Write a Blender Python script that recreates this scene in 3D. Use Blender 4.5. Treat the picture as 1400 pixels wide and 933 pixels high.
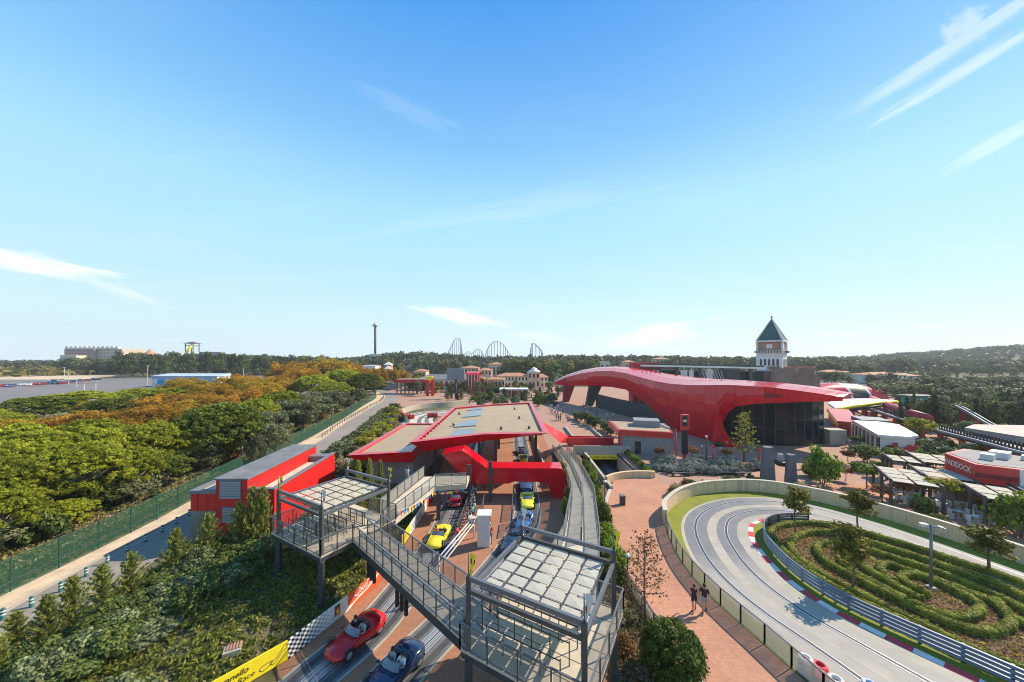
import bpy, bmesh, math, random
import numpy as np
from mathutils import Vector, Matrix, noise as mnoise
for _o in list(bpy.data.objects): bpy.data.objects.remove(_o)
S = bpy.context.scene
COL = S.collection
PI = math.pi
R = math.radians
rng = np.random.default_rng(7)
random.seed(7)

# ------------------------------------------------------------------ camera
H, F, HX, HY = 15.8, 470.0, 700.0, 490.0        # eye height (m), focal length and horizon in photo pixels
cam = bpy.data.cameras.new('camera'); camo = bpy.data.objects.new('camera', cam); COL.objects.link(camo)
camo.location = (0, 0, H); camo.rotation_euler = (PI/2, 0, 0)
cam.sensor_width = 36; cam.lens = 36*F/1400; cam.shift_y = (HY-466.5)/1400
cam.clip_start = .1; cam.clip_end = 9000
S.camera = camo
# ------------------------------------------------------------------ light
SUN_EL, SUN_AZ = R(39), R(24)                    # azimuth counted from +X towards +Y
sdir = Vector((math.cos(SUN_EL)*math.cos(SUN_AZ), math.cos(SUN_EL)*math.sin(SUN_AZ), math.sin(SUN_EL)))
sl = bpy.data.lights.new('sun', 'SUN'); sl.energy = 4.5; sl.angle = R(.53); sl.color = (1, .86, .68)
so = bpy.data.objects.new('sun', sl); COL.objects.link(so)
so.rotation_euler = (-sdir).to_track_quat('-Z', 'Y').to_euler(); so.location = (60, 30, 80)
W = bpy.data.worlds.new('World'); S.world = W; W.use_nodes = True
def node(nt, typ, **kw):
    n = nt.nodes.new(typ)
    for k, v in kw.items():
        if k.startswith('i_'):
            key = k[2:]
            n.inputs[int(key) if key.isdigit() else key.replace('_', ' ')].default_value = v
        else: setattr(n, k, v)
    return n
def build_world():
    nt = W.node_tree; nt.nodes.clear(); L = nt.links.new
    sky = node(nt, 'ShaderNodeTexSky', sky_type='NISHITA', sun_disc=False)
    sky.sun_elevation = SUN_EL; sky.sun_rotation = PI/2-SUN_AZ
    sky.air_density = 1.0; sky.dust_density = .35; sky.ozone_density = 2.2; sky.altitude = 0
    tc = node(nt, 'ShaderNodeTexCoord'); sp = node(nt, 'ShaderNodeSeparateXYZ'); L(tc.outputs['Generated'], sp.inputs[0])
    # clear autumn air: the sky model is blended with a deep-blue-to-pale-cyan gradient by elevation only
    rp_ = node(nt, 'ShaderNodeValToRGB'); cr = rp_.color_ramp; L(sp.outputs[2], rp_.inputs[0])
    stops = [(0.0, (.74, .89, .94)), (.06, (.66, .87, .94)), (.19, (.5, .8, .93)), (.375, (.37, .72, .94)), (.525, (.19, .5, .88)), (.72, (.05, .305, .8)), (1.0, (.04, .25, .68))]
    while len(cr.elements) < len(stops): cr.elements.new(.5)
    for e, (p_, c) in zip(cr.elements, stops): e.position = p_; e.color = (*c, 1)
    sc_ = node(nt, 'ShaderNodeVectorMath', operation='SCALE'); L(rp_.outputs[0], sc_.inputs[0]); sc_.inputs['Scale'].default_value = 6.75
    hs = node(nt, 'ShaderNodeMix', data_type='RGBA', i_0=.92); L(sky.outputs[0], hs.inputs[6]); L(sc_.outputs[0], hs.inputs[7])
    # thin cirrus: noise stretched along one direction on a high flat layer
    mx = node(nt, 'ShaderNodeMath', operation='MAXIMUM', i_1=.03); L(sp.outputs[2], mx.inputs[0])
    ad = node(nt, 'ShaderNodeMath', operation='ADD', i_1=.1); L(mx.outputs[0], ad.inputs[0])
    dx = node(nt, 'ShaderNodeMath', operation='DIVIDE'); L(sp.outputs[0], dx.inputs[0]); L(ad.outputs[0], dx.inputs[1])
    dy = node(nt, 'ShaderNodeMath', operation='DIVIDE'); L(sp.outputs[1], dy.inputs[0]); L(ad.outputs[0], dy.inputs[1])
    cb = node(nt, 'ShaderNodeCombineXYZ'); L(dx.outputs[0], cb.inputs[0]); L(dy.outputs[0], cb.inputs[1])
    mp = node(nt, 'ShaderNodeMapping'); L(cb.outputs[0], mp.inputs[0])
    mp.inputs['Rotation'].default_value = (0, 0, R(38)); mp.inputs['Scale'].default_value = (.42, 1.9, 1)
    mp.inputs['Location'].default_value = (3.1, .7, 0)
    n1 = node(nt, 'ShaderNodeTexNoise', i_Scale=.9, i_Detail=9.0, i_Roughness=.56, i_Distortion=.5); L(mp.outputs[0], n1.inputs['Vector'])
    n2 = node(nt, 'ShaderNodeTexNoise', i_Scale=.33, i_Detail=2.0); L(cb.outputs[0], n2.inputs['Vector'])
    r1 = node(nt, 'ShaderNodeMapRange', i_1=.5, i_2=.85, i_4=.4); L(n1.outputs[0], r1.inputs[0])
    r2 = node(nt, 'ShaderNodeMapRange', i_1=.42, i_2=.72); L(n2.outputs[0], r2.inputs[0])
    m = node(nt, 'ShaderNodeMath', operation='MULTIPLY'); L(r1.outputs[0], m.inputs[0]); L(r2.outputs[0], m.inputs[1])
    # single clouds seen in the photograph: soft elongated patches in the directions where they float
    tot = m
    def patch(px, py, rx, ry, rot, amt):
        nonlocal tot
        v = Vector((px-HX, F, HY-py)).normalized()
        az = math.atan2(v.x, v.y); el = math.asin(v.z)
        rgt = Vector((math.cos(az), -math.sin(az), 0)); up = rgt.cross(v)
        c, s_ = math.cos(R(rot)), math.sin(R(rot))
        e1 = (rgt*c+up*s_)/(rx/F*math.cos(az)*1.1); e2 = (up*c-rgt*s_)/(ry/F*math.cos(az)*1.1)
        d1 = node(nt, 'ShaderNodeVectorMath', operation='DOT_PRODUCT'); L(tc.outputs['Generated'], d1.inputs[0]); d1.inputs[1].default_value = e1
        d2 = node(nt, 'ShaderNodeVectorMath', operation='DOT_PRODUCT'); L(tc.outputs['Generated'], d2.inputs[0]); d2.inputs[1].default_value = e2
        d3 = node(nt, 'ShaderNodeVectorMath', operation='DOT_PRODUCT'); L(tc.outputs['Generated'], d3.inputs[0]); d3.inputs[1].default_value = v
        cc = node(nt, 'ShaderNodeCombineXYZ'); L(d1.outputs['Value'], cc.inputs[0]); L(d2.outputs['Value'], cc.inputs[1])
        nz = node(nt, 'ShaderNodeTexNoise', i_Scale=1.3, i_Detail=7.0, i_Roughness=.6, i_Distortion=.3)
        av = node(nt, 'ShaderNodeVectorMath', operation='ADD'); L(cc.outputs[0], av.inputs[0]); av.inputs[1].default_value = (px*.37, py*.11, 0)
        L(av.outputs[0], nz.inputs['Vector'])
        ln = node(nt, 'ShaderNodeVectorMath', operation='LENGTH'); L(cc.outputs[0], ln.inputs[0])
        a = node(nt, 'ShaderNodeMath', operation='MULTIPLY_ADD', i_1=2.4, i_2=-1.2); L(nz.outputs[0], a.inputs[0])
        b = node(nt, 'ShaderNodeMath', operation='ADD'); L(ln.outputs['Value'], b.inputs[0]); L(a.outputs[0], b.inputs[1])
        rr = node(nt, 'ShaderNodeMapRange', i_1=1.0, i_2=.15, i_3=0.0, i_4=amt); rr.interpolation_type = 'SMOOTHSTEP'; L(b.outputs[0], rr.inputs[0])
        gt = node(nt, 'ShaderNodeMath', operation='GREATER_THAN', i_1=0.0); L(d3.outputs['Value'], gt.inputs[0])
        mm = node(nt, 'ShaderNodeMath', operation='MULTIPLY'); L(rr.outputs[0], mm.inputs[0]); L(gt.outputs[0], mm.inputs[1])
        t = node(nt, 'ShaderNodeMath', operation='MAXIMUM'); L(tot.outputs[0], t.inputs[0]); L(mm.outputs[0], t.inputs[1]); tot = t
    for a in [(40, 362, 105, 17, -6, .85), (165, 399, 60, 9, -18, .35), (632, 435, 60, 14, -9, .9), (740, 462, 55, 9, -6, .45), (895, 458, 76, 17, 12, .8),
              (1345, 38, 150, 13, 15, .34), (1345, 80, 95, 12, 16, .38), (1318, 38, 18, 24, 30, .34), (1370, 190, 70, 11, 24, .32), (700, 285, 210, 22, 9, .12), (560, 150, 60, 14, -12, .08)]:
        patch(*a)
    mc = node(nt, 'ShaderNodeMix', data_type='RGBA'); L(tot.outputs[0], mc.inputs[0]); L(hs.outputs[2], mc.inputs[6])
    mc.inputs[7].default_value = (6.9, 7.0, 7.15, 1)
    bg = node(nt, 'ShaderNodeBackground', i_Strength=.098); L(mc.outputs[2], bg.inputs[0])
    out = node(nt, 'ShaderNodeOutputWorld'); L(bg.outputs[0], out.inputs[0])
build_world()
S.view_settings.view_transform = 'Standard'; S.view_settings.look = 'None'
S.view_settings.exposure = .8; S.view_settings.gamma = 1.0
S.render.engine = 'CYCLES'
S.cycles.use_denoising = True; S.cycles.max_bounces = 8; S.cycles.transparent_max_bounces = 24
S.cycles.sample_clamp_indirect = 6; S.cycles.pixel_filter_type = 'BLACKMAN_HARRIS'; S.cycles.filter_width = 1.0

# ------------------------------------------------------------------ pixel to place
def g(x, y, z=0.0):
    s = (H-z)/(y-HY); return ((x-HX)*s, F*s)
def g3(x, y, z=0.0):
    p = g(x, y, z); return (p[0], p[1], z)
def at(x, y, Y): return ((x-HX)*Y/F, Y, H-(y-HY)*Y/F)

# ------------------------------------------------------------------ materials
MATS = {}
def mat(name, col, rough=.75, var=.12, scale=3.0, bump=0.0, metal=0.0, spec=.4, coat=0.0, col2=None, detail=6.0, bscale=None, tex=None):
    m = bpy.data.materials.new(name); m.use_nodes = True; nt = m.node_tree; L = nt.links.new
    p = nt.nodes['Principled BSDF']
    p.inputs['Roughness'].default_value = rough; p.inputs['Metallic'].default_value = metal
    p.inputs['Specular IOR Level'].default_value = spec; p.inputs['Coat Weight'].default_value = coat
    p.inputs['Coat Roughness'].default_value = .06
    tc = node(nt, 'ShaderNodeTexCoord')
    n = node(nt, 'ShaderNodeTexNoise', i_Scale=scale, i_Detail=detail, i_Roughness=.62); L(tc.outputs['Object'], n.inputs['Vector'])
    mx = node(nt, 'ShaderNodeMix', data_type='RGBA')
    a = [c*(1-var) for c in col]; b = list(col2) if col2 else [min(1, c*(1+var)) for c in col]
    mx.inputs[6].default_value = (*a, 1); mx.inputs[7].default_value = (*b, 1)
    mr = node(nt, 'ShaderNodeMapRange', i_1=.3, i_2=.7); L(n.outputs[0], mr.inputs[0]); L(mr.outputs[0], mx.inputs[0])
    # broad stains
    n2 = node(nt, 'ShaderNodeTexNoise', i_Scale=scale*.13, i_Detail=4.0); L(tc.outputs['Object'], n2.inputs['Vector'])
    mr2 = node(nt, 'ShaderNodeMapRange', i_1=.3, i_2=.7, i_3=1-var*.8, i_4=1+var*.5); L(n2.outputs[0], mr2.inputs[0])
    vm = node(nt, 'ShaderNodeVectorMath', operation='SCALE'); L(mx.outputs[2], vm.inputs[0]); L(mr2.outputs[0], vm.inputs['Scale'])
    L(vm.outputs[0], p.inputs['Base Color'])
    if bump:
        nb = node(nt, 'ShaderNodeTexNoise', i_Scale=bscale or scale*4, i_Detail=4.0); L(tc.outputs['Object'], nb.inputs['Vector'])
        bp = node(nt, 'ShaderNodeBump', i_Strength=bump, i_Distance=.05); L(nb.outputs[0], bp.inputs['Height']); L(bp.outputs[0], p.inputs['Normal'])
    MATS[name] = m; return m
def brickmat(name, c1, c2, mortar, bw, bh, var=.25, rough=.85, rot=0.0):
    m = bpy.data.materials.new(name); m.use_nodes = True; nt = m.node_tree; L = nt.links.new
    p = nt.nodes['Principled BSDF']; p.inputs['Roughness'].default_value = rough; p.inputs['Specular IOR Level'].default_value = .25
    tc = node(nt, 'ShaderNodeTexCoord'); mp = node(nt, 'ShaderNodeMapping'); L(tc.outputs['Object'], mp.inputs[0]); mp.inputs['Rotation'].default_value = (0, 0, rot)
    b = node(nt, 'ShaderNodeTexBrick', i_Scale=1.0); L(mp.outputs[0], b.inputs['Vector'])
    b.inputs['Color1'].default_value = (*c1, 1); b.inputs['Color2'].default_value = (*c2, 1); b.inputs['Mortar'].default_value = (*mortar, 1)
    b.inputs['Mortar Size'].default_value = .012; b.inputs['Brick Width'].default_value = bw; b.inputs['Row Height'].default_value = bh
    n = node(nt, 'ShaderNodeTexNoise', i_Scale=.35, i_Detail=7.0, i_Roughness=.65); L(tc.outputs['Object'], n.inputs['Vector'])
    mr = node(nt, 'ShaderNodeMapRange', i_1=.25, i_2=.75, i_3=1-var, i_4=1+var*.6); L(n.outputs[0], mr.inputs[0])
    n3 = node(nt, 'ShaderNodeTexNoise', i_Scale=4.0, i_Detail=5.0); L(tc.outputs['Object'], n3.inputs['Vector'])
    mr3 = node(nt, 'ShaderNodeMapRange', i_1=.3, i_2=.7, i_3=.88, i_4=1.1); L(n3.outputs[0], mr3.inputs[0])
    mm = node(nt, 'ShaderNodeMath', operation='MULTIPLY'); L(mr.outputs[0], mm.inputs[0]); L(mr3.outputs[0], mm.inputs[1])
    vm = node(nt, 'ShaderNodeVectorMath', operation='SCALE'); L(b.outputs[0], vm.inputs[0]); L(mm.outputs[0], vm.inputs['Scale'])
    L(vm.outputs[0], p.inputs['Base Color']); MATS[name] = m; return m
def leafmat(name, c1, c2, trans=.3, rnd=.25, rough=.6):
    m = bpy.data.materials.new(name); m.use_nodes = True; nt = m.node_tree; L = nt.links.new; nt.nodes.clear()
    at_ = node(nt, 'ShaderNodeAttribute', attribute_name='tint')
    mx = node(nt, 'ShaderNodeMix', data_type='RGBA'); L(at_.outputs['Fac'], mx.inputs[0])
    mx.inputs[6].default_value = (*c1, 1); mx.inputs[7].default_value = (*c2, 1)
    oi = node(nt, 'ShaderNodeObjectInfo'); mr = node(nt, 'ShaderNodeMapRange', i_3=1-rnd, i_4=1+rnd); L(oi.outputs['Random'], mr.inputs[0])
    vm = node(nt, 'ShaderNodeVectorMath', operation='SCALE'); L(mx.outputs[2], vm.inputs[0]); L(mr.outputs[0], vm.inputs['Scale'])
    d = node(nt, 'ShaderNodeBsdfPrincipled', i_Roughness=rough); d.inputs['Specular IOR Level'].default_value = .25; L(vm.outputs[0], d.inputs['Base Color'])
    t = node(nt, 'ShaderNodeBsdfTranslucent'); L(vm.outputs[0], t.inputs['Color'])
    ms = node(nt, 'ShaderNodeMixShader', i_0=trans); L(d.outputs[0], ms.inputs[1]); L(t.outputs[0], ms.inputs[2])
    o = node(nt, 'ShaderNodeOutputMaterial'); L(ms.outputs[0], o.inputs[0]); MATS[name] = m; return m
def meshmat(name, col, alpha, rough=.5, metal=.3, cell=.0):
    m = bpy.data.materials.new(name); m.use_nodes = True; nt = m.node_tree; L = nt.links.new
    p = nt.nodes['Principled BSDF']; p.inputs['Base Color'].default_value = (*col, 1); p.inputs['Roughness'].default_value = rough; p.inputs['Metallic'].default_value = metal
    t = node(nt, 'ShaderNodeBsdfTransparent'); ms = node(nt, 'ShaderNodeMixShader')
    tc = node(nt, 'ShaderNodeTexCoord'); n = node(nt, 'ShaderNodeTexNoise', i_Scale=2.5, i_Detail=5.0); L(tc.outputs['Object'], n.inputs['Vector'])
    mr = node(nt, 'ShaderNodeMapRange', i_1=.3, i_2=.7, i_3=alpha-.07, i_4=alpha+.07); L(n.outputs[0], mr.inputs[0])
    L(mr.outputs[0], ms.inputs[0]); L(t.outputs[0], ms.inputs[1]); L(p.outputs[0], ms.inputs[2])
    L(ms.outputs[0], nt.nodes['Material Output'].inputs[0]); MATS[name] = m; return m
def glassmat(name, col, rough=.05, spec=.8):
    return mat(name, col, rough=rough, var=.25, scale=.6, spec=spec)

# real-world base colours
mat('asphalt', (.12, .125, .135), .9, .16, 2.2, .15, col2=(.16, .16, .17)); mat('asphalt_dark', (.06, .063, .07), .85, .25, 1.6, .1)
mat('asphalt_road', (.25, .22, .185), .9, .14, .9, .12)
mat('asphalt_far', (.17, .155, .15), .9, .1, .08)
mat('concrete', (.38, .345, .285), .85, .16, .8, .1); mat('concrete_wall', (.4, .355, .28), .85, .13, 2.0, .1)
mat('concrete_pale', (.48, .43, .34), .85, .09, 1.2); mat('concrete_deck', (.5, .435, .33), .9, .14, 1.5, .08)
mat('slot', (.035, .03, .04), .6, .2); mat('steel_rail', (.62, .62, .63), .35, .12, 8, metal=.6)
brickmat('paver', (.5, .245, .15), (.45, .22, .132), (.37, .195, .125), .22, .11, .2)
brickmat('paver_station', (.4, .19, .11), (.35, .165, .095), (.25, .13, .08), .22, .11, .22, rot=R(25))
brickmat('paver_far', (.4, .235, .165), (.36, .215, .15), (.33, .2, .145), .6, .3, .15)
brickmat('block_wall', (.66, .49, .3), (.6, .45, .27), (.48, .36, .22), .4, .2, .12)
mat('red_paint', (.52, .018, .022), .38, .1, 1.2, coat=.25, spec=.5)
mat('red_clad', (.6, .002, .014), .2, .12, .5, coat=.25, spec=.4); mat('red_clad_light', (.6, .004, .018), .2, .12, .5, coat=.4, spec=.4)
mat('red_roofedge', (.5, .02, .035), .33, .08, 1.5, coat=.3)
mat('red_house', (.55, .012, .01), .55, .08, 1.0); mat('red_dull', (.42, .03, .04), .5, .14, 2)
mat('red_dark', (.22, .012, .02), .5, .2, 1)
mat('yellow', (.85, .66, .02), .5, .06, 4); mat('white', (.64, .635, .61), .5, .06, 3); mat('white_dirty', (.66, .64, .6), .7, .14, 1.5)
mat('black', (.018, .018, .02), .45, .3, 4); mat('charcoal', (.048, .05, .057), .55, .2, 2.5)
mat('post_grey', (.085, .085, .09), .45, .15, 5, metal=.3, spec=.5); mat('beam_grey', (.17, .18, .195), .4, .12, 5, metal=.4)
mat('roof_grey', (.16, .16, .165), .75, .2, .7, col2=(.21, .21, .215)); mat('coping', (.16, .165, .185), .6, .12, 3)
mat('roof_sand', (.34, .265, .175), .9, .08, .5, .05); mat('gravel', (.62, .5, .38), .95, .3, 14, .5)
mat('kiosk_grey', (.225, .225, .245), .6, .1, 1.2); mat('skylight', (.16, .18, .2), .22, .15, 1.5, spec=.7)
def sheetmat(name, col, tr):
    m = mat(name, col, .75, .07, 2.5); nt = m.node_tree; p = nt.nodes['Principled BSDF']; t = node(nt, 'ShaderNodeBsdfTranslucent'); t.inputs[0].default_value = (*col, 1); ms = node(nt, 'ShaderNodeMixShader', i_0=tr)
    nt.links.new(p.outputs[0], ms.inputs[1]); nt.links.new(t.outputs[0], ms.inputs[2]); nt.links.new(ms.outputs[0], nt.nodes['Material Output'].inputs[0])
sheetmat('canopy_panel', (.6, .58, .5), .4); sheetmat('canopy_panel_warm', (.68, .62, .49), .4)
mat('orange_red', (.78, .1, .03), .5, .08, 3); mat('teal', (.015, .12, .11), .5, .12, 3); mat('blue_flag', (.03, .28, .55), .6, .1, 3)
mat('base_concrete', (.2, .18, .155), .85, .2, 1.2); mat('louvre', (.26, .27, .29), .5, .08, 4); mat('stone_dark', (.12, .125, .145), .7, .3, 1.5, .3)
mat('soil', (.12, .065, .035), .95, .4, 1.3, .4, col2=(.2, .12, .06)); mat('dirt', (.55, .42, .28), .95, .22, .8, .3)
mat('lawn', (.19, .205, .018), .9, .25, 6, .4); mat('grass_base', (.075, .095, .03), .95, .45, .7, .4, col2=(.17, .14, .07))
mat('dry_grass', (.28, .22, .1), .95, .35, .5, .3, col2=(.16, .17, .05)); mat('far_ground', (.06, .072, .03), .95, .4, .012, col2=(.11, .1, .05))
mat('bark', (.16, .12, .09), .9, .3, 6, .4); mat('bark_pale', (.32, .26, .2), .9, .3, 6, .4)
mat('stucco_peach', (.62, .42, .3), .85, .12, .5); mat('stucco_cream', (.68, .57, .42), .85, .12, .5); mat('stucco_white', (.74, .7, .64), .85, .1, .5)
mat('terracotta', (.45, .22, .13), .85, .2, 1.0); mat('brick_far', (.4, .22, .16), .85, .15, .3); mat('copper_green', (.06, .115, .1), .7, .15, 1.0)
mat('window_dark', (.03, .032, .038), .15, .3, .5, spec=.6); mat('rock_wall', (.42, .31, .26), .95, .35, .45, .6, col2=(.24, .15, .12))
mat('guard_blue', (.2, .21, .235), .35, .1, 2.0, metal=.55); mat('kerb_red', (.55, .05, .07), .7, .15, 4); mat('kerb_white', (.66, .63, .57), .7, .12, 4); mat('kerb_blue', (.42, .5, .62), .7, .1, 4)
mat('skin', (.5, .3, .21), .6, .08, 9); mat('hair', (.035, .022, .015), .6, .2, 9); mat('cloth_black', (.025, .025, .03), .8, .2, 9)
mat('cloth_white', (.7, .7, .7), .8, .08, 9); mat('cloth_lilac', (.55, .5, .62), .8, .08, 9); mat('cloth_red', (.6, .03, .04), .8, .1, 9); mat('cloth_blue', (.1, .15, .3), .8, .1, 9); mat('cloth_grey', (.32, .33, .35), .8, .1, 9); mat('cloth_teal', (.06, .4, .36), .8, .1, 9); mat('cloth_orange', (.8, .2, .04), .8, .1, 9)
mat('car_red', (.5, .002, .006), .25, .04, 3, coat=.5, spec=.4); mat('car_navy', (.012, .028, .08), .2, .05, 3, coat=1.0); mat('car_yellow', (.8, .66, .02), .25, .04, 3, coat=1.0); mat('car_lime', (.72, .72, .04), .25, .04, 3, coat=1.0); mat('car_darkred', (.25, .01, .02), .25, .05, 3, coat=1.0)
mat('car_white', (.72, .72, .74), .25, .04, 3, coat=.8); mat('car_silver', (.42, .44, .47), .25, .05, 3, metal=.5, coat=.8); mat('car_blue', (.05, .12, .3), .25, .05, 3, coat=.8); mat('car_black', (.02, .02, .025), .22, .05, 3, coat=.8)
mat('tyre', (.02, .02, .022), .85, .2, 9); mat('rim', (.5, .5, .52), .3, .1, 9, metal=.7); mat('windscreen', (.13, .16, .2), .06, .15, 2, spec=.9)
mat('glass_dark', (.008, .014, .02), .12, .6, .18, spec=.22, bump=.04, bscale=.5); mat('mullion', (.06, .07, .075), .5, .1)
mat('pergola', (.4, .37, .3), .8, .1, 1.5); mat('timber_dark', (.11, .09, .08), .8, .2, 4); mat('coaster_black', (.05, .05, .06), .5, .2, 2); mat('coaster_grey', (.36, .36, .4), .5, .15, 2); mat('coaster_blue', (.28, .34, .5), .5, .1, .5)
mat('pink_roof', (.38, .3, .27), .7, .16, .25); mat('tower_white', (.72, .7, .7), .8, .1, .5)
meshmat('rail_mesh', (.22, .215, .2), .45); meshmat('rail_mesh_solid', (.4, .39, .36), .62, .6, .2); meshmat('path_mesh', (.72, .65, .52), .76, .6, 0.0); meshmat('fence_green', (.004, .06, .034), .62, .7, 0.0); mat('fence_post', (.006, .07, .045), .6, .1)
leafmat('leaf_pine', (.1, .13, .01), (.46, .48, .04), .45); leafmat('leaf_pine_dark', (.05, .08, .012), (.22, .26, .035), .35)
leafmat('leaf_autumn', (.24, .12, .012), (.66, .38, .035), .42, .2); leafmat('leaf_gold', (.24, .16, .012), (.66, .46, .035), .42, .2); leafmat('leaf_olive', (.08, .09, .04), (.25, .26, .13), .28)
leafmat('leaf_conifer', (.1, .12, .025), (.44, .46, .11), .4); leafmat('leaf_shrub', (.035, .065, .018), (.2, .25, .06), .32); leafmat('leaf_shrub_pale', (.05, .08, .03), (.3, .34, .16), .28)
leafmat('leaf_far', (.04, .06, .02), (.165, .19, .06), .3, .4); leafmat('leaf_far_warm', (.1, .085, .018), (.34, .28, .05), .3, .35)
leafmat('leaf_hedge', (.13, .145, .015), (.46, .46, .055), .28, .1); leafmat('leaf_bright', (.07, .13, .012), (.25, .34, .04), .3); leafmat('leaf_brown', (.16, .07, .03), (.34, .17, .07), .3)
leafmat('leaf_yellowgreen', (.16, .18, .012), (.46, .44, .04), .35); leafmat('leaf_grass', (.07, .1, .012), (.32, .33, .06), .4, 0.0); leafmat('leaf_lawn', (.1, .14, .01), (.26, .3, .03), .3, 0.0)
leafmat('leaf_lavender', (.11, .13, .09), (.42, .43, .38), .2); leafmat('leaf_round', (.03, .055, .008), (.14, .19, .025), .2); leafmat('leaf_loop', (.07, .075, .012), (.3, .25, .035), .3); leafmat('leaf_dry', (.2, .15, .07), (.42, .33, .16), .3)

# ------------------------------------------------------------------ mesh builder
class MB:
    def __init__(s): s.v = []; s.f = []; s.m = []; s.sm = []
    def add(s, vs, fs, mi=0, smooth=False):
        o = len(s.v); s.v += [tuple(v) for v in vs]
        for f in fs: s.f.append(tuple(i+o for i in f)); s.m.append(mi); s.sm.append(smooth)
        return s
    def box(s, c, d, rz=0.0, mi=0, taper=1.0):
        x, y, z = d[0]/2, d[1]/2, d[2]/2; cs, sn = math.cos(rz), math.sin(rz); vs = []
        for sz in (-1, 1):
            t = taper if sz > 0 else 1
            for sx, sy in ((-1, -1), (1, -1), (1, 1), (-1, 1)):
                px, py = sx*x*t, sy*y*t; vs.append((c[0]+px*cs-py*sn, c[1]+px*sn+py*cs, c[2]+sz*z))
        return s.add(vs, [(3, 2, 1, 0), (4, 5, 6, 7), (0, 1, 5, 4), (1, 2, 6, 5), (2, 3, 7, 6), (3, 0, 4, 7)], mi)
    def bx(s, x0, x1, y0, y1, z0, z1, mi=0): return s.box(((x0+x1)/2, (y0+y1)/2, (z0+z1)/2), (abs(x1-x0), abs(y1-y0), abs(z1-z0)), 0, mi)
    def bar(s, p, q, w, h, mi=0):                    # rectangular bar from p to q, h upright
        p = Vector(p); q = Vector(q); d = (q-p); 
        if d.length < 1e-6: return s
        d.normalize(); up = Vector((0, 0, 1)) if abs(d.z) < .98 else Vector((1, 0, 0))
        r = d.cross(up).normalized()*(w/2); u = r.cross(d).normalized()*(h/2)
        vs = [p-r-u, p+r-u, p+r+u, p-r+u, q-r-u, q+r-u, q+r+u, q-r+u]
        return s.add(vs, [(0, 1, 2, 3), (7, 6, 5, 4), (0, 4, 5, 1), (1, 5, 6, 2), (2, 6, 7, 3), (3, 7, 4, 0)], mi)
    def tube(s, pts, r, n=6, mi=0, cap=True):
        pts = [Vector(p) for p in pts]; rs = r if hasattr(r, '__len__') else [r]*len(pts); rings = []
        for i, p in enumerate(pts):
            d = (pts[min(i+1, len(pts)-1)]-pts[max(i-1, 0)]).normalized(); up = Vector((0, 0, 1)) if abs(d.z) < .95 else Vector((1, 0, 0))
            a = d.cross(up).normalized(); b = a.cross(d)
            rings.append([p+(a*math.cos(2*PI*k/n)+b*math.sin(2*PI*k/n))*rs[i] for k in range(n)])
        vs = [v for rg in rings for v in rg]; fs = []
        for i in range(len(pts)-1):
            for k in range(n): fs.append((i*n+k, i*n+(k+1) % n, (i+1)*n+(k+1) % n, (i+1)*n+k))
        if cap: fs += [tuple(range(n-1, -1, -1)), tuple(range((len(pts)-1)*n, len(pts)*n))]
        return s.add(vs, fs, mi, n > 5)
    def prism(s, poly, z0, z1, mi=0):                # poly: list of (x,y) ccw; z0/z1 number or list
        n = len(poly); a = z0 if hasattr(z0, '__len__') else [z0]*n; b = z1 if hasattr(z1, '__len__') else [z1]*n
        vs = [(p[0], p[1], a[i]) for i, p in enumerate(poly)]+[(p[0], p[1], b[i]) for i, p in enumerate(poly)]
        return s.add(vs, [tuple(range(n-1, -1, -1)), tuple(range(n, 2*n))]+[(i, (i+1) % n, n+(i+1) % n, n+i) for i in range(n)], mi)
    def lathe(s, c, prof, n=10, mi=0, sm=True):      # prof: (r,z) from bottom to top
        vs = []
        for r, z in prof:
            for k in range(n): vs.append((c[0]+r*math.cos(2*PI*k/n), c[1]+r*math.sin(2*PI*k/n), c[2]+z))
        fs = []
        for i in range(len(prof)-1):
            for k in range(n): fs.append((i*n+k, i*n+(k+1) % n, (i+1)*n+(k+1) % n, (i+1)*n+k))
        fs += [tuple(range(n-1, -1, -1)), tuple(range((len(prof)-1)*n, len(prof)*n))]
        return s.add(vs, fs, mi, sm)
    def sheet(s, A, B, mi=0, sm=True):               # strip between two polylines
        n = len(A); return s.add(list(A)+list(B), [(i, i+1, n+i+1, n+i) for i in range(n-1)], mi, sm)
    def grid(s, rows, mi=0, sm=True):
        n = len(rows[0]); vs = [v for r in rows for v in r]
        return s.add(vs, [(i*n+k, i*n+k+1, (i+1)*n+k+1, (i+1)*n+k) for i in range(len(rows)-1) for k in range(n-1)], mi, sm)
    def mesh(s, name, mats, off=(0, 0, 0)):
        me = bpy.data.meshes.new(name)
        me.from_pydata([(v[0]-off[0], v[1]-off[1], v[2]-off[2]) for v in s.v], [], s.f)
        for m in (mats if isinstance(mats, (list, tuple)) else [mats]): me.materials.append(MATS[m])
        me.polygons.foreach_set('material_index', s.m); me.polygons.foreach_set('use_smooth', s.sm); me.update()
        return me
def top_of(o):
    while o.parent: o = o.parent
    return o
def tag(o, label=None, cat=None, group=None, kind=None):
    if label: o['label'] = label
    if cat: o['category'] = cat
    if group: o['group'] = group
    if kind: o['kind'] = kind
    return o
def link(name, me, parent=None, loc=(0, 0, 0)):
    o = bpy.data.objects.new(name, me); COL.objects.link(o); o.location = loc
    if parent: o.parent = parent
    return o
def thing(name, label, cat, loc=(0, 0, 0), group=None, rz=0.0):
    o = link(name, None, None, loc); o.rotation_euler = (0, 0, rz); o.empty_display_size = .2
    return tag(o, label, cat, group)
def part(mb, name, m, root):                          # mesh given in world coordinates (root only moved, not turned)
    return link(name, mb.mesh(name, m, top_of(root).location), root)
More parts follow.
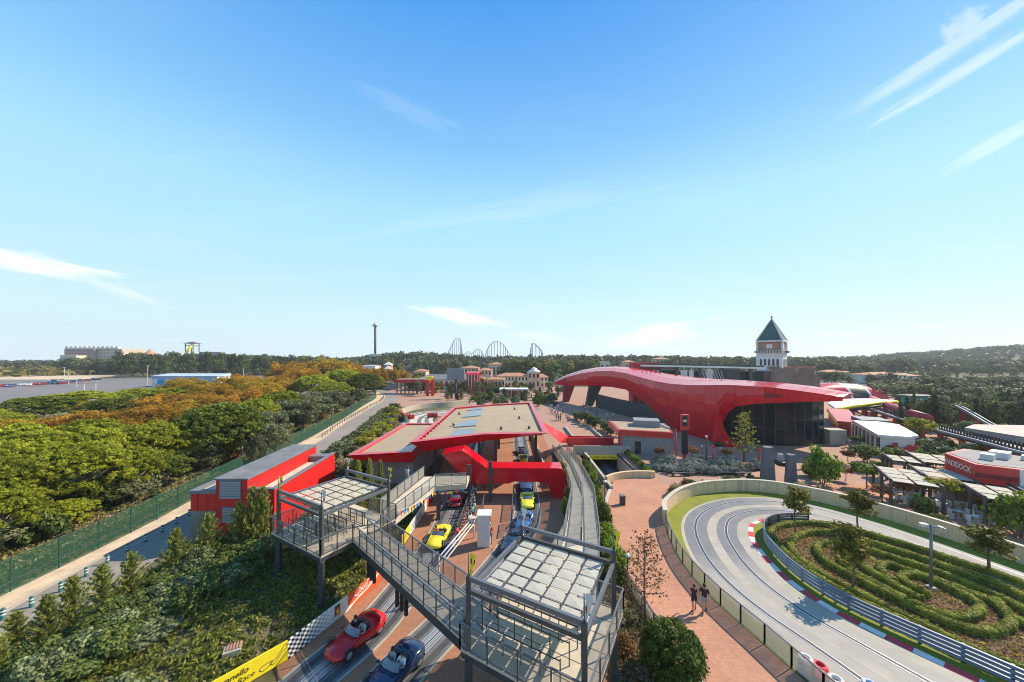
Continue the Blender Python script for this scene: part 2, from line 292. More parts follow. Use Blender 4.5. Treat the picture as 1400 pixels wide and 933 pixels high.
def solo(mb, name, m, label, cat, loc=(0, 0, 0), group=None):
    return tag(link(name, mb.mesh(name, m, loc), None, loc), label, cat, group)
def struct(mb, name, m): return tag(link(name, mb.mesh(name, m)), kind='structure')
def copy_tree(o, parent=None):
    c = o.copy(); COL.objects.link(c); c.parent = parent
    for ch in o.children: copy_tree(ch, c)
    return c
def place(o, loc, rz=0.0, sc=1.0, label=None):
    o.location = loc; o.rotation_euler = (0, 0, rz); o.scale = sc if hasattr(sc, '__len__') else (sc, sc, sc)
    if label: o['label'] = label
    return o
def spline(pts, n):                                   # Catmull-Rom through the points, n samples evenly by length
    P = [np.array(p, float) for p in pts]; P = [2*P[0]-P[1]]+P+[2*P[-1]-P[-2]]; out = []
    for i in range(1, len(P)-2):
        for t in np.linspace(0, 1, 12, endpoint=False):
            a, b, c, d = P[i-1:i+3]
            out.append(.5*((2*b)+(c-a)*t+(2*a-5*b+4*c-d)*t*t+(3*b-a-3*c+d)*t**3))
    out.append(P[-2]); out = np.array(out); L = np.concatenate([[0], np.cumsum(np.linalg.norm(np.diff(out, axis=0), axis=1))])
    q = np.linspace(0, L[-1], n); return np.stack([np.interp(q, L, out[:, k]) for k in range(out.shape[1])], 1)
def plen(P): return float(np.linalg.norm(np.diff(np.array(P), axis=0), axis=1).sum())
def offset(P, d):                                     # move a 2-D polyline sideways (left positive)
    P = np.array(P, float)[:, :2]; t = np.gradient(P, axis=0); t /= np.linalg.norm(t, axis=1)[:, None]+1e-9
    return P+np.stack([-t[:, 1], t[:, 0]], 1)*d
def z3(P, z): return [(p[0], p[1], z) for p in P]
def ribbon(mb, P, w, z, mi=0): return mb.sheet(z3(offset(P, -w/2), z), z3(offset(P, w/2), z), mi)
def wallstrip(mb, P, w, z0, z1, mi=0):
    a = offset(P, w/2); b = offset(P, -w/2)
    mb.sheet(z3(a, z1), z3(a, z0), mi); mb.sheet(z3(b, z0), z3(b, z1), mi); mb.sheet(z3(b, z1), z3(a, z1), mi)
    mb.add([(*a[0], z0), (*b[0], z0), (*b[0], z1), (*a[0], z1)], [(0, 1, 2, 3)], mi); mb.add([(*a[-1], z0), (*b[-1], z0), (*b[-1], z1), (*a[-1], z1)], [(3, 2, 1, 0)], mi)
    return mb
def text_mesh(name, txt, size, m, parent, M, shear=0.0, thick=.004, bold=0.0, sx=1.0):
    cu = bpy.data.curves.new(name, 'FONT'); cu.body = txt; cu.size = size; cu.extrude = thick; cu.shear = shear; cu.offset = bold; cu.align_x = 'CENTER'; cu.align_y = 'CENTER'; cu.resolution_u = 3
    t = bpy.data.objects.new('tmp', cu); COL.objects.link(t); dg = bpy.context.evaluated_depsgraph_get(); me = bpy.data.meshes.new_from_object(t.evaluated_get(dg)); bpy.data.objects.remove(t)
    me.transform(Matrix.Diagonal((sx, 1, 1, 1))); me.transform(M); me.materials.clear(); me.materials.append(MATS[m])
    if parent: me.transform(Matrix.Translation(-Vector(top_of(parent).location)))
    return link(name, me, parent)
def face_frame(o, ex, ey):                            # matrix: text x along ex, text y along ey
    ex = Vector(ex).normalized(); ey = Vector(ey).normalized(); ez = ex.cross(ey)
    return Matrix((( ex.x, ey.x, ez.x, o[0]), (ex.y, ey.y, ez.y, o[1]), (ex.z, ey.z, ez.z, o[2]), (0, 0, 0, 1)))

# ------------------------------------------------------------------ foliage
def leaves_arrays(C, N, size, asp=1.8, jit=.55, tint=None):
    """one diamond leaf per centre C, facing about N"""
    n = len(C); N = N+rng.normal(0, jit, (n, 3)); N /= np.linalg.norm(N, axis=1)[:, None]+1e-9
    a = np.cross(N, rng.normal(0, 1, (n, 3))); a /= np.linalg.norm(a, axis=1)[:, None]+1e-9; b = np.cross(N, a)
    s = (size*rng.uniform(.6, 1.35, n))[:, None]*.5
    V = np.stack([C-a*s*asp, C-b*s+N*s*.25, C+a*s*asp, C+b*s+N*s*.25], 1)
    t = rng.uniform(0, 1, n) if tint is None else tint
    return V, t
def leaf_mesh(name, Vs, Ts, m, extra=None):
    V = np.concatenate(Vs); T = np.concatenate(Ts); n = len(V); me = bpy.data.meshes.new(name)
    me.vertices.add(n*4); me.vertices.foreach_set('co', V.reshape(-1).astype(np.float32))
    me.loops.add(n*4); me.loops.foreach_set('vertex_index', np.arange(n*4, dtype=np.int32))
    me.polygons.add(n); me.polygons.foreach_set('loop_start', np.arange(0, n*4, 4, dtype=np.int32)); me.polygons.foreach_set('loop_total', np.full(n, 4, np.int32))
    me.update(calc_edges=True); a = me.attributes.new('tint', 'FLOAT', 'FACE'); a.data.foreach_set('value', T.astype(np.float32))
    me.materials.append(MATS[m]); return me
def sph(n):
    v = rng.normal(0, 1, (n, 3)); return v/np.linalg.norm(v, axis=1)[:, None]
def clump(c, r, n, size, flat=1.0, t0=0.0, inner=.55, jit=.5, asp=1.8):
    d = sph(n); rad = r*(inner+(1-inner)*rng.uniform(0, 1, n)**.5)
    C = np.array(c)+d*rad[:, None]*np.array([1, 1, flat]); tt = np.clip(rng.normal(.5+t0, .22, n), 0, 1)
    return leaves_arrays(C, d, np.full(n, size), asp, jit, tt)
def blob_crown(center, rx, rz, nclump, cr, per, size, bottom=-.3, shell=.75, asp=1.8, tvar=.22):
    Vs, Ts = [], []; k = 0
    while k < nclump:
        d = sph(1)[0]
        if d[2] < bottom: continue
        rr = shell+(1-shell)*random.random(); k += 1
        c = np.array(center)+d*np.array([rx, rx, rz])*rr*(.86+.25*random.random())
        V, T = clump(c, cr*random.uniform(.65, 1.25), per, size, .8, random.uniform(-tvar, tvar), asp=asp); Vs.append(V); Ts.append(T)
    return Vs, Ts
def limb_mb(mb, p, q, r0, r1, bend=.15, n=5):
    p = np.array(p, float); q = np.array(q, float); k = rng.normal(0, bend*np.linalg.norm(q-p)*.3, 3); pts = []
    for t in np.linspace(0, 1, 4): pts.append(p+(q-p)*t+k*math.sin(PI*t))
    mb.tube(pts, [r0+(r1-r0)*t for t in np.linspace(0, 1, 4)], n); return mb
PROTO = {}
def proto(kind, name, trunk, crown_me, h0, r0, bark='bark'):
    PROTO.setdefault(kind, []).append((name, trunk.mesh('trunk', bark) if trunk else None, crown_me, h0, r0))
def tree(kind, loc, h, r, label, cat='tree', group=None, rz=None, var=None):
    """copy of a prototype plant (true size h0 high, r0 crown radius) stretched to h and r"""
    name, tm, cm, h0, r0 = random.choice(PROTO[kind]) if var is None else PROTO[kind][var % len(PROTO[kind])]
    if 'eucalyptus' in label: name = 'eucalyptus_tree'
    elif cat == 'bush' and name.endswith('_tree'): name = name[:-5]+'_bush'
    elif 'belt' in label and name == 'evergreen_tree': name = 'belt_tree'
    rz = random.uniform(0, 2*PI) if rz is None else rz; sc = (r/r0, r/r0, h/h0)
    if len(loc) == 2: loc = (loc[0], loc[1], ground_z(*loc)-.03)
    if tm is None:
        o = link(name, cm, None, loc); o.rotation_euler = (0, 0, rz); o.scale = sc; return tag(o, label, cat, group)
    o = thing(name, label, cat, loc, group, rz); o.scale = sc
    link('trunk', tm, o); link('crown', cm, o); return o
# ------------------------------------------------------------------ terrain
TRENCH = (12.2, 17.3, 43.5, 62.0)                     # sunken track, x0 x1 y0 y1
def sstep(a, b, x):
    t = min(1, max(0, (x-a)/(b-a))); return t*t*(3-2*t)
FXY = ([-31, -34, -37.2, -40, -43.6, -49.5, -54.5, -68, -95, -130], [8, 27, 48, 68, 88, 115, 138, 165, 200, 260])
def bank(x, y):
    if y > 62 or y < 4: return 0.0
    xb = float(np.interp(y, [4, 14.3, 18, 24.3, 29, 62], [-20, -14.8, -11.75, -9.25, -9.05, -11.4]))
    return sstep(.35, 4.5, xb-x)*sstep(-27.3, -24.5, x)*sstep(62, 48, y)
def ground_z(x, y):
    z = 0.0
    if -28 < x < -9: z += .6*bank(x, y)
    if x < -35 and y < 260: z += 1.0*sstep(1.5, 12, float(np.interp(y, FXY[1], FXY[0]))-x)*sstep(260, 140, y)
    r = math.hypot(x, y)
    if r > 380:
        az = math.degrees(math.atan2(x, y))
        z += 27*math.exp(-((az-57)/7.5)**2)*sstep(650, 1250, r)+6*math.exp(-((az-45)/6)**2)*sstep(700, 1300, r)
        z += 12*math.exp(-((az+16)/8)**2)*sstep(300, 620, r)+7*math.exp(-((az-12)/24)**2)*sstep(260, 560, r)+9*math.exp(-((az+42)/9)**2)*sstep(420, 800, r)
    return z
def terrain():
    xs = sorted(set([round(v, 2) for v in list(np.arange(-60, 64, 1.0))+list(np.sign(v)*abs(v)**1.0 for v in np.concatenate([-np.geomspace(64, 1900, 34), np.geomspace(66, 1900, 34)]))]))
    ys = sorted(set([round(v, 2) for v in list(np.arange(-12, 100, 1.0))+list(np.geomspace(102, 2000, 44))+[-60, -25]]))
    mb = MB(); rows = []
    for y in ys:
        rows.append([(x, y, ground_z(x, y)+.3*mnoise.noise((x*.22, y*.22, 0))*bank(x, y)-.02-(3.2 if 11.6 < x < 18.2 and 43 < y < 76.5 else 0)) for x in xs])
    mb.grid(rows, 0)
    # pieces of ground cover get their colour by place
    o = struct(mb, 'ground', ['far_ground', 'grass_base', 'dry_grass', 'soil'])
    me = o.data; mi = []
    for p in me.polygons:
        c = p.center
        if -27 < c.x < -9 and c.y < 62: mi.append(1)
        elif -20 < c.x < 12 and c.y < 16: mi.append(1)
        elif 4 < c.x < 13 and c.y < 62: mi.append(3)
        elif c.x < -33 and c.y < 140: mi.append(2)
        elif -36 < c.x < -12 and c.y < 130: mi.append(1)
        else: mi.append(0)
    me.polygons.foreach_set('material_index', mi)
terrain()
def sheet_poly(name, poly, z, m, th=0.0):
    mb = MB()
    if th: mb.prism(poly, z-th, z)
    else: mb.add([(p[0], p[1], z) for p in poly], [tuple(range(len(poly)))])
    return struct(mb, name, m)
# service road with a dirt verge
RL = spline([(-28.5, 8), (-30.2, 16), (-31.4, 21), (-32.4, 27), (-32.9, 35), (-34, 48), (-35.3, 56), (-37, 67.5), (-40.4, 82.5), (-45.5, 112.5), (-48.5, 130), (-59, 155), (-85, 185)], 70)
RR = spline([(-23, 8), (-25.8, 16), (-26.7, 21), (-27.8, 27), (-28.2, 35), (-29.4, 48), (-31, 56), (-33.2, 70), (-37, 92), (-41, 120), (-44.8, 136), (-56, 160), (-84, 191)], 70)
struct(MB().sheet(z3(RR, .045), z3(RL, .045)), 'service_road', 'asphalt_road')
VL = [(p[0]-3.3-.02*p[1], p[1]) for p in RL]
struct(MB().sheet([(p[0]+.1, p[1], .03) for p in RL], [(p[0], p[1], .06) for p in VL]), 'dirt_verge', 'dirt')
k = MB()
for i in range(0, 46): k.bar((*RL[i], .06), (*RL[i+1], .06), .16, .14)
struct(k, 'road_kerb', 'concrete')
# paved station floor and the promenade, as thick slabs with the sunken track left open
ST_POLY = [(-11.9, 5), (6.0, 5), (6.0, 15), (5.2, 22), (4.8, 30), (6.4, 44), (6.4, 108), (-11.5, 108), (-11.2, 60), (-9.0, 37), (-9.05, 29), (-9.25, 24.3), (-11.75, 18), (-12.05, 17.6), (-11.3, 16.6), (-13.6, 11.5), (-14.5, 8)]
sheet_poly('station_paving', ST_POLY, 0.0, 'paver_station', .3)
PATH_L = spline([(10.5, 6), (9.6, 12), (9.2, 16.8), (8.6, 19.6), (8.4, 24.8), (8.6, 29.7), (9.6, 35.4), (10.6, 38.5), (12.0, 41.8)], 24)
FENCE = spline([(17.2, 9), (15.6, 12.5), (14.5, 16), (14.1, 18.2), (13.75, 19.8), (13.3, 21.8), (13.05, 24.5), (13.2, 27.2), (13.9, 30.6), (14.5, 32.4)], 40)
PLAZA = [tuple(p) for p in FENCE]+[(15.4, 34.9), (18.4, 38.0), (21.5, 39.9), (24.5, 40.7), (28, 41), (30.9, 40.2), (33.3, 38.4), (35.2, 36.4), (36.6, 34.1), (37.7, 31.7), (38.7, 28.6), (39.5, 25.6), (40.6, 21), (42.1, 15), (43.5, 9), (80, 9), (80, 43.2), (18.95, 43.2), (18.95, 45.4), (17, 45.6), (15, 45.3), (13.2, 44.5)]
pz = PLAZA+[tuple(p) for p in PATH_L[::-1]]
sheet_poly('promenade', pz, 0.0, 'paver', .35)
sheet_poly('upper_plaza', [(17.45, 43.205), (115, 43.205), (160, 150), (120, 190), (9, 190), (9, 112.005), (6.405, 112.005), (6.405, 62.05), (17.45, 62.05)], -.004, 'paver_far', .3)
sheet_poly('inner_plaza', [(-60, 112), (8.99, 112), (8.99, 220), (-60, 220)], -.004, 'paver_far', .3)
sheet_poly('bridge_paving', [(6.405, 57.2), (8.985, 57.2), (12.19, 57.2), (17.44, 57.2), (17.44, 62.04), (9.0, 62.04), (6.405, 62.04)], 0.0, 'paver_far', .45)
# pale edging along the promenade
eg = MB()
for i in range(len(PATH_L)-1): eg.bar((*PATH_L[i], .02), (*PATH_L[i+1], .02), .35, .06)
struct(eg, 'path_edging', 'concrete_pale')
# track loop of the right-hand side
OUT = [(20.5, 6), (18.2, 10), (16.4, 14.5), (15.3, 18.6), (14.5, 21.3), (14.05, 24), (14.2, 27.2), (15.3, 31.0), (17.0, 34.1), (19.6, 36.6), (23.6, 38.6), (28, 39.1), (31.0, 38.1), (33.2, 36.0), (35.1, 32.8), (36.4, 29.5), (37.5, 26), (38.5, 22), (40.2, 15), (42, 9)]
INN = [(27.2, 6), (25.2, 11), (23.2, 15.6), (21.3, 18.8), (19.95, 21.4), (19.45, 23.8), (19.6, 26.2), (20.4, 29.2), (21.3, 31), (22.5, 32.6), (24.4, 33.7), (26.6, 34.0), (29, 33.7), (31, 32.6), (32.8, 30.2), (33.9, 27.3), (34.9, 24), (36, 20), (37.8, 13), (39, 8)]
NL = 140
def ksp(P, n): return spline(P, n)
def pair_sp(A, B, n):
    A = np.array(A, float); B = np.array(B, float); C = np.concatenate([A, B], 1); C = spline(C, n); return C[:, :2], C[:, 2:]
LO, LI = pair_sp(OUT, INN, NL)
def lane(f): return LO+(LI-LO)*f
sheet_poly('loop_ground', [tuple(p) for p in FENCE]+[(15.4, 34.9), (18.4, 38.0), (21.5, 39.9), (24.5, 40.7), (28, 41), (30.9, 40.2), (33.3, 38.4), (35.2, 36.4), (36.6, 34.1), (37.7, 31.7), (38.7, 28.6), (39.5, 25.6), (40.6, 21), (42.1, 15), (43.5, 9)], .004, 'lawn')
struct(MB().sheet(z3(lane(0), .012), z3(lane(1.0), .012)), 'loop_concrete', 'concrete')
# lane colour graded by position: darker round the curve, paler on the straights
def lane_tone_mat():
    m = bpy.data.materials.new('lane_tone'); m.use_nodes = True; nt = m.node_tree; L = nt.links.new; p = nt.nodes['Principled BSDF']; p.inputs['Roughness'].default_value = .8
    a = node(nt, 'ShaderNodeAttribute', attribute_name='tone'); tc = node(nt, 'ShaderNodeTexCoord'); n = node(nt, 'ShaderNodeTexNoise', i_Scale=1.1, i_Detail=7.0); L(tc.outputs['Object'], n.inputs['Vector'])
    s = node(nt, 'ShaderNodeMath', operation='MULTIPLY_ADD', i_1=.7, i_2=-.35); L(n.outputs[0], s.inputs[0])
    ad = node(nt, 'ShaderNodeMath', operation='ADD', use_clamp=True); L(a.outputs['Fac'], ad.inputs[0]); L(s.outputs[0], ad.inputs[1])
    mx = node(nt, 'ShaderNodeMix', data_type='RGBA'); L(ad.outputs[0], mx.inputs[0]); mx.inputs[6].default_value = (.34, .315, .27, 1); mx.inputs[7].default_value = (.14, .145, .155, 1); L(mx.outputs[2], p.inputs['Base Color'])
    MATS['lane_tone'] = m
lane_tone_mat()
def tone_strip(name, f0, f1, z):
    o = struct(MB().sheet(z3(lane(f0), z), z3(lane(f1), z)), name, 'lane_tone'); me = o.data
    at_ = me.attributes.new('tone', 'FLOAT', 'POINT'); w = []
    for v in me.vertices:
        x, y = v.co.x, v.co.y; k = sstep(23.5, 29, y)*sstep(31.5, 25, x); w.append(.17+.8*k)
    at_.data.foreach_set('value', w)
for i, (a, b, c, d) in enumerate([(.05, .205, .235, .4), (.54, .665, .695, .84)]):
    tone_strip('track_lane', a, b, .017); tone_strip('track_lane', c, d, .017)
    struct(MB().sheet(z3(lane(b), .018), z3(lane(c), .018)), 'track_slot', 'slot')
    st = MB()
    for f in (b-.006, c+.006):
        P = lane(f)
        for j in range(0, NL-1): st.bar((*P[j], .02), (*P[j+1], .02), .05, .03)
    struct(st, 'slot_rail', 'steel_rail')
for f_ in (.022, .445, .5, .87, .93):
    P = lane(f_); b = MB(); b.sheet(z3(offset(P, -.018), .0185), z3(offset(P, .018), .0185)); struct(b, 'slab_joint', 'concrete_wall')
b = MB()
for i in range(3, NL-3, 6): b.bar((*lane(.0)[i], .0145), (*lane(1.0)[i], .0145), .025, .003)
struct(b, 'slab_joint', 'concrete_wall')
# station tracks, two lanes
TL = spline([(-12.6, 8), (-11.2, 13), (-9.9, 16.8), (-8.25, 20), (-7.3, 24), (-6.3, 29.7), (-6.1, 37), (-5.9, 45), (-6.1, 57), (-6.3, 75), (-7, 92), (-12, 104), (-20, 108)], 110)
TR = spline([(-8.8, 8), (-7.3, 13), (-5.9, 16.8), (-4.1, 20), (-1.9, 24), (.2, 29.1), (1.45, 34), (1.7, 40), (1.8, 49.5), (1.6, 62), (1.8, 78), (3, 95), (8, 108)], 110)
for T in (TL, TR):
    struct(ribbon(MB(), T, 2.5, .010), 'track_bed', 'asphalt')
    b = MB()
    for s_ in (-.82, .82): b.sheet(z3(offset(T, s_-.19), .014), z3(offset(T, s_+.19), .014))
    struct(b, 'wheel_path', 'asphalt_dark')
    struct(ribbon(MB(), T, .8, .016), 'slot_bed', 'slot')
    b = MB()
    for s_ in (-.34, -.2, -.08, .08, .2, .34):
        P = offset(T, s_)
        for j in range(len(P)-1): b.bar((*P[j], .03), (*P[j+1], .03), .07, .03)
    struct(b, 'slot_rail', 'steel_rail')
    b = MB()
    for s_ in (-1.3, 1.3):
        P = offset(T, s_)
        for j in range(len(P)-1): b.bar((*P[j], .02), (*P[j+1], .02), .12, .06)
    struct(b, 'track_edging', 'concrete')
# sunken track
x0, x1, y0, y1 = TRENCH
struct(MB().bx(x0-1, x1+1, y0-3, y1+14, -2.6, -2.45), 'sunken_track', 'asphalt_dark')
b = MB()
for xx in (13.1, 15.8): b.bx(xx-.45, xx+.45, y0-2.9, y1+13, -2.446, -2.44)
struct(b, 'sunken_lane', 'asphalt')
b = MB(); b.bx(x0-.35, x0, y0-2, 57.15, -2.44, .35); b.bx(x1+.15, x1+.5, y0-.4, 57.15, -2.44, -.005)
b.bx(x0-.35, x0, 62.1, 78, -2.44, .5); b.bx(x1+.15, x1+.5, 62.1, 78, -2.44, .5)
solo(b, 'retaining_wall', 'concrete_wall', 'pale concrete retaining walls along the sunken track', 'wall', ((x0+x1)/2, 50, 0))
b = MB()
wallstrip(b, spline([(11.9, 43.5), (13.2, 44.6), (15, 45.4), (17, 45.7), (18.9, 45.5)], 16), .4, -2.44, .85)
solo(b, 'parapet_wall', 'block_wall', 'curved pale block parapet between sunken track and promenade', 'wall', (15, 45, 0))
# far parking
sheet_poly('parking_lot', [(-84, 140), (-66, 175), (-80, 235), (-160, 290), (-235, 296), (-300, 235), (-420, 235), (-420, 118), (-200, 112), (-140, 108), (-100, 118)], 1.2, 'asphalt_far')
sheet_poly('overflow_parking', [(-303, 236), (-345, 300), (-660, 520), (-1000, 560), (-430, 236)], .3, 'dirt')

# ------------------------------------------------------------------ plant prototypes
def make_protos():
    for v in range(3):                                  # umbrella pine 7.5 m, r 4.3
        mb = MB(); limb_mb(mb, (0, 0, -.3), (.2, .1, 3.6), .22, .15, .15, 7)
        for k in range(8):
            a = k*2.4+v; limb_mb(mb, (.2, .1, random.uniform(2.4, 3.8)), (2.6*math.cos(a), 3.0*math.sin(a), random.uniform(4.4, 5.6)), .07, .02)
        Vs, Ts = [], []; puffs = []
        for k in range(64):                              # big billows, each carrying small tufts
            a = k*2.39996+v; q = math.sqrt((k+.5)/64); rr = 3.55*q*(.93+.13*math.sin(3*a+v*2)); z = 4.0+2.75*math.sqrt(max(0, 1-q*q*.97))+random.uniform(-.3, .3); puffs.append((rr*math.cos(a), rr*math.sin(a), z, random.uniform(.75, 1.1)))
        for k in range(16): a = k*2.4+v; rr = random.uniform(2.7, 3.5); puffs.append((rr*math.cos(a), rr*math.sin(a), random.uniform(3.1, 4.2), random.uniform(.6, .85)))
        for (px_, py_, pz_, pr_) in puffs:
            tb = random.uniform(-.22, .22)
            for q in range(11):
                d = sph(1)[0]; d[2] = abs(d[2])*1.0-.25; c = np.array([px_, py_, pz_])+d*pr_*np.array([.82, .82, .9])
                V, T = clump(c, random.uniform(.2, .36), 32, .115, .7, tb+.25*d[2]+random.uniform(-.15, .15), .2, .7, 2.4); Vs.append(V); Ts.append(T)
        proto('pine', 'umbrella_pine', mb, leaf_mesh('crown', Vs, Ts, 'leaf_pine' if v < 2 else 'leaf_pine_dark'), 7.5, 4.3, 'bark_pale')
    for v in range(3):                                  # autumn plane 8 m
        mb = MB(); limb_mb(mb, (0, 0, -.3), (0, 0, 4.5), .18, .09)
        for k in range(8):
            a = k*2.4+v; limb_mb(mb, (0, 0, random.uniform(2, 4)), (1.7*math.cos(a), 1.7*math.sin(a), random.uniform(4, 6.6)), .07, .02)
        Vs, Ts = blob_crown((0, 0, 4.9), 2.5, 2.9, 95, .62, 60, .17, -.75, .5, 1.4, .3)
        proto('plane', 'plane_tree', mb, leaf_mesh('crown', Vs, Ts, 'leaf_autumn' if v != 1 else 'leaf_gold'), 8.0, 2.9)
    for v in range(2):                                  # olive
        mb = MB(); limb_mb(mb, (0, 0, -.3), (.1, 0, 2.4), .2, .12)
        for k in range(7):
            a = k*2.4+v; limb_mb(mb, (.1, 0, 1.9), (1.8*math.cos(a), 1.8*math.sin(a), random.uniform(3, 4.8)), .09, .02)
        Vs, Ts = blob_crown((0, 0, 3.6), 2.4, 2.2, 85, .6, 60, .15, -.6, .5, 2.4, .25)
        proto('olive', 'olive_tree', mb, leaf_mesh('crown', Vs, Ts, 'leaf_olive'), 6.0, 2.8)
    for v in range(3):                                  # young conifer, sprays rising from a leader
        mb = MB(); mb.tube([(0, 0, -.2), (.02, .01, 1.2), (0, .02, 2.7)], [.05, .035, .012], 5); Vs, Ts = [], []
        for k in range(58):
            u = (k/58)**.85; z = .12+2.6*u; L_ = (1-u)**.8*1.0*random.uniform(.55, 1.2)+.1; a = k*2.4+random.uniform(-.4, .4); n = int(10+34*L_); t = rng.uniform(.05, 1, n)
            P = np.stack([np.cos(a)*L_*t, np.sin(a)*L_*t, z+.75*L_*t**1.2], 1)+rng.normal(0, .035, (n, 3))*(1.4-t)[:, None]
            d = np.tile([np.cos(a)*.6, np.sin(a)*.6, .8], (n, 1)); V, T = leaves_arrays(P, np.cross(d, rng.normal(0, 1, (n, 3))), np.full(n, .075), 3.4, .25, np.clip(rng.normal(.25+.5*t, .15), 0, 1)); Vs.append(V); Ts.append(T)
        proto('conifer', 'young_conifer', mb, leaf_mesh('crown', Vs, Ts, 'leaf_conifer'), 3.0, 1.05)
    for v in range(3):                                  # big-leaved shrub
        mb = MB()
        for k in range(6): limb_mb(mb, (0, 0, -.2), (random.uniform(-.6, .6), random.uniform(-.6, .6), random.uniform(.7, 1.2)), .03, .012)
        Vs, Ts = blob_crown((0, 0, .72), .95, .85, 60, .34, 60, .12, -.55, .55, 1.5, .28)
        proto('shrub', 'broad_leaved_shrub', mb, leaf_mesh('crown', Vs, Ts, ['leaf_shrub', 'leaf_shrub_pale', 'leaf_shrub'][v]), 1.7, 1.2)
        Vs, Ts = blob_crown((0, 0, .72), .95, .85, 46, .32, 40, .13, -.55, .55, 1.5, .28)
        proto('bush_green', 'green_bush', mb, leaf_mesh('crown', Vs, Ts, ['leaf_bright', 'leaf_round', 'leaf_bright'][v]), 1.7, 1.2)
        Vs, Ts = blob_crown((0, 0, .72), .95, .85, 46, .32, 34, .12, -.55, .55, 1.5, .3)
        proto('bush_dry', 'dry_bush', mb, leaf_mesh('crown', Vs, Ts, ['leaf_dry', 'leaf_brown', 'leaf_olive'][v]), 1.7, 1.2)
        Vs, Ts = blob_crown((0, 0, .6), .9, .7, 34, .3, 30, .13, -.4, .55, 1.5, .3)
        proto('lavender', 'lavender_bush', mb, leaf_mesh('crown', Vs, Ts, 'leaf_lavender'), 1.3, 1.1)
    mb = MB(); limb_mb(mb, (0, 0, -.1), (0, 0, .6), .08, .05)   # clipped round shrub
    Vs, Ts = blob_crown((0, 0, 1.2), 1.22, 1.22, 330, .22, 60, .07, -.85, .9, 1.8, .22)
    proto('round', 'round_shrub', mb, leaf_mesh('crown', Vs, Ts, 'leaf_round'), 2.55, 1.4)
    for v in range(2):                                  # small ornamental tree in the loop
        mb = MB(); limb_mb(mb, (0, 0, -.1), (.05, 0, 2.6), .07, .035, .1, 6)
        for k in range(9):
            a = k*2.4; limb_mb(mb, (.03, 0, random.uniform(1.5, 2.5)), (.8*math.cos(a), .8*math.sin(a), random.uniform(2.2, 3.4)), .03, .008)
        Vs, Ts = blob_crown((0, 0, 2.7), .8, 1.0, 42, .28, 34, .13, -.8, .45, 1.7, .3)
        proto('loop', 'ornamental_tree', mb, leaf_mesh('crown', Vs, Ts, 'leaf_loop'), 3.9, 1.1)
    for v in range(2):                                  # small lollipop tree
        for kind, m in (('small_green', 'leaf_bright'), ('small_dark', 'leaf_shrub'), ('small_brown', 'leaf_brown'), ('small_yellow', 'leaf_yellowgreen')):
            mb = MB(); limb_mb(mb, (0, 0, -.1), (.05, 0, 2.0), .07, .04, .1, 6)
            for k in range(6): limb_mb(mb, (.03, 0, 1.7), (.8*math.cos(k*1.1), .8*math.sin(k*1.1), 2.5), .03, .01)
            Vs, Ts = blob_crown((0, 0, 2.5), 1.1, .75, 46, .36, 36, .15, -.6, .5, 1.6, .28)
            proto(kind, 'plaza_tree', mb, leaf_mesh('crown', Vs, Ts, m), 3.4, 1.4)
    for v in range(3):                                  # far trees
        for kind, m in (('far', 'leaf_far'), ('far_warm', 'leaf_far_warm'), ('far_olive', 'leaf_olive')):
            mb = MB(); mb.tube([(0, 0, -.5), (0, 0, 5)], [.25, .12], 5)
            Vs, Ts = blob_crown((0, 0, 5.2), 2.9, 4.2, 46, 1.0, 24, .5, -.9, .5, 1.5, .3)
            proto(kind, {'far': 'evergreen_tree', 'far_warm': 'autumn_tree', 'far_olive': 'pale_tree'}[kind], mb, leaf_mesh('crown', Vs, Ts, m), 10.0, 3.6)
        mb = MB(); mb.tube([(0, 0, -.5), (0, 0, 6)], [.25, .12], 5); Vs, Ts = [], []
        for k in range(46):
            q = random.random()**.5; a = random.uniform(0, 2*PI); V, T = clump((3.2*q*math.cos(a), 3.2*q*math.sin(a), 7+1.9*math.sqrt(1-q*q*.9)), .75, 22, .5, .6, random.uniform(-.3, .3)); Vs.append(V); Ts.append(T)
        proto('far_pine', 'distant_pine', mb, leaf_mesh('crown', Vs, Ts, 'leaf_far' if v else 'leaf_pine_dark'), 10.0, 3.9)
        mb = MB(); mb.tube([(0, 0, -.3), (0, 0, 8)], [.15, .05], 5); Vs, Ts = [], []
        for k in range(40):
            z = .8+k*.22; rr = 1.0*(1-(z/10.2)**2)+.1; V, T = clump((rr*.5*math.cos(k*2.4), rr*.5*math.sin(k*2.4), z), rr*.8, 18, .35, 1.2, random.uniform(-.3, .3)); Vs.append(V); Ts.append(T)
        proto('cypress', 'cypress_tree', mb, leaf_mesh('crown', Vs, Ts, 'leaf_far'), 10.0, 1.5)
make_protos()
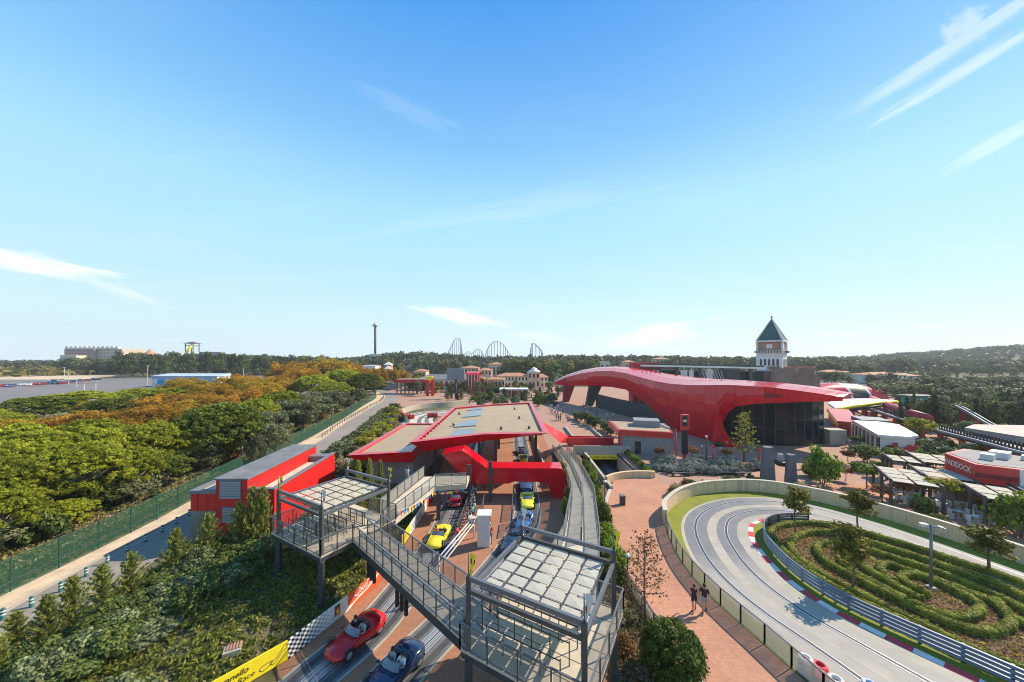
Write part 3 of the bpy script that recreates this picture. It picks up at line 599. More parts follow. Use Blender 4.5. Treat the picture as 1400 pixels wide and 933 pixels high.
# ------------------------------------------------------------------ railings
def railing(root, pts, h=1.1, sp=1.35, mesh='rail_mesh', post='post_grey', top='beam_grey', name='railing', pw=.06, gap=.06, base=.08):
    pts = [Vector(p) for p in pts]; mb = MB()
    for a, b in zip(pts, pts[1:]):
        mb.bar(a+Vector((0, 0, h)), b+Vector((0, 0, h)), .07, .06); mb.bar(a+Vector((0, 0, base)), b+Vector((0, 0, base)), .05, .05)
    for p in (pts[0], pts[-1]): mb.bar(p+Vector((0, 0, base)), p+Vector((0, 0, h)), .03, .03)
    rail = part(mb, name, top, root)
    for a, b in zip(pts, pts[1:]):
        n = max(1, round((b-a).length/sp)); d = (b-a)/n
        for i in range(n+1):
            p = a+d*i; part(MB().bar(p-Vector((0, 0, .05)), p+Vector((0, 0, h+.02)), pw, pw), 'post', post, rail)
        for i in range(n):
            u = d.normalized()*gap; p = a+d*i+u; q = a+d*(i+1)-u
            nrm = Vector((d.y, -d.x, 0)).normalized()*.006
            vs = []
            for s_ in (-1, 1): vs += [p+nrm*s_+Vector((0, 0, base+.05)), q+nrm*s_+Vector((0, 0, base+.05)), q+nrm*s_+Vector((0, 0, h-.06)), p+nrm*s_+Vector((0, 0, h-.06))]
            part(MB().add(vs[:4], [(0, 1, 2, 3)]), 'mesh_panel', mesh, rail)
    return rail
DECK = 3.4
ub = Vector((.862, -.506, 0)); vb = Vector((.506, .862, 0))     # directions of the platforms
def canopy(root, A, B, C, D, ztop, nu, nv, m, base, inset=.35, sag=.0):
    """four posts, double beams, a hung grid of square panels"""
    A, B, C, D = [Vector((p[0], p[1], 0)) for p in (A, B, C, D)]
    for p in (A, B, C, D): part(MB().bar((p.x, p.y, base), (p.x, p.y, ztop+.08), .2, .2), 'canopy_post', 'post_grey', root)
    zz = Vector((0, 0, 1))
    for p, q in ((A, B), (C, D)):
        part(MB().bar(p+zz*ztop, q+zz*ztop, .14, .2), 'upper_beam', 'beam_grey', root); part(MB().bar(p+zz*(ztop-.55), q+zz*(ztop-.55), .14, .18), 'lower_beam', 'post_grey', root)
    for p, q in ((A, C), (B, D)): part(MB().bar(p+zz*(ztop-.55), q+zz*(ztop-.55), .14, .2), 'side_beam', 'beam_grey', root)
    z = ztop-.5; U = (B-A); V = (C-A)
    def pt(u, v): return A+U*u+V*v+zz*z
    fr = MB(); m0, m1 = .07, .93
    for i in range(nu+1):
        u = m0+(m1-m0)*i/nu; fr.bar(pt(u, m0), pt(u, m1), .06, .07)
    for j in range(nv+1):
        v = m0+(m1-m0)*j/nv; fr.bar(pt(m0, v), pt(m1, v), .05, .05)
    g_ = part(fr, 'canopy_frame', 'post_grey', root)
    for i in range(nu):
        for j in range(nv):
            u0 = m0+(m1-m0)*(i+.08)/nu; u1 = m0+(m1-m0)*(i+.92)/nu; v0 = m0+(m1-m0)*(j+.08)/nv; v1 = m0+(m1-m0)*(j+.92)/nv
            dz = zz*(.05+random.uniform(-.01, .01)); P = [pt(u0, v0)+dz, pt(u1, v0)+dz, pt(u1, v1)+dz, pt(u0, v1)+dz]
            P2 = [p+zz*.03 for p in P]; c = sum(P2, Vector())/4+zz*random.uniform(.01, .04)
            part(MB().add(P+P2+[c], [(3, 2, 1, 0), (0, 1, 5, 4), (1, 2, 6, 5), (2, 3, 7, 6), (3, 0, 4, 7), (4, 5, 8), (5, 6, 8), (6, 7, 8), (7, 4, 8)]), 'canopy_panel', m, g_)
def flag(root, p, m1='yellow', m2='black', L_=1.15):
    p = Vector(p); f = part(MB().tube([p+Vector((0, 0, -.2)), p+Vector((0, 0, 1.0))], .025, 6), 'flag_pole', 'beam_grey', root)
    rows = []
    for i in range(6):
        t = i/5; rows.append([(p.x+.03+(.24-.12*t)*s_+.05*math.sin(4*t+s_), p.y+.07*math.sin(5*s_+3*t), p.z+.95-L_*t) for s_ in (0, .25, .5, .75, 1)])
    mb = MB().grid(rows); o = part(mb, 'flag', [m1, m2], f)
    for i, pl in enumerate(o.data.polygons): pl.material_index = 1 if (i//4) in ((1, 3) if m1 == 'yellow' else (2,)) and i % 4 in (0, 3) else 0
def queue_posts(root, org, nu, nv, du, dv, z):
    rows = []
    for j in range(nv):
        for i in range(nu):
            p = Vector(org)+ub*du*i+vb*dv*j; part(MB().tube([(p.x, p.y, z), (p.x, p.y, z+1.0)], .028, 6), 'queue_post', 'post_grey', root)
        a = Vector(org)+vb*dv*j; b = a+ub*du*(nu-1); part(MB().bar((a.x, a.y, z+.92), (b.x, b.y, z+.92), .012, .05), 'queue_belt', 'charcoal', root)
# left platform
A = Vector((-16.45, 24.25, 0)); B = Vector((-12.0, 21.65, 0)); C_ = Vector((-13.85, 28.75, 0)); D_ = Vector((-9.4, 26.15, 0))
lp = thing('viewing_platform', 'raised queue platform with warm lit canopy panels above the grassy bank', 'platform', (-13, 25, 0), 'raised queue platforms')
c0 = A-ub*.75-vb*.15; c1 = B+ub*.12-vb*.15; cin = c1+vb*2.25; c2 = D_+ub*.15+vb*.6; c3 = C_-ub*.75+vb*.6
part(MB().prism([(p.x, p.y) for p in (c0, c1, c2, c3)], DECK-.12, DECK), 'deck', 'concrete_deck', lp)
part(MB().prism([(p.x, p.y) for p in (c0+ub*.03+vb*.03, c1-ub*.03+vb*.03, c2-ub*.03-vb*.03, c3+ub*.03-vb*.03)], DECK-.42, DECK-.125), 'deck_beam', 'charcoal', lp)
for p in (A, B, C_, D_): part(MB().bar((p.x, p.y, -.2), (p.x, p.y, DECK-.42), .3, .3), 'column', 'charcoal', lp)
canopy(lp, A, B, C_, D_, 6.44, 4, 6, 'canopy_panel_warm', DECK)
zd = Vector((0, 0, DECK))
railing(lp, [c3+zd, c0+zd, c1+zd, cin+zd])
railing(lp, [c2-vb*1.2+zd, c2+zd, c2-ub*3.2+zd])
for p, k in ((A, 0), (B, 1), (C_, 1), (D_, 0)): flag(lp, (p.x, p.y, 6.5), *(('yellow', 'black') if k == 0 else ('white', 'cloth_red')))
queue_posts(lp, A+ub*.3+vb*.5, 5, 5, .95, .85, DECK)
for k in range(3): railing(lp, [A+ub*(1.1+k*.0)+vb*(1.2+k*1.3)+zd, A+ub*4.0+vb*(1.2+k*1.3)+zd], .95, 1.4, name='queue_rail')
# right platform
A2 = Vector((-1.85, 14.66, 0)); B2 = Vector((2.55, 12.15, 0)); C2 = Vector((.5, 19.1, 0)); D2 = Vector((4.9, 16.6, 0))
rp = thing('viewing_platform', 'raised queue platform with pale canopy panels beside the brick promenade', 'platform', (1.5, 15.6, 0), 'raised queue platforms')
d0 = A2-ub*.35-vb*.15; d1 = B2+ub*.25-vb*.25; d2 = D2+ub*.35+vb*.5; d3 = C2-ub*.35+vb*.5
part(MB().prism([(p.x, p.y) for p in (d0, d1, d2, d3)], DECK-.12, DECK), 'deck', 'concrete_deck', rp)
part(MB().prism([(p.x, p.y) for p in (d0+ub*.03+vb*.03, d1-ub*.03+vb*.03, d2-ub*.03-vb*.03, d3+ub*.03-vb*.03)], DECK-.42, DECK-.125), 'deck_beam', 'charcoal', rp)
for p in (A2, B2, C2, D2): part(MB().bar((p.x, p.y, -.2), (p.x, p.y, DECK-.42), .3, .3), 'column', 'charcoal', rp)
canopy(rp, A2, B2, C2, D2, 6.44, 5, 6, 'canopy_panel', DECK)
railing(rp, [d0+vb*.3+zd, d0+zd, d1+zd, d2+zd, d2-ub*1.2+zd], mesh='rail_mesh')
railing(rp, [d0+vb*2.3+zd, d3+zd, d3+ub*1.3+zd])
for p, k in ((A2, 0), (B2, 1), (C2, 1), (D2, 0)): flag(rp, (p.x, p.y, 6.5), *(('yellow', 'black') if k == 0 else ('white', 'cloth_red')))
queue_posts(rp, A2+ub*.6+vb*.45, 5, 4, .85, .95, DECK)
seam = MB()
for k in range(1, 6):
    p = d0+vb*(k*.95); q = d1+vb*(k*.95); seam.bar((p.x, p.y, DECK+.003), (q.x, q.y, DECK+.003), .03, .006)
part(seam, 'deck_joint', 'charcoal', rp)
# footbridge between the platforms
n0 = cin; n1 = d0+vb*.35; bu = (n1-n0).normalized(); bv = Vector((-bu.y, bu.x, 0))
fb = thing('footbridge', 'grey steel footbridge with mesh railings crossing over both track lanes', 'footbridge', (-6.5, 20.5, 0))
e0 = n0+bv*1.95; e1 = n1+bv*1.95
part(MB().prism([(p.x, p.y) for p in (n0+bu*.02, n1-bu*.02, e1-bu*.02, e0+bu*.02)], DECK-.1, DECK-.004), 'deck', 'concrete_deck', fb)
part(MB().prism([(p.x, p.y) for p in (n0+bv*.03+bu*.05, n1+bv*.03-bu*.05, e1-bv*.03-bu*.05, e0-bv*.03+bu*.05)], DECK-.6, DECK-.105), 'edge_beam', 'charcoal', fb)
for off in (0.0, 1.0, 1.95): railing(fb, [n0+bv*off+zd, n1+bv*off+zd], sp=1.15)
L_ = (n1-n0).length
for t in (2.2, 2.6, 3.0, 5.9, 6.4, 6.9):
    p = n0+bu*t+bv*.12; part(MB().box((p.x, p.y, DECK-1.1), (.16, .16, 1.0), math.atan2(bu.y, bu.x)), 'hanging_post', 'black', fb)
# white barrier arms by the booth
ba = thing('barrier_arms', 'pair of slanting white tube arms leaning from booth to footbridge', 'barrier', (-2.5, 26, 0))
for k in range(3):
    a = at(600+k*5, 762+k*1.5, 22.6); b = at(648+k*4, 706, 30.2); part(MB().tube([a, b], .05, 6), 'arm', 'white', ba)
a = at(648, 706, 30.2); part(MB().tube([(a[0], a[1], 0), a], .06, 6), 'stand', 'white', ba); a = at(600, 762, 22.6); part(MB().tube([(a[0], a[1], 0), a], .06, 6), 'stand', 'white', ba)
# ramp to the far bridge
rm = thing('access_ramp', 'long twin-lane concrete ramp with mesh railings climbing to the platform', 'ramp', (5, 38, 0))
ra0, ra1 = d3+ub*1.35, d2-ub*1.25
SEC = [(Vector((ra0.x, ra0.y, DECK-.004)), Vector((ra1.x, ra1.y, DECK-.004))), (Vector((3.6, 23.8, 3.15)), Vector((5.9, 23.1, 3.15))), (Vector((6.0, 34.4, 2.1)), Vector((8.1, 34.0, 2.1))), (Vector((6.9, 48, 1.0)), Vector((9.2, 48, 1.0))), (Vector((6.9, 58.5, .03)), Vector((9.2, 58.5, .03)))]
def slab(mb, q, t=.2):
    q = [Vector(p) for p in q]; lo = [p-Vector((0, 0, t)) for p in q]
    return mb.add(q+lo, [(0, 1, 2, 3), (7, 6, 5, 4), (0, 4, 5, 1), (1, 5, 6, 2), (2, 6, 7, 3), (3, 7, 4, 0)])
for i, ((p0, p1), (q0, q1)) in enumerate(zip(SEC, SEC[1:])):
    part(slab(MB(), [p0, p1, q1, q0]), 'ramp_slab' if i else 'landing', 'concrete_pale', rm)
    for w in ((0, .5, 1) if i else (0, 1)): railing(rm, [p0+(p1-p0)*w, q0+(q1-q0)*w], sp=1.7, mesh='rail_mesh_solid')
    for t in (.05, .5):
        for w in (.15, .85):
            p = p0+(q0-p0)*t; q = p1+(q1-p1)*t; c = p+(q-p)*w
            if c.z > .6: part(MB().bar((c.x, c.y, -.3), (c.x, c.y, c.z-.21), .25, .25), 'pier', 'concrete_wall', rm)
    st = MB(); nk = int((q0-p0).length/2.4)
    for k in range(1, nk): t = k/nk; st.bar(p0+(q0-p0)*t+Vector((0, 0, .004)), p1+(q1-p1)*t+Vector((0, 0, .004)), .03, .008)
    if nk > 1: part(st, 'ramp_joint', 'concrete_wall', rm)
# ramp from left platform up to the station gallery
rm = thing('access_gallery', 'grey gallery walkway with solid railings leading under the station roof', 'walkway', (-8, 31, 0))
gp = [c2-ub*1.9, c2-ub*.05, Vector((-7.4, 33.4, 0)), Vector((-4.5, 33.9, 0)), Vector((-4.5, 36.3, 0)), Vector((-9.2, 36.0, 0))]
part(MB().prism([(p.x, p.y) for p in gp], DECK-.5, DECK-.006), 'walkway_slab', 'concrete_deck', rm)
railing(rm, [gp[1]+zd, gp[2]+zd, gp[3]+zd], mesh='rail_mesh_solid'); railing(rm, [gp[0]+zd, gp[5]+zd], mesh='rail_mesh_solid')
for p in (gp[2],): part(MB().bar((p.x+.2, p.y+.3, 0), (p.x+.2, p.y+.3, DECK-.5), .35, .35), 'pillar', 'charcoal', rm)
# bunting
bt = thing('bunting', 'string of coloured triangular pennants hung along the gallery edge', 'bunting', (-6, 31, 0))
pp = [Vector((-8.8, 26.7, DECK+.55)), gp[2]+Vector((.05, -.1, DECK-.35)), gp[3]+Vector((0, -.1, DECK-.35))]
cols = ['orange_red', 'blue_flag', 'cloth_blue', 'yellow', 'orange_red', 'blue_flag', 'cloth_blue', 'yellow']; ci = 0
for a, b in zip(pp, pp[1:]):
    n = int((b-a).length/.52); mid = [a+(b-a)*i/n-Vector((0, 0, .25*math.sin(PI*i/n))) for i in range(n+1)]; part(MB().tube(mid, .012, 4), 'cord', 'white', bt)
    for i in range(n):
        p = mid[i]+(mid[i+1]-mid[i])*.2; q = mid[i]+(mid[i+1]-mid[i])*.8; t = (p+q)/2-Vector((0, -.03, .42)); part(MB().add([p, q, t, p+Vector((0, .012, 0)), q+Vector((0, .012, 0)), t+Vector((0, .012, 0))], [(0, 2, 1), (3, 4, 5), (0, 1, 4, 3), (1, 2, 5, 4), (2, 0, 3, 5)]), 'pennant', cols[ci % 8], bt); ci += 1

# ------------------------------------------------------------------ advertising boards
BP = [(-14.8, 14.3), (-11.75, 18.0), (-10.72, 20.35), (-10.25, 21.45), (-9.25, 24.3)]
def board(a, b, h, m, name, label, z=0.0):
    a = Vector((*a, z)); b = Vector((*b, z)); root = thing(name, label, 'advertising board', tuple((a+b)/2)); d = (b-a).normalized(); nrm = Vector((d.y, -d.x, 0)); ln = (b-a).length-.01
    part(MB().bar(a+Vector((0, 0, h/2+.04))+d*.005, b-d*.005+Vector((0, 0, h/2+.04)), .06, h), 'panel', m, root)
    for t in np.arange(.3, ln, 1.5):
        p = a+d*t-nrm*.12; part(MB().bar((p.x, p.y, z-.2), (p.x, p.y, z+h*.9), .06, .06), 'post', 'post_grey', root)
    return root, d, nrm, a, b, ln
def checker_mat():
    m = bpy.data.materials.new('checker_print'); m.use_nodes = True; nt = m.node_tree; L = nt.links.new; p = nt.nodes['Principled BSDF']; p.inputs['Roughness'].default_value = .5
    tc = node(nt, 'ShaderNodeTexCoord'); mp = node(nt, 'ShaderNodeMapping'); L(tc.outputs['Object'], mp.inputs[0]); mp.inputs['Rotation'].default_value = (0, 0, -math.atan2(BP[2][1]-BP[1][1], BP[2][0]-BP[1][0]))
    sp = node(nt, 'ShaderNodeSeparateXYZ'); L(mp.outputs[0], sp.inputs[0])
    # rows slide sideways so that the squares lean like a waving flag
    sx = node(nt, 'ShaderNodeMath', operation='MULTIPLY_ADD', i_1=.35); L(sp.outputs[2], sx.inputs[0]); L(sp.outputs[0], sx.inputs[2])
    cb = node(nt, 'ShaderNodeCombineXYZ'); L(sx.outputs[0], cb.inputs[0]); L(sp.outputs[2], cb.inputs[2]); cb.inputs[1].default_value = .03
    ck = node(nt, 'ShaderNodeTexChecker', i_Scale=6.3); L(cb.outputs[0], ck.inputs['Vector'])
    fd = node(nt, 'ShaderNodeMapRange', i_1=-.3, i_2=1.3, i_3=0.0, i_4=.85); L(sp.outputs[0], fd.inputs[0])
    mx = node(nt, 'ShaderNodeMix', data_type='RGBA'); L(ck.outputs['Fac'], mx.inputs[0]); mx.inputs[6].default_value = (.02, .02, .022, 1); mx.inputs[7].default_value = (.75, .75, .75, 1)
    m2 = node(nt, 'ShaderNodeMix', data_type='RGBA'); L(fd.outputs[0], m2.inputs[0]); L(mx.outputs[2], m2.inputs[6]); m2.inputs[7].default_value = (.75, .75, .75, 1); L(m2.outputs[2], p.inputs['Base Color']); MATS['checker_print'] = m
checker_mat()
zu = Vector((0, 0, 1))
r, d, nr, a, b, ln = board(BP[0], BP[1], 1.0, 'yellow', 'track_board', 'yellow track board with black lettering and circuit outline on brick edge')
o = b-d*2.42+zu*.73+nr*.034; text_mesh('lettering', 'Maranello', .37, 'black', r, face_frame(o, d, zu), .25, .003, .006)
o = b-d*2.3+zu*.37+nr*.034; text_mesh('lettering', 'Grand Race', .36, 'black', r, face_frame(o, d, zu), .25, .003, .0)
def stroke(root, pts, w, m, o, d, off, name='emblem', closed=False):
    P = spline(pts+([pts[0]] if closed else []), max(12, 6*len(pts))); mb = MB(); L3 = [Vector(o)+d*p[0]+zu*p[1]+off for p in P]
    A_ = offset(P, w/2); B_ = offset(P, -w/2); mb.sheet([Vector(o)+d*p[0]+zu*p[1]+off for p in B_], [Vector(o)+d*p[0]+zu*p[1]+off for p in A_]); return part(mb, name, m, root)
stroke(r, [(-1.25, .3), (-1.1, .2), (-.8, .3), (-.62, .42), (-.5, .5), (-.38, .66), (-.3, .7), (-.2, .85), (-.08, .92), (-.03, .8), (-.12, .68), (-.26, .6), (-.36, .5), (-.55, .28), (-.7, .25), (-.78, .36), (-.68, .45), (-.9, .46), (-1.15, .42)], .035, 'charcoal', b, d, nr*.034, 'circuit_outline', True)
r, d, nr, a, b, ln = board(BP[1], BP[2], 1.0, 'checker_print', 'track_board', 'black and white chequered track board fading to white')
r, d, nr, a, b, ln = board(BP[2], BP[3], 1.0, 'white', 'track_board', 'white track board with small dark square emblem')
o = a+d*.42+nr*.034+zu*.62; part(MB().bar(o-d*.19, o+d*.19, .008, .62), 'emblem_panel', 'charcoal', r); part(MB().bar(o+nr*.006-d*.13-zu*.08, o+nr*.006+d*.13-zu*.08, .008, .36), 'emblem', 'orange_red', r); part(MB().bar(o+nr*.012-d*.05-zu*.08, o+nr*.012+d*.06-zu*.08, .008, .2), 'emblem', 'yellow', r)
r, d, nr, a, b, ln = board(BP[3], BP[4], 1.0, 'orange_red', 'track_board', 'orange red drink advert board with white script and wave')
off = nr*.034; mid = (a+b)/2
wv = [(-1.5, .12), (-1.1, .2), (-.7, .3), (-.2, .33), (.3, .42), (.8, .62), (1.2, .74), (1.5, .8)]
Pw = spline(wv, 30); wd = [.26, .14, .12, .1, .1, .12, .16, .1]; wq = np.interp(np.linspace(0, 7, 30), range(8), wd)
part(MB().sheet([mid+d*p[0]+zu*(p[1]-w_/2+.04)+off for p, w_ in zip(Pw, wq)], [mid+d*p[0]+zu*(p[1]+w_/2+.04)+off for p, w_ in zip(Pw, wq)]), 'wave_stripe', 'white', r)
cx = mid-d*.05+zu*.76+off
def cs(pts, w=.05): stroke(r, [(x_*1.25, y_*1.2) for x_, y_ in pts], w*1.15, 'white', cx, d, nr*.002, 'script_lettering')
for x_ in (-.62, .18):                                  # two capital script Cs with long tails
    cs([(x_+.2, .12), (x_+.12, .2), (x_-.02, .16), (x_-.1, .02), (x_-.06, -.12), (x_+.06, -.17), (x_+.2, -.1)], .06)
for x_ in (-.33, .44): cs([(x_+.06, .03), (x_, .06), (x_-.06, -.03), (x_-.02, -.13), (x_+.06, -.08), (x_+.06, .03)])
cs([(-.1, .05), (-.16, .06), (-.21, -.04), (-.16, -.13), (-.08, -.09)]); cs([(.08, .03), (.02, .06), (-.05, -.03), (-.01, -.13), (.06, -.06), (.07, .03), (.08, -.1), (.12, -.12)])
cs([(.56, -.1), (.64, .05), (.66, .2), (.61, .18), (.6, -.02), (.64, -.13), (.7, -.08)]); cs([(.83, .03), (.77, .06), (.71, -.03), (.75, -.13), (.81, -.06), (.82, .03), (.84, -.1), (.9, -.12)])
cs([(.12, -.02), (.19, 0.0)], .04); cs([(-.62, -.12), (-.5, -.26), (-.2, -.24), (.1, -.22)], .03)
# boards beyond the footbridge
r, d, nr, a, b, ln = board((-9.15, 28.6), (-9.1, 30.6), 1.0, 'yellow', 'track_board', 'plain yellow track board behind the footbridge')
r, d, nr, a, b, ln = board((-9.1, 30.6), (-8.95, 36.0), 1.0, 'white', 'track_board', 'white track board with slanting dark print behind the footbridge')
for k in range(6): p = a+d*(.5+k*.55)+zu*.5+nr*.034; part(MB().bar(p-zu*.3-d*.08, p+zu*.3+d*.1, .006, .16), 'print_mark', 'charcoal', r)
r, d, nr, a, b, ln = board((-8.95, 36.0), (-8.9, 38.6), 1.0, 'cloth_red', 'track_board', 'red track board under the station roof')
# booth
bo = thing('ride_booth', 'tall white control booth with red trimmed roof on station floor', 'booth', (-2.35, 29.2, 0))
part(MB().bx(-2.9, -1.85, 28.7, 29.7, 0, 2.55), 'cabin', 'white_dirty', bo); part(MB().bx(-2.95, -1.75, 28.62, 29.8, 2.56, 2.7), 'roof', 'white', bo); part(MB().bx(-1.845, -1.8, 28.7, 29.7, 2.1, 2.5), 'red_trim', 'cloth_red', bo); part(MB().bx(-2.8, -2.2, 28.69, 28.694, .1, 2.0), 'door', 'white', bo)

# ------------------------------------------------------------------ station
sn = thing('station_roof', 'large flat beige station roof with deep red fascia and four skylights', 'station', (-3.5, 52, 0))
ZT = 6.2
rt = [(-11.7, 39.2), (-3.6, 43.4), (4.75, 44.0), (4.3, 75.3), (-4.2, 72.3), (-11.6, 67.1)]
def inset_poly(P, k):
    c = np.mean(np.array(P), 0); return [tuple(c+(np.array(p)-c)*k) for p in P]
inn = [(-11.0, 40.4), (-3.5, 44.3), (4.0, 44.9), (3.65, 74.0), (-4.1, 71.2), (-10.95, 66.3)]
part(MB().prism(inn, ZT-.45, ZT-.28), 'roof_deck', 'roof_sand', sn)
fa = MB(); n = 6                                            # raised rim all round
lowz = [4.45, 5.0, 5.62, 5.62, 5.4, 5.0]
inb = [(-10.4, 41.6), (-3.4, 45.0), (3.2, 45.5), (3.0, 73), (-4, 70.4), (-10.4, 65.6)]
for i in range(n):
    j = (i+1) % n; a, b, c, d = rt[i], rt[j], inn[j], inn[i]
    fa.add([(*a, ZT), (*b, ZT), (*c, ZT+.03), (*d, ZT+.03)], [(0, 1, 2, 3)]); fa.add([(*d, ZT+.03), (*c, ZT+.03), (*c, ZT-.45), (*d, ZT-.45)], [(0, 1, 2, 3)])
part(fa, 'roof_rim', 'red_roofedge', sn)
fc = MB()
for i in range(n):
    j = (i+1) % n; a, b = rt[i], rt[j]; a2, b2 = inb[i], inb[j]
    fc.add([(*a, ZT-.004), (*b, ZT-.004), (*b2, lowz[j]), (*a2, lowz[i])], [(3, 2, 1, 0)])
fc.add([(*p, lowz[i]) for i, p in enumerate(inb)], [tuple(range(n-1, -1, -1))])
fs_ = part(fc, 'fascia', 'red_clad', sn)
a, b = Vector((*rt[0], ZT)), Vector((*rt[1], ZT)); a2, b2 = Vector((*inb[0], lowz[0])), Vector((*inb[1], lowz[1]))
for seg in ((0, 1, 8), (1, 2, 7)):                          # cladding sheets of the front fascia, slightly proud
    a, b = Vector((*rt[seg[0]], ZT)), Vector((*rt[seg[1]], ZT)); a2, b2 = Vector((*inb[seg[0]], lowz[seg[0]])), Vector((*inb[seg[1]], lowz[seg[1]]))
    for k in range(seg[2]):
        t0, t1 = (k+.015)/seg[2], (k+.985)/seg[2]; q = [a+(b-a)*t0, a+(b-a)*t1, a2+(b2-a2)*t1, a2+(b2-a2)*t0]; nn = (q[1]-q[0]).cross(q[3]-q[0]).normalized(); nn = nn if nn.y < 0 else -nn
        part(MB().add([p+nn*(.012+.006*(k % 2)) for p in q], [(0, 3, 2, 1)]), 'fascia_sheet', 'red_clad', fs_)
for q in ([(613, 597), (646, 594), (650, 585.5), (624, 587)], [(620, 584), (651, 581.5), (653.5, 573.5), (632, 576)], [(632, 570.5), (657, 568), (660, 560), (643, 562)], [(638, 561.5), (659, 559.2), (661, 556.3), (645, 558)]):
    P = [g3(x, y, ZT-.12) for x, y in q]; mb = MB(); lo = [(p[0], p[1], ZT-.3) for p in P]; mb.add(P+lo, [(0, 1, 2, 3), (0, 4, 5, 1), (1, 5, 6, 2), (2, 6, 7, 3), (3, 7, 4, 0)]); part(mb, 'skylight', 'skylight', sn)
for k, (x_, y_) in enumerate(((-8.5, 50), (1.2, 56), (2.4, 48), (-9.2, 60), (.5, 66), (-1.5, 47.5))): part(MB().lathe((x_, y_, ZT-.28), [(.16, 0), (.16, .3), (.24, .32), (.22, .4), (.05, .46)], 8), 'roof_vent', 'beam_grey', sn)
for x_ in (-8.4, -5.9, -3.4, -.9, 1.6): part(MB().bx(x_-.02, x_+.02, 46.0, 66.0, ZT-.281, ZT-.274), 'roof_seam', 'concrete_wall', sn)
rb = MB()
for k in range(16):
    t = (k+.5)/16; p = Vector((*inn[0], ZT))+(Vector((*inn[5], ZT))-Vector((*inn[0], ZT)))*t; rb.box((p.x+.12, p.y, ZT-.1), (.35, .1, .26))
part(rb, 'rim_bracket', 'red_roofedge', sn)
for (x_, y_) in ((-4.6, 36.9), (-2.4, 38.0), (-9.8, 44), (-9.8, 56), (-2.2, 46), (-4.4, 46), (3.6, 52), (3.4, 66), (-9.8, 64), (-2.3, 60)): part(MB().bar((x_, y_, 0), (x_, y_, 4.4 if y_ < 42 else 5.2), .38, .38), 'pillar', 'charcoal', sn)
# low wing
w = thing('station_wing', 'low beige wing roof with red rim beside the planted slope', 'station wing', (-15, 47, 0)); zz = 5.0
P = [(-18.3, 38.2), (-11.6, 39.6), (-11.75, 57.3), (-17.9, 57.3)]; Pi = [(-17.6, 39.1), (-11.9, 40.2), (-12, 56.7), (-17.3, 56.7)]
part(MB().prism(Pi, zz-.35, zz-.22), 'roof_deck', 'roof_sand', w)
fa = MB()
for i in range(4):
    j = (i+1) % 4; fa.add([(*P[i], zz), (*P[j], zz), (*Pi[j], zz+.02), (*Pi[i], zz+.02)], [(0, 1, 2, 3)]); fa.add([(*Pi[i], zz+.02), (*Pi[j], zz+.02), (*Pi[j], zz-.35), (*Pi[i], zz-.35)], [(0, 1, 2, 3)])
part(fa, 'roof_rim', 'red_roofedge', w)
fa = MB(); lw = [4.25, 3.55, 3.7, 4.3]; Pb = [(-17.6, 38.9), (-11.7, 40.3), (-11.8, 56.5), (-17.3, 56.5)]
for i in range(4): j = (i+1) % 4; fa.add([(*P[i], zz-.003), (*P[j], zz-.003), (*Pb[j], lw[j]), (*Pb[i], lw[i])], [(3, 2, 1, 0)])
part(fa, 'fascia', 'red_clad', w)
part(MB().bx(-17, -11.9, 41.2, 56, 0, 3.9), 'wall', 'kiosk_grey', w); p1, p2, p3 = Vector((-11.95, 40.3, zz-.2)), Vector((-11.95, 46, zz-.2)), Vector((-14.2, 40.0, zz-.2)); part(MB().add([p1, p2, p3], [(0, 1, 2)]), 'roof_sheet', 'skylight', w)
# red angular stair parapet and crossing beam
YB = 38.7
bm = thing('crossing_beam', 'angular red beam folding down from roof and bridging the right lane', 'beam', (1, 39.5, 0))
fr = [(603, 621), (632, 616), (665, 640), (769, 641), (779, 682), (757, 682), (747, 659.5), (703, 658.5), (696, 661.5), (643, 661.5)]
P = [at(x, y, YB) for x, y in fr]; n = len(P); Bk = [(p[0]+.05, YB+2.4, p[2]) for p in P]
tri_front = [tuple(range(n))]
mb = MB(); mb.add(P, [tuple(range(n-1, -1, -1))]); mb.add(Bk, [tuple(range(n))]); mb.add(P+Bk, [(i, (i+1) % n, n+(i+1) % n, n+i) for i in range(n)])
part(mb, 'beam_shell', 'red_clad', bm)
for k in range(7):
    x_ = 672+k*13.2; q = [at(x_, 640.9, YB), at(x_+12.6, 641.0, YB)]; part(MB().prism([(q[0][0], YB+.06), (q[1][0], YB+.06), (q[1][0], YB+2.36), (q[0][0], YB+2.36)], q[0][2]+.004, q[0][2]+.03+.008*(k % 2)), 'top_sheet', 'red_clad_light' if k > 1 else 'red_paint', bm)
q = at(666, 641, YB); part(MB().add([(q[0]-.1, YB-.01, q[2]-.02), (q[0]+.95, YB-.01, q[2]-.02), (q[0]+1.15, YB-.03, q[2]-.75), (q[0]+.35, YB-.03, q[2]-.75)], [(3, 2, 1, 0)]), 'hatch', 'red_dull', bm)
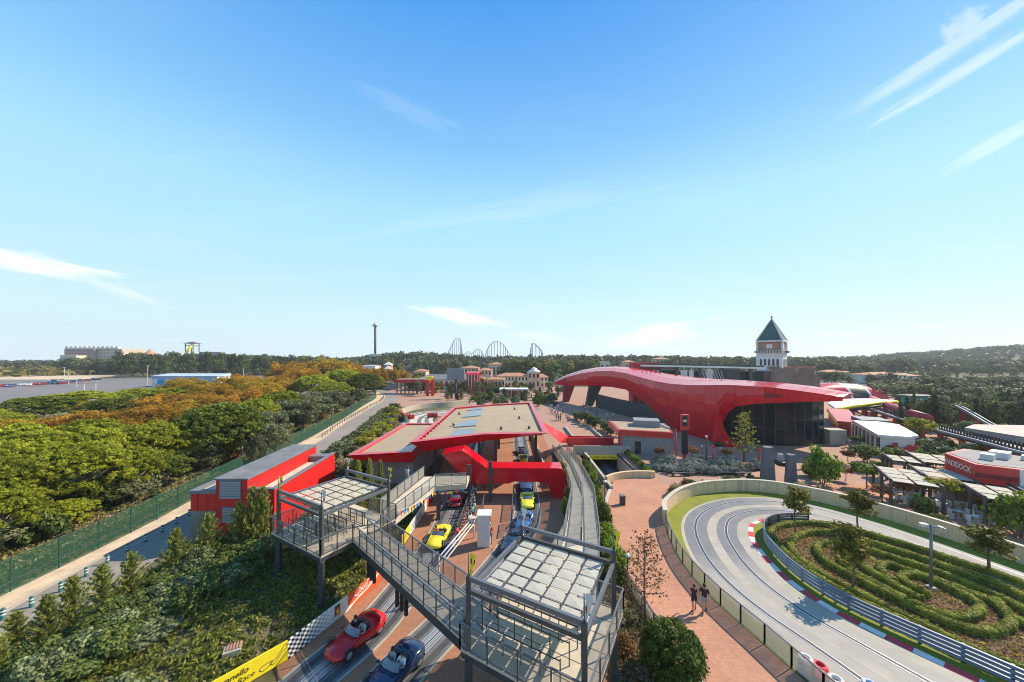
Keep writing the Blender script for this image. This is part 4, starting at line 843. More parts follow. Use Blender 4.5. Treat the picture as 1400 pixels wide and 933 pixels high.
# red wing falling from the roof to the far bridge
wg = thing('roof_wing', 'bright red wing plate descending from the station roof to far bridge', 'roof wing', (8, 56, 0))
P = [(4.74, 44.4, 6.15), (4.5, 52.5, 6.15), (10.2, 62.3, 1.75), (18.3, 62.6, 1.55), (18.4, 63.0, .35), (10.0, 62.7, .35), (7.5, 54, 2.6)]
mb = MB(); up = [Vector(p) for p in P]; mb.add(up, [(0, 6, 1), (1, 6, 2), (6, 5, 2), (5, 4, 3, 2)]); lo = [p+Vector((.12, .3, -.12)) for p in up]; mb.add(lo, [(1, 6, 0), (2, 6, 1), (2, 5, 6), (2, 3, 4, 5)])
mb.add(up+lo, [(0, 1, 8, 7), (1, 2, 9, 8), (2, 3, 10, 9), (3, 4, 11, 10), (4, 5, 12, 11), (5, 6, 13, 12), (6, 0, 7, 13)]); part(mb, 'wing_plate', 'red_paint', wg); part(MB().bx(10.0, 18.3, 61.85, 62.25, .0, 1.5), 'band', 'red_paint', wg)
# far bridge parapet with yellow banner
br = thing('bridge_parapet', 'grey parapet with yellow lettered banner above the sunken track', 'parapet', (15, 57.3, 0))
part(MB().bx(10.2, 19.8, 57.0, 57.25, -.3, 1.25), 'parapet', 'concrete_wall', br); part(MB().bx(12.25, 17.4, 56.93, 56.97, -.95, -.25), 'banner', 'yellow', br)
text_mesh('banner_lettering', 'Maranello Grand Race', .52, 'black', br, face_frame((14.85, 56.92, -.6), (1, 0, 0), (0, 0, 1)), .15, .003, .005)
# ------------------------------------------------------------------ red service house
hs = thing('service_house', 'red service house with grey roofs and louvred windows beside the road', 'building', (-24, 35, 0))
bk = 41.0
def hx(x, y): return x-.06*(y-29.5)
def hbox(xa, xb, ya, yb, za, zb): return MB().prism([(hx(xa, ya), ya), (hx(xb, ya), ya), (hx(xb, yb), yb), (hx(xa, yb), yb)], za, zb)
main = part(hbox(-25.4, -22.7, 29.5, bk, 0, 5.36), 'main_block', 'red_house', hs)
part(hbox(-25.55, -22.6, 29.4, bk+.1, 5.364, 5.5), 'main_roof', 'roof_grey', hs)
lw_ = part(hbox(-27.6, -25.404, 29.52, bk-.2, 2.7, 4.15), 'left_wing', 'red_house', hs); part(hbox(-27.58, -25.41, 29.54, bk-.22, 0, 2.696), 'concrete_base', 'base_concrete', hs)
part(hbox(-27.3, -25.41, 29.9, bk-.5, 4.154, 4.2), 'left_roof', 'concrete_pale', lw_)
for (xa, xb, ya, yb) in ((-27.68, -25.41, 29.45, 29.88), (-27.68, -27.32, 29.884, bk-.2)): part(hbox(xa, xb, ya, yb, 4.154, 4.45), 'coping', 'coping', lw_)
rw = part(hbox(-22.696, -20.4, 29.51, bk-.1, 0, 3.9), 'right_wing', 'red_house', hs); part(hbox(-22.69, -20.75, 29.95, bk-.4, 3.904, 3.96), 'gravel_roof', 'gravel', rw)
for (xa, xb, ya, yb, zb) in ((-22.69, -20.4, 29.512, 29.84, 4.5), (-20.72, -20.4, 29.844, bk-.1, 4.5)): part(hbox(xa, xb, ya, yb, 3.903, zb), 'parapet', 'red_house', rw); part(hbox(xa-.03, xb+.04, ya-.03 if ya < 29.6 else ya, yb, zb+.003, zb+.12), 'coping', 'coping', rw)
part(hbox(-22.69, -20.76, bk-1.6, bk-.45, 3.97, 4.55), 'roof_hood', 'coping', rw)
for (xa, xb, za, zb) in ((-25.05, -23.2, 3.75, 5.34), (-24.85, -23.2, 1.7, 3.05)):
    wn = part(MB().bx(xa, xb, 29.44, 29.496, za, zb), 'window', 'coping', hs)
    ns = 7
    for k in range(ns):
        z0 = za+.05+(zb-za-.1)*k/ns; z1 = z0+(zb-za-.1)/ns*.6
        for u0, u1 in ((xa+.05, (xa+xb)/2-.02), ((xa+xb)/2+.02, xb-.05)): part(MB().add([(u0, 29.43, z0), (u1, 29.43, z0), (u1, 29.40, z0-.01), (u0, 29.40, z0-.01), (u0, 29.43, z1), (u1, 29.43, z1)], [(0, 1, 5, 4), (3, 2, 5, 4), (3, 2, 1, 0)]), 'louvre_slat', 'louvre', wn)
for x_ in (-27.0, -26.2, -25.4, -22.2, -21.3): part(MB().bx(x_-.012, x_+.012, 29.485, 29.508, 2.72 if x_ < -25.5 else .5, 4.1), 'joint_strip', 'red_dark', hs)
for y_ in (31.8, 34.2, 36.6, 39): x_ = hx(-22.7, y_); part(MB().bx(x_-.005, x_+.006, y_-.012, y_+.012, 3.97, 5.35), 'joint_strip', 'red_dull', hs); x_ = hx(-20.4, y_); part(MB().bx(x_-.005, x_+.006, y_-.012, y_+.012, .3, 4.45), 'joint_strip', 'red_dull', hs)
# ------------------------------------------------------------------ loop: kerb, guard rail, hedges, wall, fence
kb = thing('track_kerb', 'red and white striped kerb along the inside of the track loop', 'kerb', (20, 27, 0))
KP = LI[:84]; kl = plen(KP); nk = int(kl/1.05); KI = spline(KP, nk*3+1); KO = offset(KI, -.42)
for k in range(nk):
    a = KI[k*3:k*3+4]; b = KO[k*3:k*3+4]; mb = MB(); n = 4
    a_ = [(p[0], p[1]) for p in a]; b_ = [(p[0], p[1]) for p in b]
    mb.sheet(z3(b_, .07), z3(a_, .025)); mb.sheet(z3(b_, .0), z3(b_, .07)); mb.add([(*a_[0], .0), (*b_[0], .0), (*b_[0], .07), (*a_[0], .025)], [(0, 1, 2, 3)]); mb.add([(*a_[-1], .0), (*b_[-1], .0), (*b_[-1], .07), (*a_[-1], .025)], [(3, 2, 1, 0)])
    part(mb, 'kerb_block', 'kerb_red' if k % 2 else ('kerb_white'), kb)
gr = thing('guard_rail', 'blue grey steel guard rail of stacked beams around the hedge maze', 'guard rail', (21, 26, 0))
GP = spline([(28.6, 9), (26.3, 13), (23.9, 17), (22.3, 19.4), (21.0, 21.7), (20.55, 24), (20.7, 26.2), (21.4, 28.8), (22.3, 30.4), (23.4, 31.7), (24.9, 32.6), (26.6, 32.9), (28.2, 32.8)], 64)
for z in (.22, .45, .68, .91):
    mb = MB(); O = offset(GP, .05); I = offset(GP, -.05); M_ = offset(GP, .09)
    mb.sheet(z3(O, z-.085), z3(M_, z-.045)); mb.sheet(z3(M_, z-.045), z3(O, z)); mb.sheet(z3(O, z), z3(M_, z+.045)); mb.sheet(z3(M_, z+.045), z3(O, z+.085)); mb.sheet(z3(O, z+.085), z3(I, z+.085)); mb.sheet(z3(I, z+.085), z3(I, z-.085))
    part(mb, 'rail_beam', 'guard_blue', gr)
for i in range(0, 64, 3):
    p = offset(GP, -.1)[i]; part(MB().box((p[0], p[1], .48), (.1, .1, 1.04)), 'post', 'post_grey', gr)
struct(MB().sheet(z3(offset(GP, .02), .008), z3(np.array([lane(1.06)[int(v)] for v in np.linspace(0, 84, 64)]), .008)), 'grass_strip', 'lawn')
bed = [tuple(p) for p in offset(GP, -.25)]+[(31.0, 32.0), (32.6, 29.8), (33.6, 27), (34.5, 24), (35.5, 20), (37.2, 13), (38, 9)]
sheet_poly('hedge_bed', bed, .03, 'soil')
def zx(x, y): return (900+x/2.8, 640+y/2.8)
HED = [
 [(1420, 450), (1300, 402), (1200, 372), (1050, 322), (900, 277), (760, 237), (640, 212), (530, 208), (450, 224), (432, 250), (470, 305), (560, 383), (680, 457), (760, 503), (900, 565), (1050, 640), (1200, 715), (1420, 812)],
 [(1420, 500), (1300, 445), (1150, 392), (1000, 340), (880, 303), (780, 272), (690, 246), (590, 242), (525, 262), (505, 295), (545, 350), (640, 412), (750, 468), (880, 533), (1050, 615), (1200, 690), (1420, 772)],
 [(1420, 548), (1300, 490), (1150, 425), (1000, 372), (890, 338), (800, 310)],
 [(690, 285), (625, 284), (608, 310), (640, 352), (730, 405), (850, 465), (1000, 540), (1150, 602), (1260, 622), (1335, 605), (1350, 570), (1300, 522), (1200, 478), (1080, 432), (960, 392), (880, 365), (848, 375), (862, 402), (905, 432)],
 [(690, 345), (740, 392), (830, 440), (950, 502), (1060, 548), (1150, 568), (1215, 555), (1232, 525), (1180, 487), (1080, 440), (1000, 408), (945, 405), (935, 425), (990, 462), (1045, 482)],
 [(765, 345), (800, 385), (870, 425), (950, 470), (1010, 500)],
 [(1420, 600), (1340, 560), (1290, 500)],
]
def hedge(P2, w, h, label):
    P = spline([g(*zx(x, y), .3) for x, y in P2], 0+max(20, int(len(P2)*9))); c = P[len(P)//2]; ln = plen(P); Vs, Ts = [], []
    n = int(ln*900); idx = rng.uniform(0, len(P)-1.001, n); i0 = idx.astype(int); fr = (idx-i0)[:, None]
    base = P[i0]*(1-fr)+P[i0+1]*fr; t = np.gradient(P, axis=0); t /= np.linalg.norm(t, axis=1)[:, None]; nn = np.stack([-t[:, 1], t[:, 0]], 1)[i0]
    th = rng.uniform(-.25*PI, 1.25*PI, n); ca = np.sign(np.cos(th))*np.abs(np.cos(th))**.6; sa = np.sign(np.sin(th))*np.abs(np.sin(th))**.6
    wob = 1+.07*np.sin(idx*.9)+.06*np.sin(idx*2.3+1)+rng.normal(0, .06, n)
    C = np.concatenate([base+nn*(ca*w/2*wob)[:, None], (h*.5+sa*h*.5*wob)[:, None]], 1); N = np.concatenate([nn*ca[:, None], np.abs(sa)[:, None]+.2], 1)
    pat = .5+.18*np.sin(idx*.37+1)+.12*np.sin(idx*1.1); V, T = leaves_arrays(C, N, np.full(n, .065), 1.5, .4, np.clip(rng.normal(pat, .2), 0, 1))
    mb = MB(); wallstrip(mb, P, w*.72, 0, h*.8); co = solo(mb, 'clipped_hedge', 'leaf_hedge', label, 'hedge', (c[0], c[1], .03), 'hedge maze rows inside the track loop')
    me = leaf_mesh('foliage', [V-np.array([c[0], c[1], 0])], [T], 'leaf_hedge'); link('foliage', me, co)
labs = ['clipped green hedge, outermost row of maze next to the guard rail', 'clipped green hedge, second row of maze from the guard rail', 'straight clipped hedge row on the wall side of the maze', 'clipped hedge looping round the middle of the maze', 'innermost clipped hedge curling round the floodlight mast', 'short curved hedge inside the maze between the inner loops', 'short hedge at the open end of the maze']
for P2, lb in zip(HED, labs): hedge(P2, .44, .44, lb)
# dry ground cover between the hedges
def scatter(name, n, sampler, size, m, hgt=.15, asp=2.0, up=.6):
    C = np.array([sampler() for _ in range(n)]); C[:, 2] += rng.uniform(0, hgt, n); N = np.tile([0, 0, up], (n, 1))+rng.normal(0, .5, (n, 3)); V, T = leaves_arrays(C, N, np.full(n, size), asp, .5)
    return tag(link(name, leaf_mesh(name, [V], [T], m)), kind='stuff')
def in_poly(x, y, P):
    c = False; j = len(P)-1
    for i in range(len(P)):
        if (P[i][1] > y) != (P[j][1] > y) and x < (P[j][0]-P[i][0])*(y-P[i][1])/(P[j][1]-P[i][1])+P[i][0]: c = not c
        j = i
    return c
def bed_pt():
    while True:
        x, y = random.uniform(20, 38), random.uniform(12, 33)
        if in_poly(x, y, bed): return (x, y, .03)
scatter('bed_ground_cover', 16000, bed_pt, .07, 'leaf_brown', .1); scatter('bed_ground_cover', 8000, bed_pt, .07, 'leaf_hedge', .12); scatter('bed_ground_cover', 4000, bed_pt, .07, 'leaf_autumn', .1)
# wall round the loop
WP = spline([(14.55, 32.6), (15.45, 34.8), (18.4, 37.95), (21.5, 39.85), (24.5, 40.65), (28, 40.95), (30.9, 40.15), (33.3, 38.35), (35.2, 36.35), (36.6, 34.05), (37.7, 31.65), (38.7, 28.55), (39.5, 25.55), (40.6, 21), (42.1, 15), (43.5, 9)], 70)
wl = thing('boundary_wall', 'curved pale block wall round the outside of the track loop', 'wall', (27, 40, 0))
part(wallstrip(MB(), WP, .3, 0, 1.3), 'wall', 'block_wall', wl); part(wallstrip(MB(), WP, .4, 1.304, 1.4), 'coping', 'concrete_pale', wl)
# mesh fence between promenade and loop
fn = thing('path_fence', 'low mesh fence with brown posts between promenade and track lawn', 'fence', (13.5, 24, 0))
fl = plen(FENCE); nf = int(fl/1.5); FP = spline(FENCE, nf+1)
railing(fn, [(p[0]+.06, p[1], .0) for p in FP], 1.12, 3.0, 'path_mesh', 'timber_dark', 'beam_grey', pw=.07)
# tyre stacks on the near side of the loop
for k, (x, y, m, hh) in enumerate([(1101, 898, 'white', .9), (1121, 908, 'kerb_red', .75), (1125, 921, 'kerb_red', .75), (1143, 927, 'white', .85), (1158, 938, 'kerb_red', .7), (1140, 945, 'white', .8), (1190, 934, 'kerb_blue', .5)]):
    p = g(x, y, hh); mb = MB(); t = thing('tyre_stack', ['white painted tyre stack at the fence end', 'red painted tyre stack touching the white stack at fence', 'red painted tyre stack in front of the other red stack', 'white painted tyre stack beyond the red stacks', 'red tyre stack at the edge of the concrete track', 'white tyre stack beside the red tyre stack by the track', 'pale blue tyre stack standing alone on concrete track'][k], 'tyre stack', (p[0], p[1], .015)); nt_ = 3
    for j in range(nt_):
        z0 = .02+j*(hh-.02)/nt_; hz = (hh-.02)/nt_; prof = [(.18, 0), (.27, .0), (.32, hz*.25), (.32, hz*.75), (.27, hz-.004), (.18, hz-.004), (.16, hz*.5)]
        n = 14; mb = MB(); vs = [(p[0]+r_*math.cos(2*PI*q/n), p[1]+r_*math.sin(2*PI*q/n), z0+z_) for r_, z_ in prof for q in range(n)]; L7 = len(prof)
        mb.add(vs, [(i*n+q, i*n+(q+1) % n, ((i+1) % L7)*n+(q+1) % n, ((i+1) % L7)*n+q) for i in range(L7) for q in range(n)], 0, True); part(mb, 'tyre', m, t)
# small trees in the loop
for k, (bx_, by_, ty, wpx) in enumerate([(1088, 733.6, 664, 40), (1174, 729, 668, 42), (1164, 811, 715, 56), (1352, 786, 718, 60)]):
    X, Y = g(bx_, by_); h = H-(ty-490)*Y/F
    tree('loop', (X, Y, .03), h, wpx/2*Y/F, ['slim ornamental tree at the rounded tip of the hedge maze', 'slim ornamental tree on wall side of maze near its tip', 'ornamental tree next to the guard rail casting shadow on track', 'ornamental tree on the wall side near the open end of maze'][k], 'tree', 'ornamental trees in the hedge maze')
# floodlight mast
X, Y = g(1273, 806); ms = thing('floodlight_mast', 'tall grey floodlight mast with crossbar standing in the hedge maze', 'lamp', (X, Y, 0)); ht = H-(717-490)*Y/F
part(MB().tube([(X, Y, 0), (X, Y, ht)], [.1, .07], 8), 'pole', 'beam_grey', ms); part(MB().bar((X-.7, Y, ht-.05), (X+.55, Y+.1, ht-.25), .09, .09), 'crossbar', 'beam_grey', ms)
for dx, dz in ((-.75, .02), (-.55, .0), (.5, -.2), (.62, -.3)): part(MB().box((X+dx, Y-.12, ht+dz), (.2, .26, .2)), 'floodlight', 'steel_rail', ms)
part(MB().box((X, Y, .1), (.4, .4, .2)), 'base', 'concrete', ms)
# promenade furniture
X, Y = g(851, 690); lb = thing('litter_bin', 'dark grey square litter bin by curved parapet on promenade', 'litter bin', (X, Y, 0)); part(MB().box((X, Y, .45), (.5, .5, .9)), 'body', 'charcoal', lb); part(MB().box((X, Y, .97), (.56, .56, .1)), 'lid', 'beam_grey', lb)
for k, (x, y, ty, lab) in enumerate([(858, 800, 762, 'low black path lamp with dome head beside green hedge'), (827, 705, 660, 'slim black path lamp beside the sunken track')]):
    X, Y = g(x, y); t = thing('path_lamp', lab, 'lamp', (X, Y, 0)); ht = H-(ty-490)*Y/F; part(MB().tube([(X, Y, 0), (X, Y, ht)], .05, 8), 'pole', 'charcoal', t); part(MB().lathe((X, Y, ht), [(.06, 0), (.2, .05), (.2, .12), (.12, .22), (.02, .25)], 10), 'lamp_head', 'steel_rail', t)
# green planting between ramp and promenade, bank right of the platform
tree('round', (7.85, 16.9, .0), 2.75, 1.55, 'big clipped round dark green shrub beside the promenade', 'shrub')
X, Y = g(883, 872)
mb = MB(); limb_mb(mb, (0, 0, -.1), (.05, .02, 5.9), .085, .012, .05, 7); Vs, Ts = [], []
for k in range(34):
    z = 2.0+3.6*k/34; a = k*2.4; L_ = (1.5-.2*abs(z-3))*(1.15-z/7.5); e = (L_*math.cos(a), L_*math.sin(a), z+L_*.6); limb_mb(mb, (.03, 0, z), e, .022, .005, .2, 4)
    for q in range(3): limb_mb(mb, tuple(np.array(e)*.6+np.array((0, 0, z))*.4*np.array([0, 0, 1])), tuple(np.array(e)+rng.normal(0, .25, 3)), .008, .003, .2, 3)
    n = 17; t = rng.uniform(.35, 1.1, n)[:, None]; P = np.array([.03, 0, z])*(1-t)+np.array(e)*t+rng.normal(0, .16, (n, 3)); V, T = leaves_arrays(P, rng.normal(0, 1, (n, 3)), np.full(n, .1), 1.5, .5); Vs.append(V); Ts.append(T)
proto('bare', 'young_maple', mb, leaf_mesh('crown', Vs, Ts, 'leaf_brown'), 6.0, 1.5); tree('bare', (X, Y, 0), 6.1, 1.55, 'nearly bare young tree with few russet leaves beside promenade')
rail_r = thing('bank_fence', 'low mesh fence along the planted bank behind the bare tree', 'fence', (8.1, 21, 0)); railing(rail_r, [(8.9, 17.6, 0), (8.25, 20, 0), (8.0, 23, 0), (8.05, 25.5, 0)], 1.0, 1.4, 'path_mesh', 'timber_dark')
for k, (x, y, h, r) in enumerate([(7.7, 25.6, 2.1, 1.25), (7.2, 27.5, 2.3, 1.2), (8.0, 28.9, 1.9, 1.0), (7.3, 24.2, 1.7, 1.0)]): tree('bush_green', (x, y, 0), h, r, 'dense bright green bush between ramp and promenade edge', 'bush', 'bushes between ramp and promenade')
for k in range(16): tree('bush_green', (float(np.interp(26+k*1.6, [25, 34, 45, 56], [7.2, 8.95, 10.4, 10.6]))+random.uniform(-.2, .3), 26+k*1.6, 0), random.uniform(1.1, 1.7), random.uniform(.6, .85), 'small green bush in the strip beside the long ramp', 'bush', 'bushes in the strip beside the ramp')
for k in range(26): tree('bush_dry', (random.uniform(5.6, 7.4)+.02*k*0, random.uniform(11.5, 23), 0), random.uniform(.5, 1.0), random.uniform(.5, .8), 'low russet and grey bush on the planted bank by platform', 'bush', 'low bushes on the bank by the right platform')
for k in range(12): tree('bush_dry', (random.uniform(-2.6, 2.5), random.uniform(8.5, 12.3), -.02), random.uniform(.5, .9), random.uniform(.5, .8), 'low dry bush under the right platform', 'bush', 'low bushes under the right platform')
for k, (x, y) in enumerate([(5.6, 31.8), (5.2, 34), (5.9, 36.5), (6.3, 41), (6.4, 43.5)]): tree('small_yellow' if k > 2 else 'conifer', (x, y, 0), 2.0+.2*k, .7, 'slender yellow green plant between right lane and ramp', 'plant', 'plants between right lane and ramp')
def bank_pt():
    x, y = random.uniform(4.9, 8.4), random.uniform(9, 30); return (x, y, 0)
scatter('bank_ground_cover', 14000, bank_pt, .1, 'leaf_dry', .22); scatter('bank_ground_cover', 9000, bank_pt, .1, 'leaf_olive', .25); scatter('bank_ground_cover', 5000, bank_pt, .1, 'leaf_brown', .25)
# ------------------------------------------------------------------ left bank: grass, shrubs, conifers
def lb_pt():
    while True:
        x, y = random.uniform(-26.5, -9), random.uniform(7, 46)
        if bank(x, y) > .02 and (x > -20 or y < 29) and not (-27.7 < x < -20.3 and y > 29): return (x, y, ground_z(x, y)+.25*mnoise.noise((x*.22, y*.22, 0))*bank(x, y)-.02)
tuft = [lb_pt() for _ in range(2600)]
def tuft_pt():
    c = random.choice(tuft); return (c[0]+random.gauss(0, .12), c[1]+random.gauss(0, .12), c[2])
scatter('bank_grass', 70000, tuft_pt, .085, 'leaf_grass', .3, 3.0, .25); scatter('bank_grass', 26000, lb_pt, .08, 'leaf_shrub', .16, 2.4); scatter('bank_grass', 9000, lb_pt, .09, 'leaf_dry', .1, 2.4)
for k, (tx, ty, Y, r) in enumerate([(22, 838, 17.6, .95), (64, 815, 18.4, .9), (100, 790, 19.4, 1.0), (139, 773, 20.8, .95), (179, 757, 21.9, 1.05), (241, 724, 24.2, 1.15), (285, 704, 26.0, 1.2), (327, 688, 27.2, 1.15), (345, 668, 27.6, 1.2), (360, 668, 27.9, 1.1), (-12, 868, 16.6, .9), (505, 630, 34.5, .8), (520, 632, 34.2, .8), (490, 632, 35.0, .7)]):
    p = at(tx, ty, Y); z0 = ground_z(p[0], p[1]); tree('conifer', (p[0], p[1]), (p[2]-z0)*1.12, r*.9, 'young feathery conifer in the row between road and grassy bank' if k < 11 else 'young feathery conifer in front of the station wing', 'conifer', 'young conifers along the road' if k < 11 else 'young conifers by the station wing')
for k in range(66):
    t = random.random(); y = 10.5+16.5*t; x = random.uniform(-23.6+.0*y, -18.2-1.8*(1-t)) if y > 15 else random.uniform(-24, -15.5)
    tree('shrub', (x, y), random.uniform(.9, 1.75), random.uniform(.85, 1.35), 'dense dark green broad leaved shrub on the bank below conifers', 'shrub', 'shrubs on the left bank')
for k in range(18): tree('shrub', (random.uniform(-19.5, -14.5), random.uniform(26.5, 36)), random.uniform(.7, 1.3), random.uniform(.7, 1.1), 'dark leafy shrub between red house and raised platform', 'shrub', 'shrubs between house and platform')
# access hatch on the bank
X, Y = g(318, 893, .4); hb = thing('access_hatch', 'small concrete box with rusty grate on the grassy bank', 'hatch', (X, Y, .2)); part(MB().box((X, Y, .42), (.75, .6, .5), .5), 'box', 'concrete', hb)
for k in range(5): part(MB().box((X-.24+.12*k, Y-.02+.06*k, .7), (.06, .5, .05), .5), 'grate_bar', 'terracotta', hb)
part(MB().box((X-1.35, Y+.12, .36), (.9, .5, .06), .7), 'slab', 'dirt', hb)
# hedgerow along the far part of the road
for k in range(60):
    t = k/60; y = 43+62*t; xr = float(np.interp(y, [q[1] for q in RR], [q[0] for q in RR])); tree('far_olive' if k % 3 else 'far', (xr+2.7+random.uniform(-.1, 1.4), y), random.uniform(1.7, 2.8), random.uniform(1.5, 2.0), 'dark olive bush in the hedgerow along the service road', 'bush', 'hedgerow bushes along the service road')
for k in range(70):
    t = random.random(); y = 42+50*t; xr = float(np.interp(y, [q[1] for q in RR], [q[0] for q in RR])); x = random.uniform(xr+4.2, min(xr+9.5, -18.8) if y < 58 else xr+10)
    if HX+x*F/y > 543 and y > 58: continue
    tree('bush_dry' if k % 3 == 0 else 'small_yellow', (x, y), random.uniform(1.3, 2.4), random.uniform(1.3, 1.9), 'pale yellow green bush on the slope beside station wing', 'bush', 'bushes on the slope by the station wing')
for k in range(70):
    x, y = random.uniform(-50, -9), random.uniform(84, 111)
    if (540 < HX+x*F/y < 655 and HY+H*F/y > 552) or x < float(np.interp(y, [q[1] for q in RR], [q[0] for q in RR]))+3: continue
    tree(['far', 'far_olive', 'far_warm', 'cypress'][k % 4], (x, y), random.uniform(2, 4.5), random.uniform(1.1, 2.0) if k % 4 != 3 else .7, 'mixed garden bush between small loop and village plaza', 'bush', 'garden bushes behind the small loop')
# ------------------------------------------------------------------ road furniture
for k, (x, y) in enumerate([(4, 848), (43, 831), (83, 810), (118, 789), (147, 771.5), (174, 756), (199, 742), (222, 729), (241.5, 717.5), (259, 706.5)]):
    X, Y = g(x, y); o = thing('road_bollard', 'green road bollard with two white bands on the service road', 'bollard', (X, Y, .045), 'bollards along the service road'); part(MB().lathe((X, Y, .045), [(.12, 0), (.12, .02), (.1, .04), (.1, .62), (.08, .67), (.03, .69)], 12), 'body', 'teal', o)
    for z in (.25, .45): part(MB().lathe((X, Y, .045), [(.103, z), (.104, z+.01), (.104, z+.08), (.103, z+.09)], 12), 'reflective_band', 'white', o)
fp = spline([(-31.8, 13), (-33, 18), (-33.8, 22.6), (-34.1, 27.5), (-34.6, 33), (-35.7, 39), (-37.2, 48), (-40, 68), (-43.6, 88), (-49.5, 115), (-54.5, 138), (-66, 162)], 200)
gf = thing('security_fence', 'tall green mesh security fence along the dirt verge of road', 'fence', (-36, 45, 0)); nf = int(plen(fp)/2.6); FQ = spline(fp, nf+1)
for i in range(nf+1):
    p = FQ[i]; z = ground_z(*p); part(MB().tube([(p[0], p[1], z-.1), (p[0], p[1], z+2.35)], .045, 5), 'post', 'fence_post', gf)
    if i < nf:
        q = FQ[i+1]; zq = ground_z(*q); part(MB().add([(p[0], p[1], z+.05), (q[0], q[1], zq+.05), (q[0], q[1], zq+2.3), (p[0], p[1], z+2.3)], [(0, 1, 2, 3)]), 'mesh_panel', 'fence_green', gf)
tw = MB()
for i in range(nf): p, q = FQ[i], FQ[i+1]; tw.bar((*p, ground_z(*p)+2.32), (*q, ground_z(*q)+2.32), .03, .03); tw.bar((p[0]+.05, p[1], ground_z(*p)+.75), (q[0]+.05, q[1], ground_z(*q)+.75), .02, .02)
part(tw, 'tension_wire', 'beam_grey', gf)
rf = thing('timber_rail_fence', 'low timber rail fence along the far bend of service road', 'fence', (-40, 80, 0)); RQ = spline([(p[0]-.5, p[1]) for p in RL[22:50]], 40)
for i in range(40):
    p = RQ[i]; part(MB().box((p[0], p[1], .45), (.1, .1, .95)), 'post', 'timber_dark', rf)
    if i < 39: q = RQ[i+1]; part(MB().bar((*p, .72), (*q, .72), .06, .08), 'rail', 'timber_dark', rf)
wf = thing('wire_fence', 'low wire fence with thin posts at the edge of pine wood', 'fence', (-40, 45, 0)); WQ = spline([(p[0]-3.2-.012*p[1], p[1]) for p in fp[20:150]], 48)
for i in range(48):
    p = WQ[i]; z = ground_z(*p); part(MB().tube([(p[0], p[1], z-.1), (p[0], p[1], z+1.1)], .035, 5), 'post', 'timber_dark', wf)
    if i < 47: q = WQ[i+1]; part(MB().bar((*p, z+1.0), (*q, ground_z(*q)+1.0), .025, .025), 'wire', 'timber_dark', wf)
def vg_pt():
    i = random.randrange(0, 150); p = fp[i]; d = random.uniform(.3, 5.5); x, y = p[0]-d, p[1]+random.uniform(-.4, .4); return (x, y, ground_z(x, y))
scatter('verge_grass', 30000, vg_pt, .16, 'leaf_dry', .35, 2.6, .3); scatter('verge_grass', 16000, vg_pt, .16, 'leaf_grass', .4, 2.6, .3)
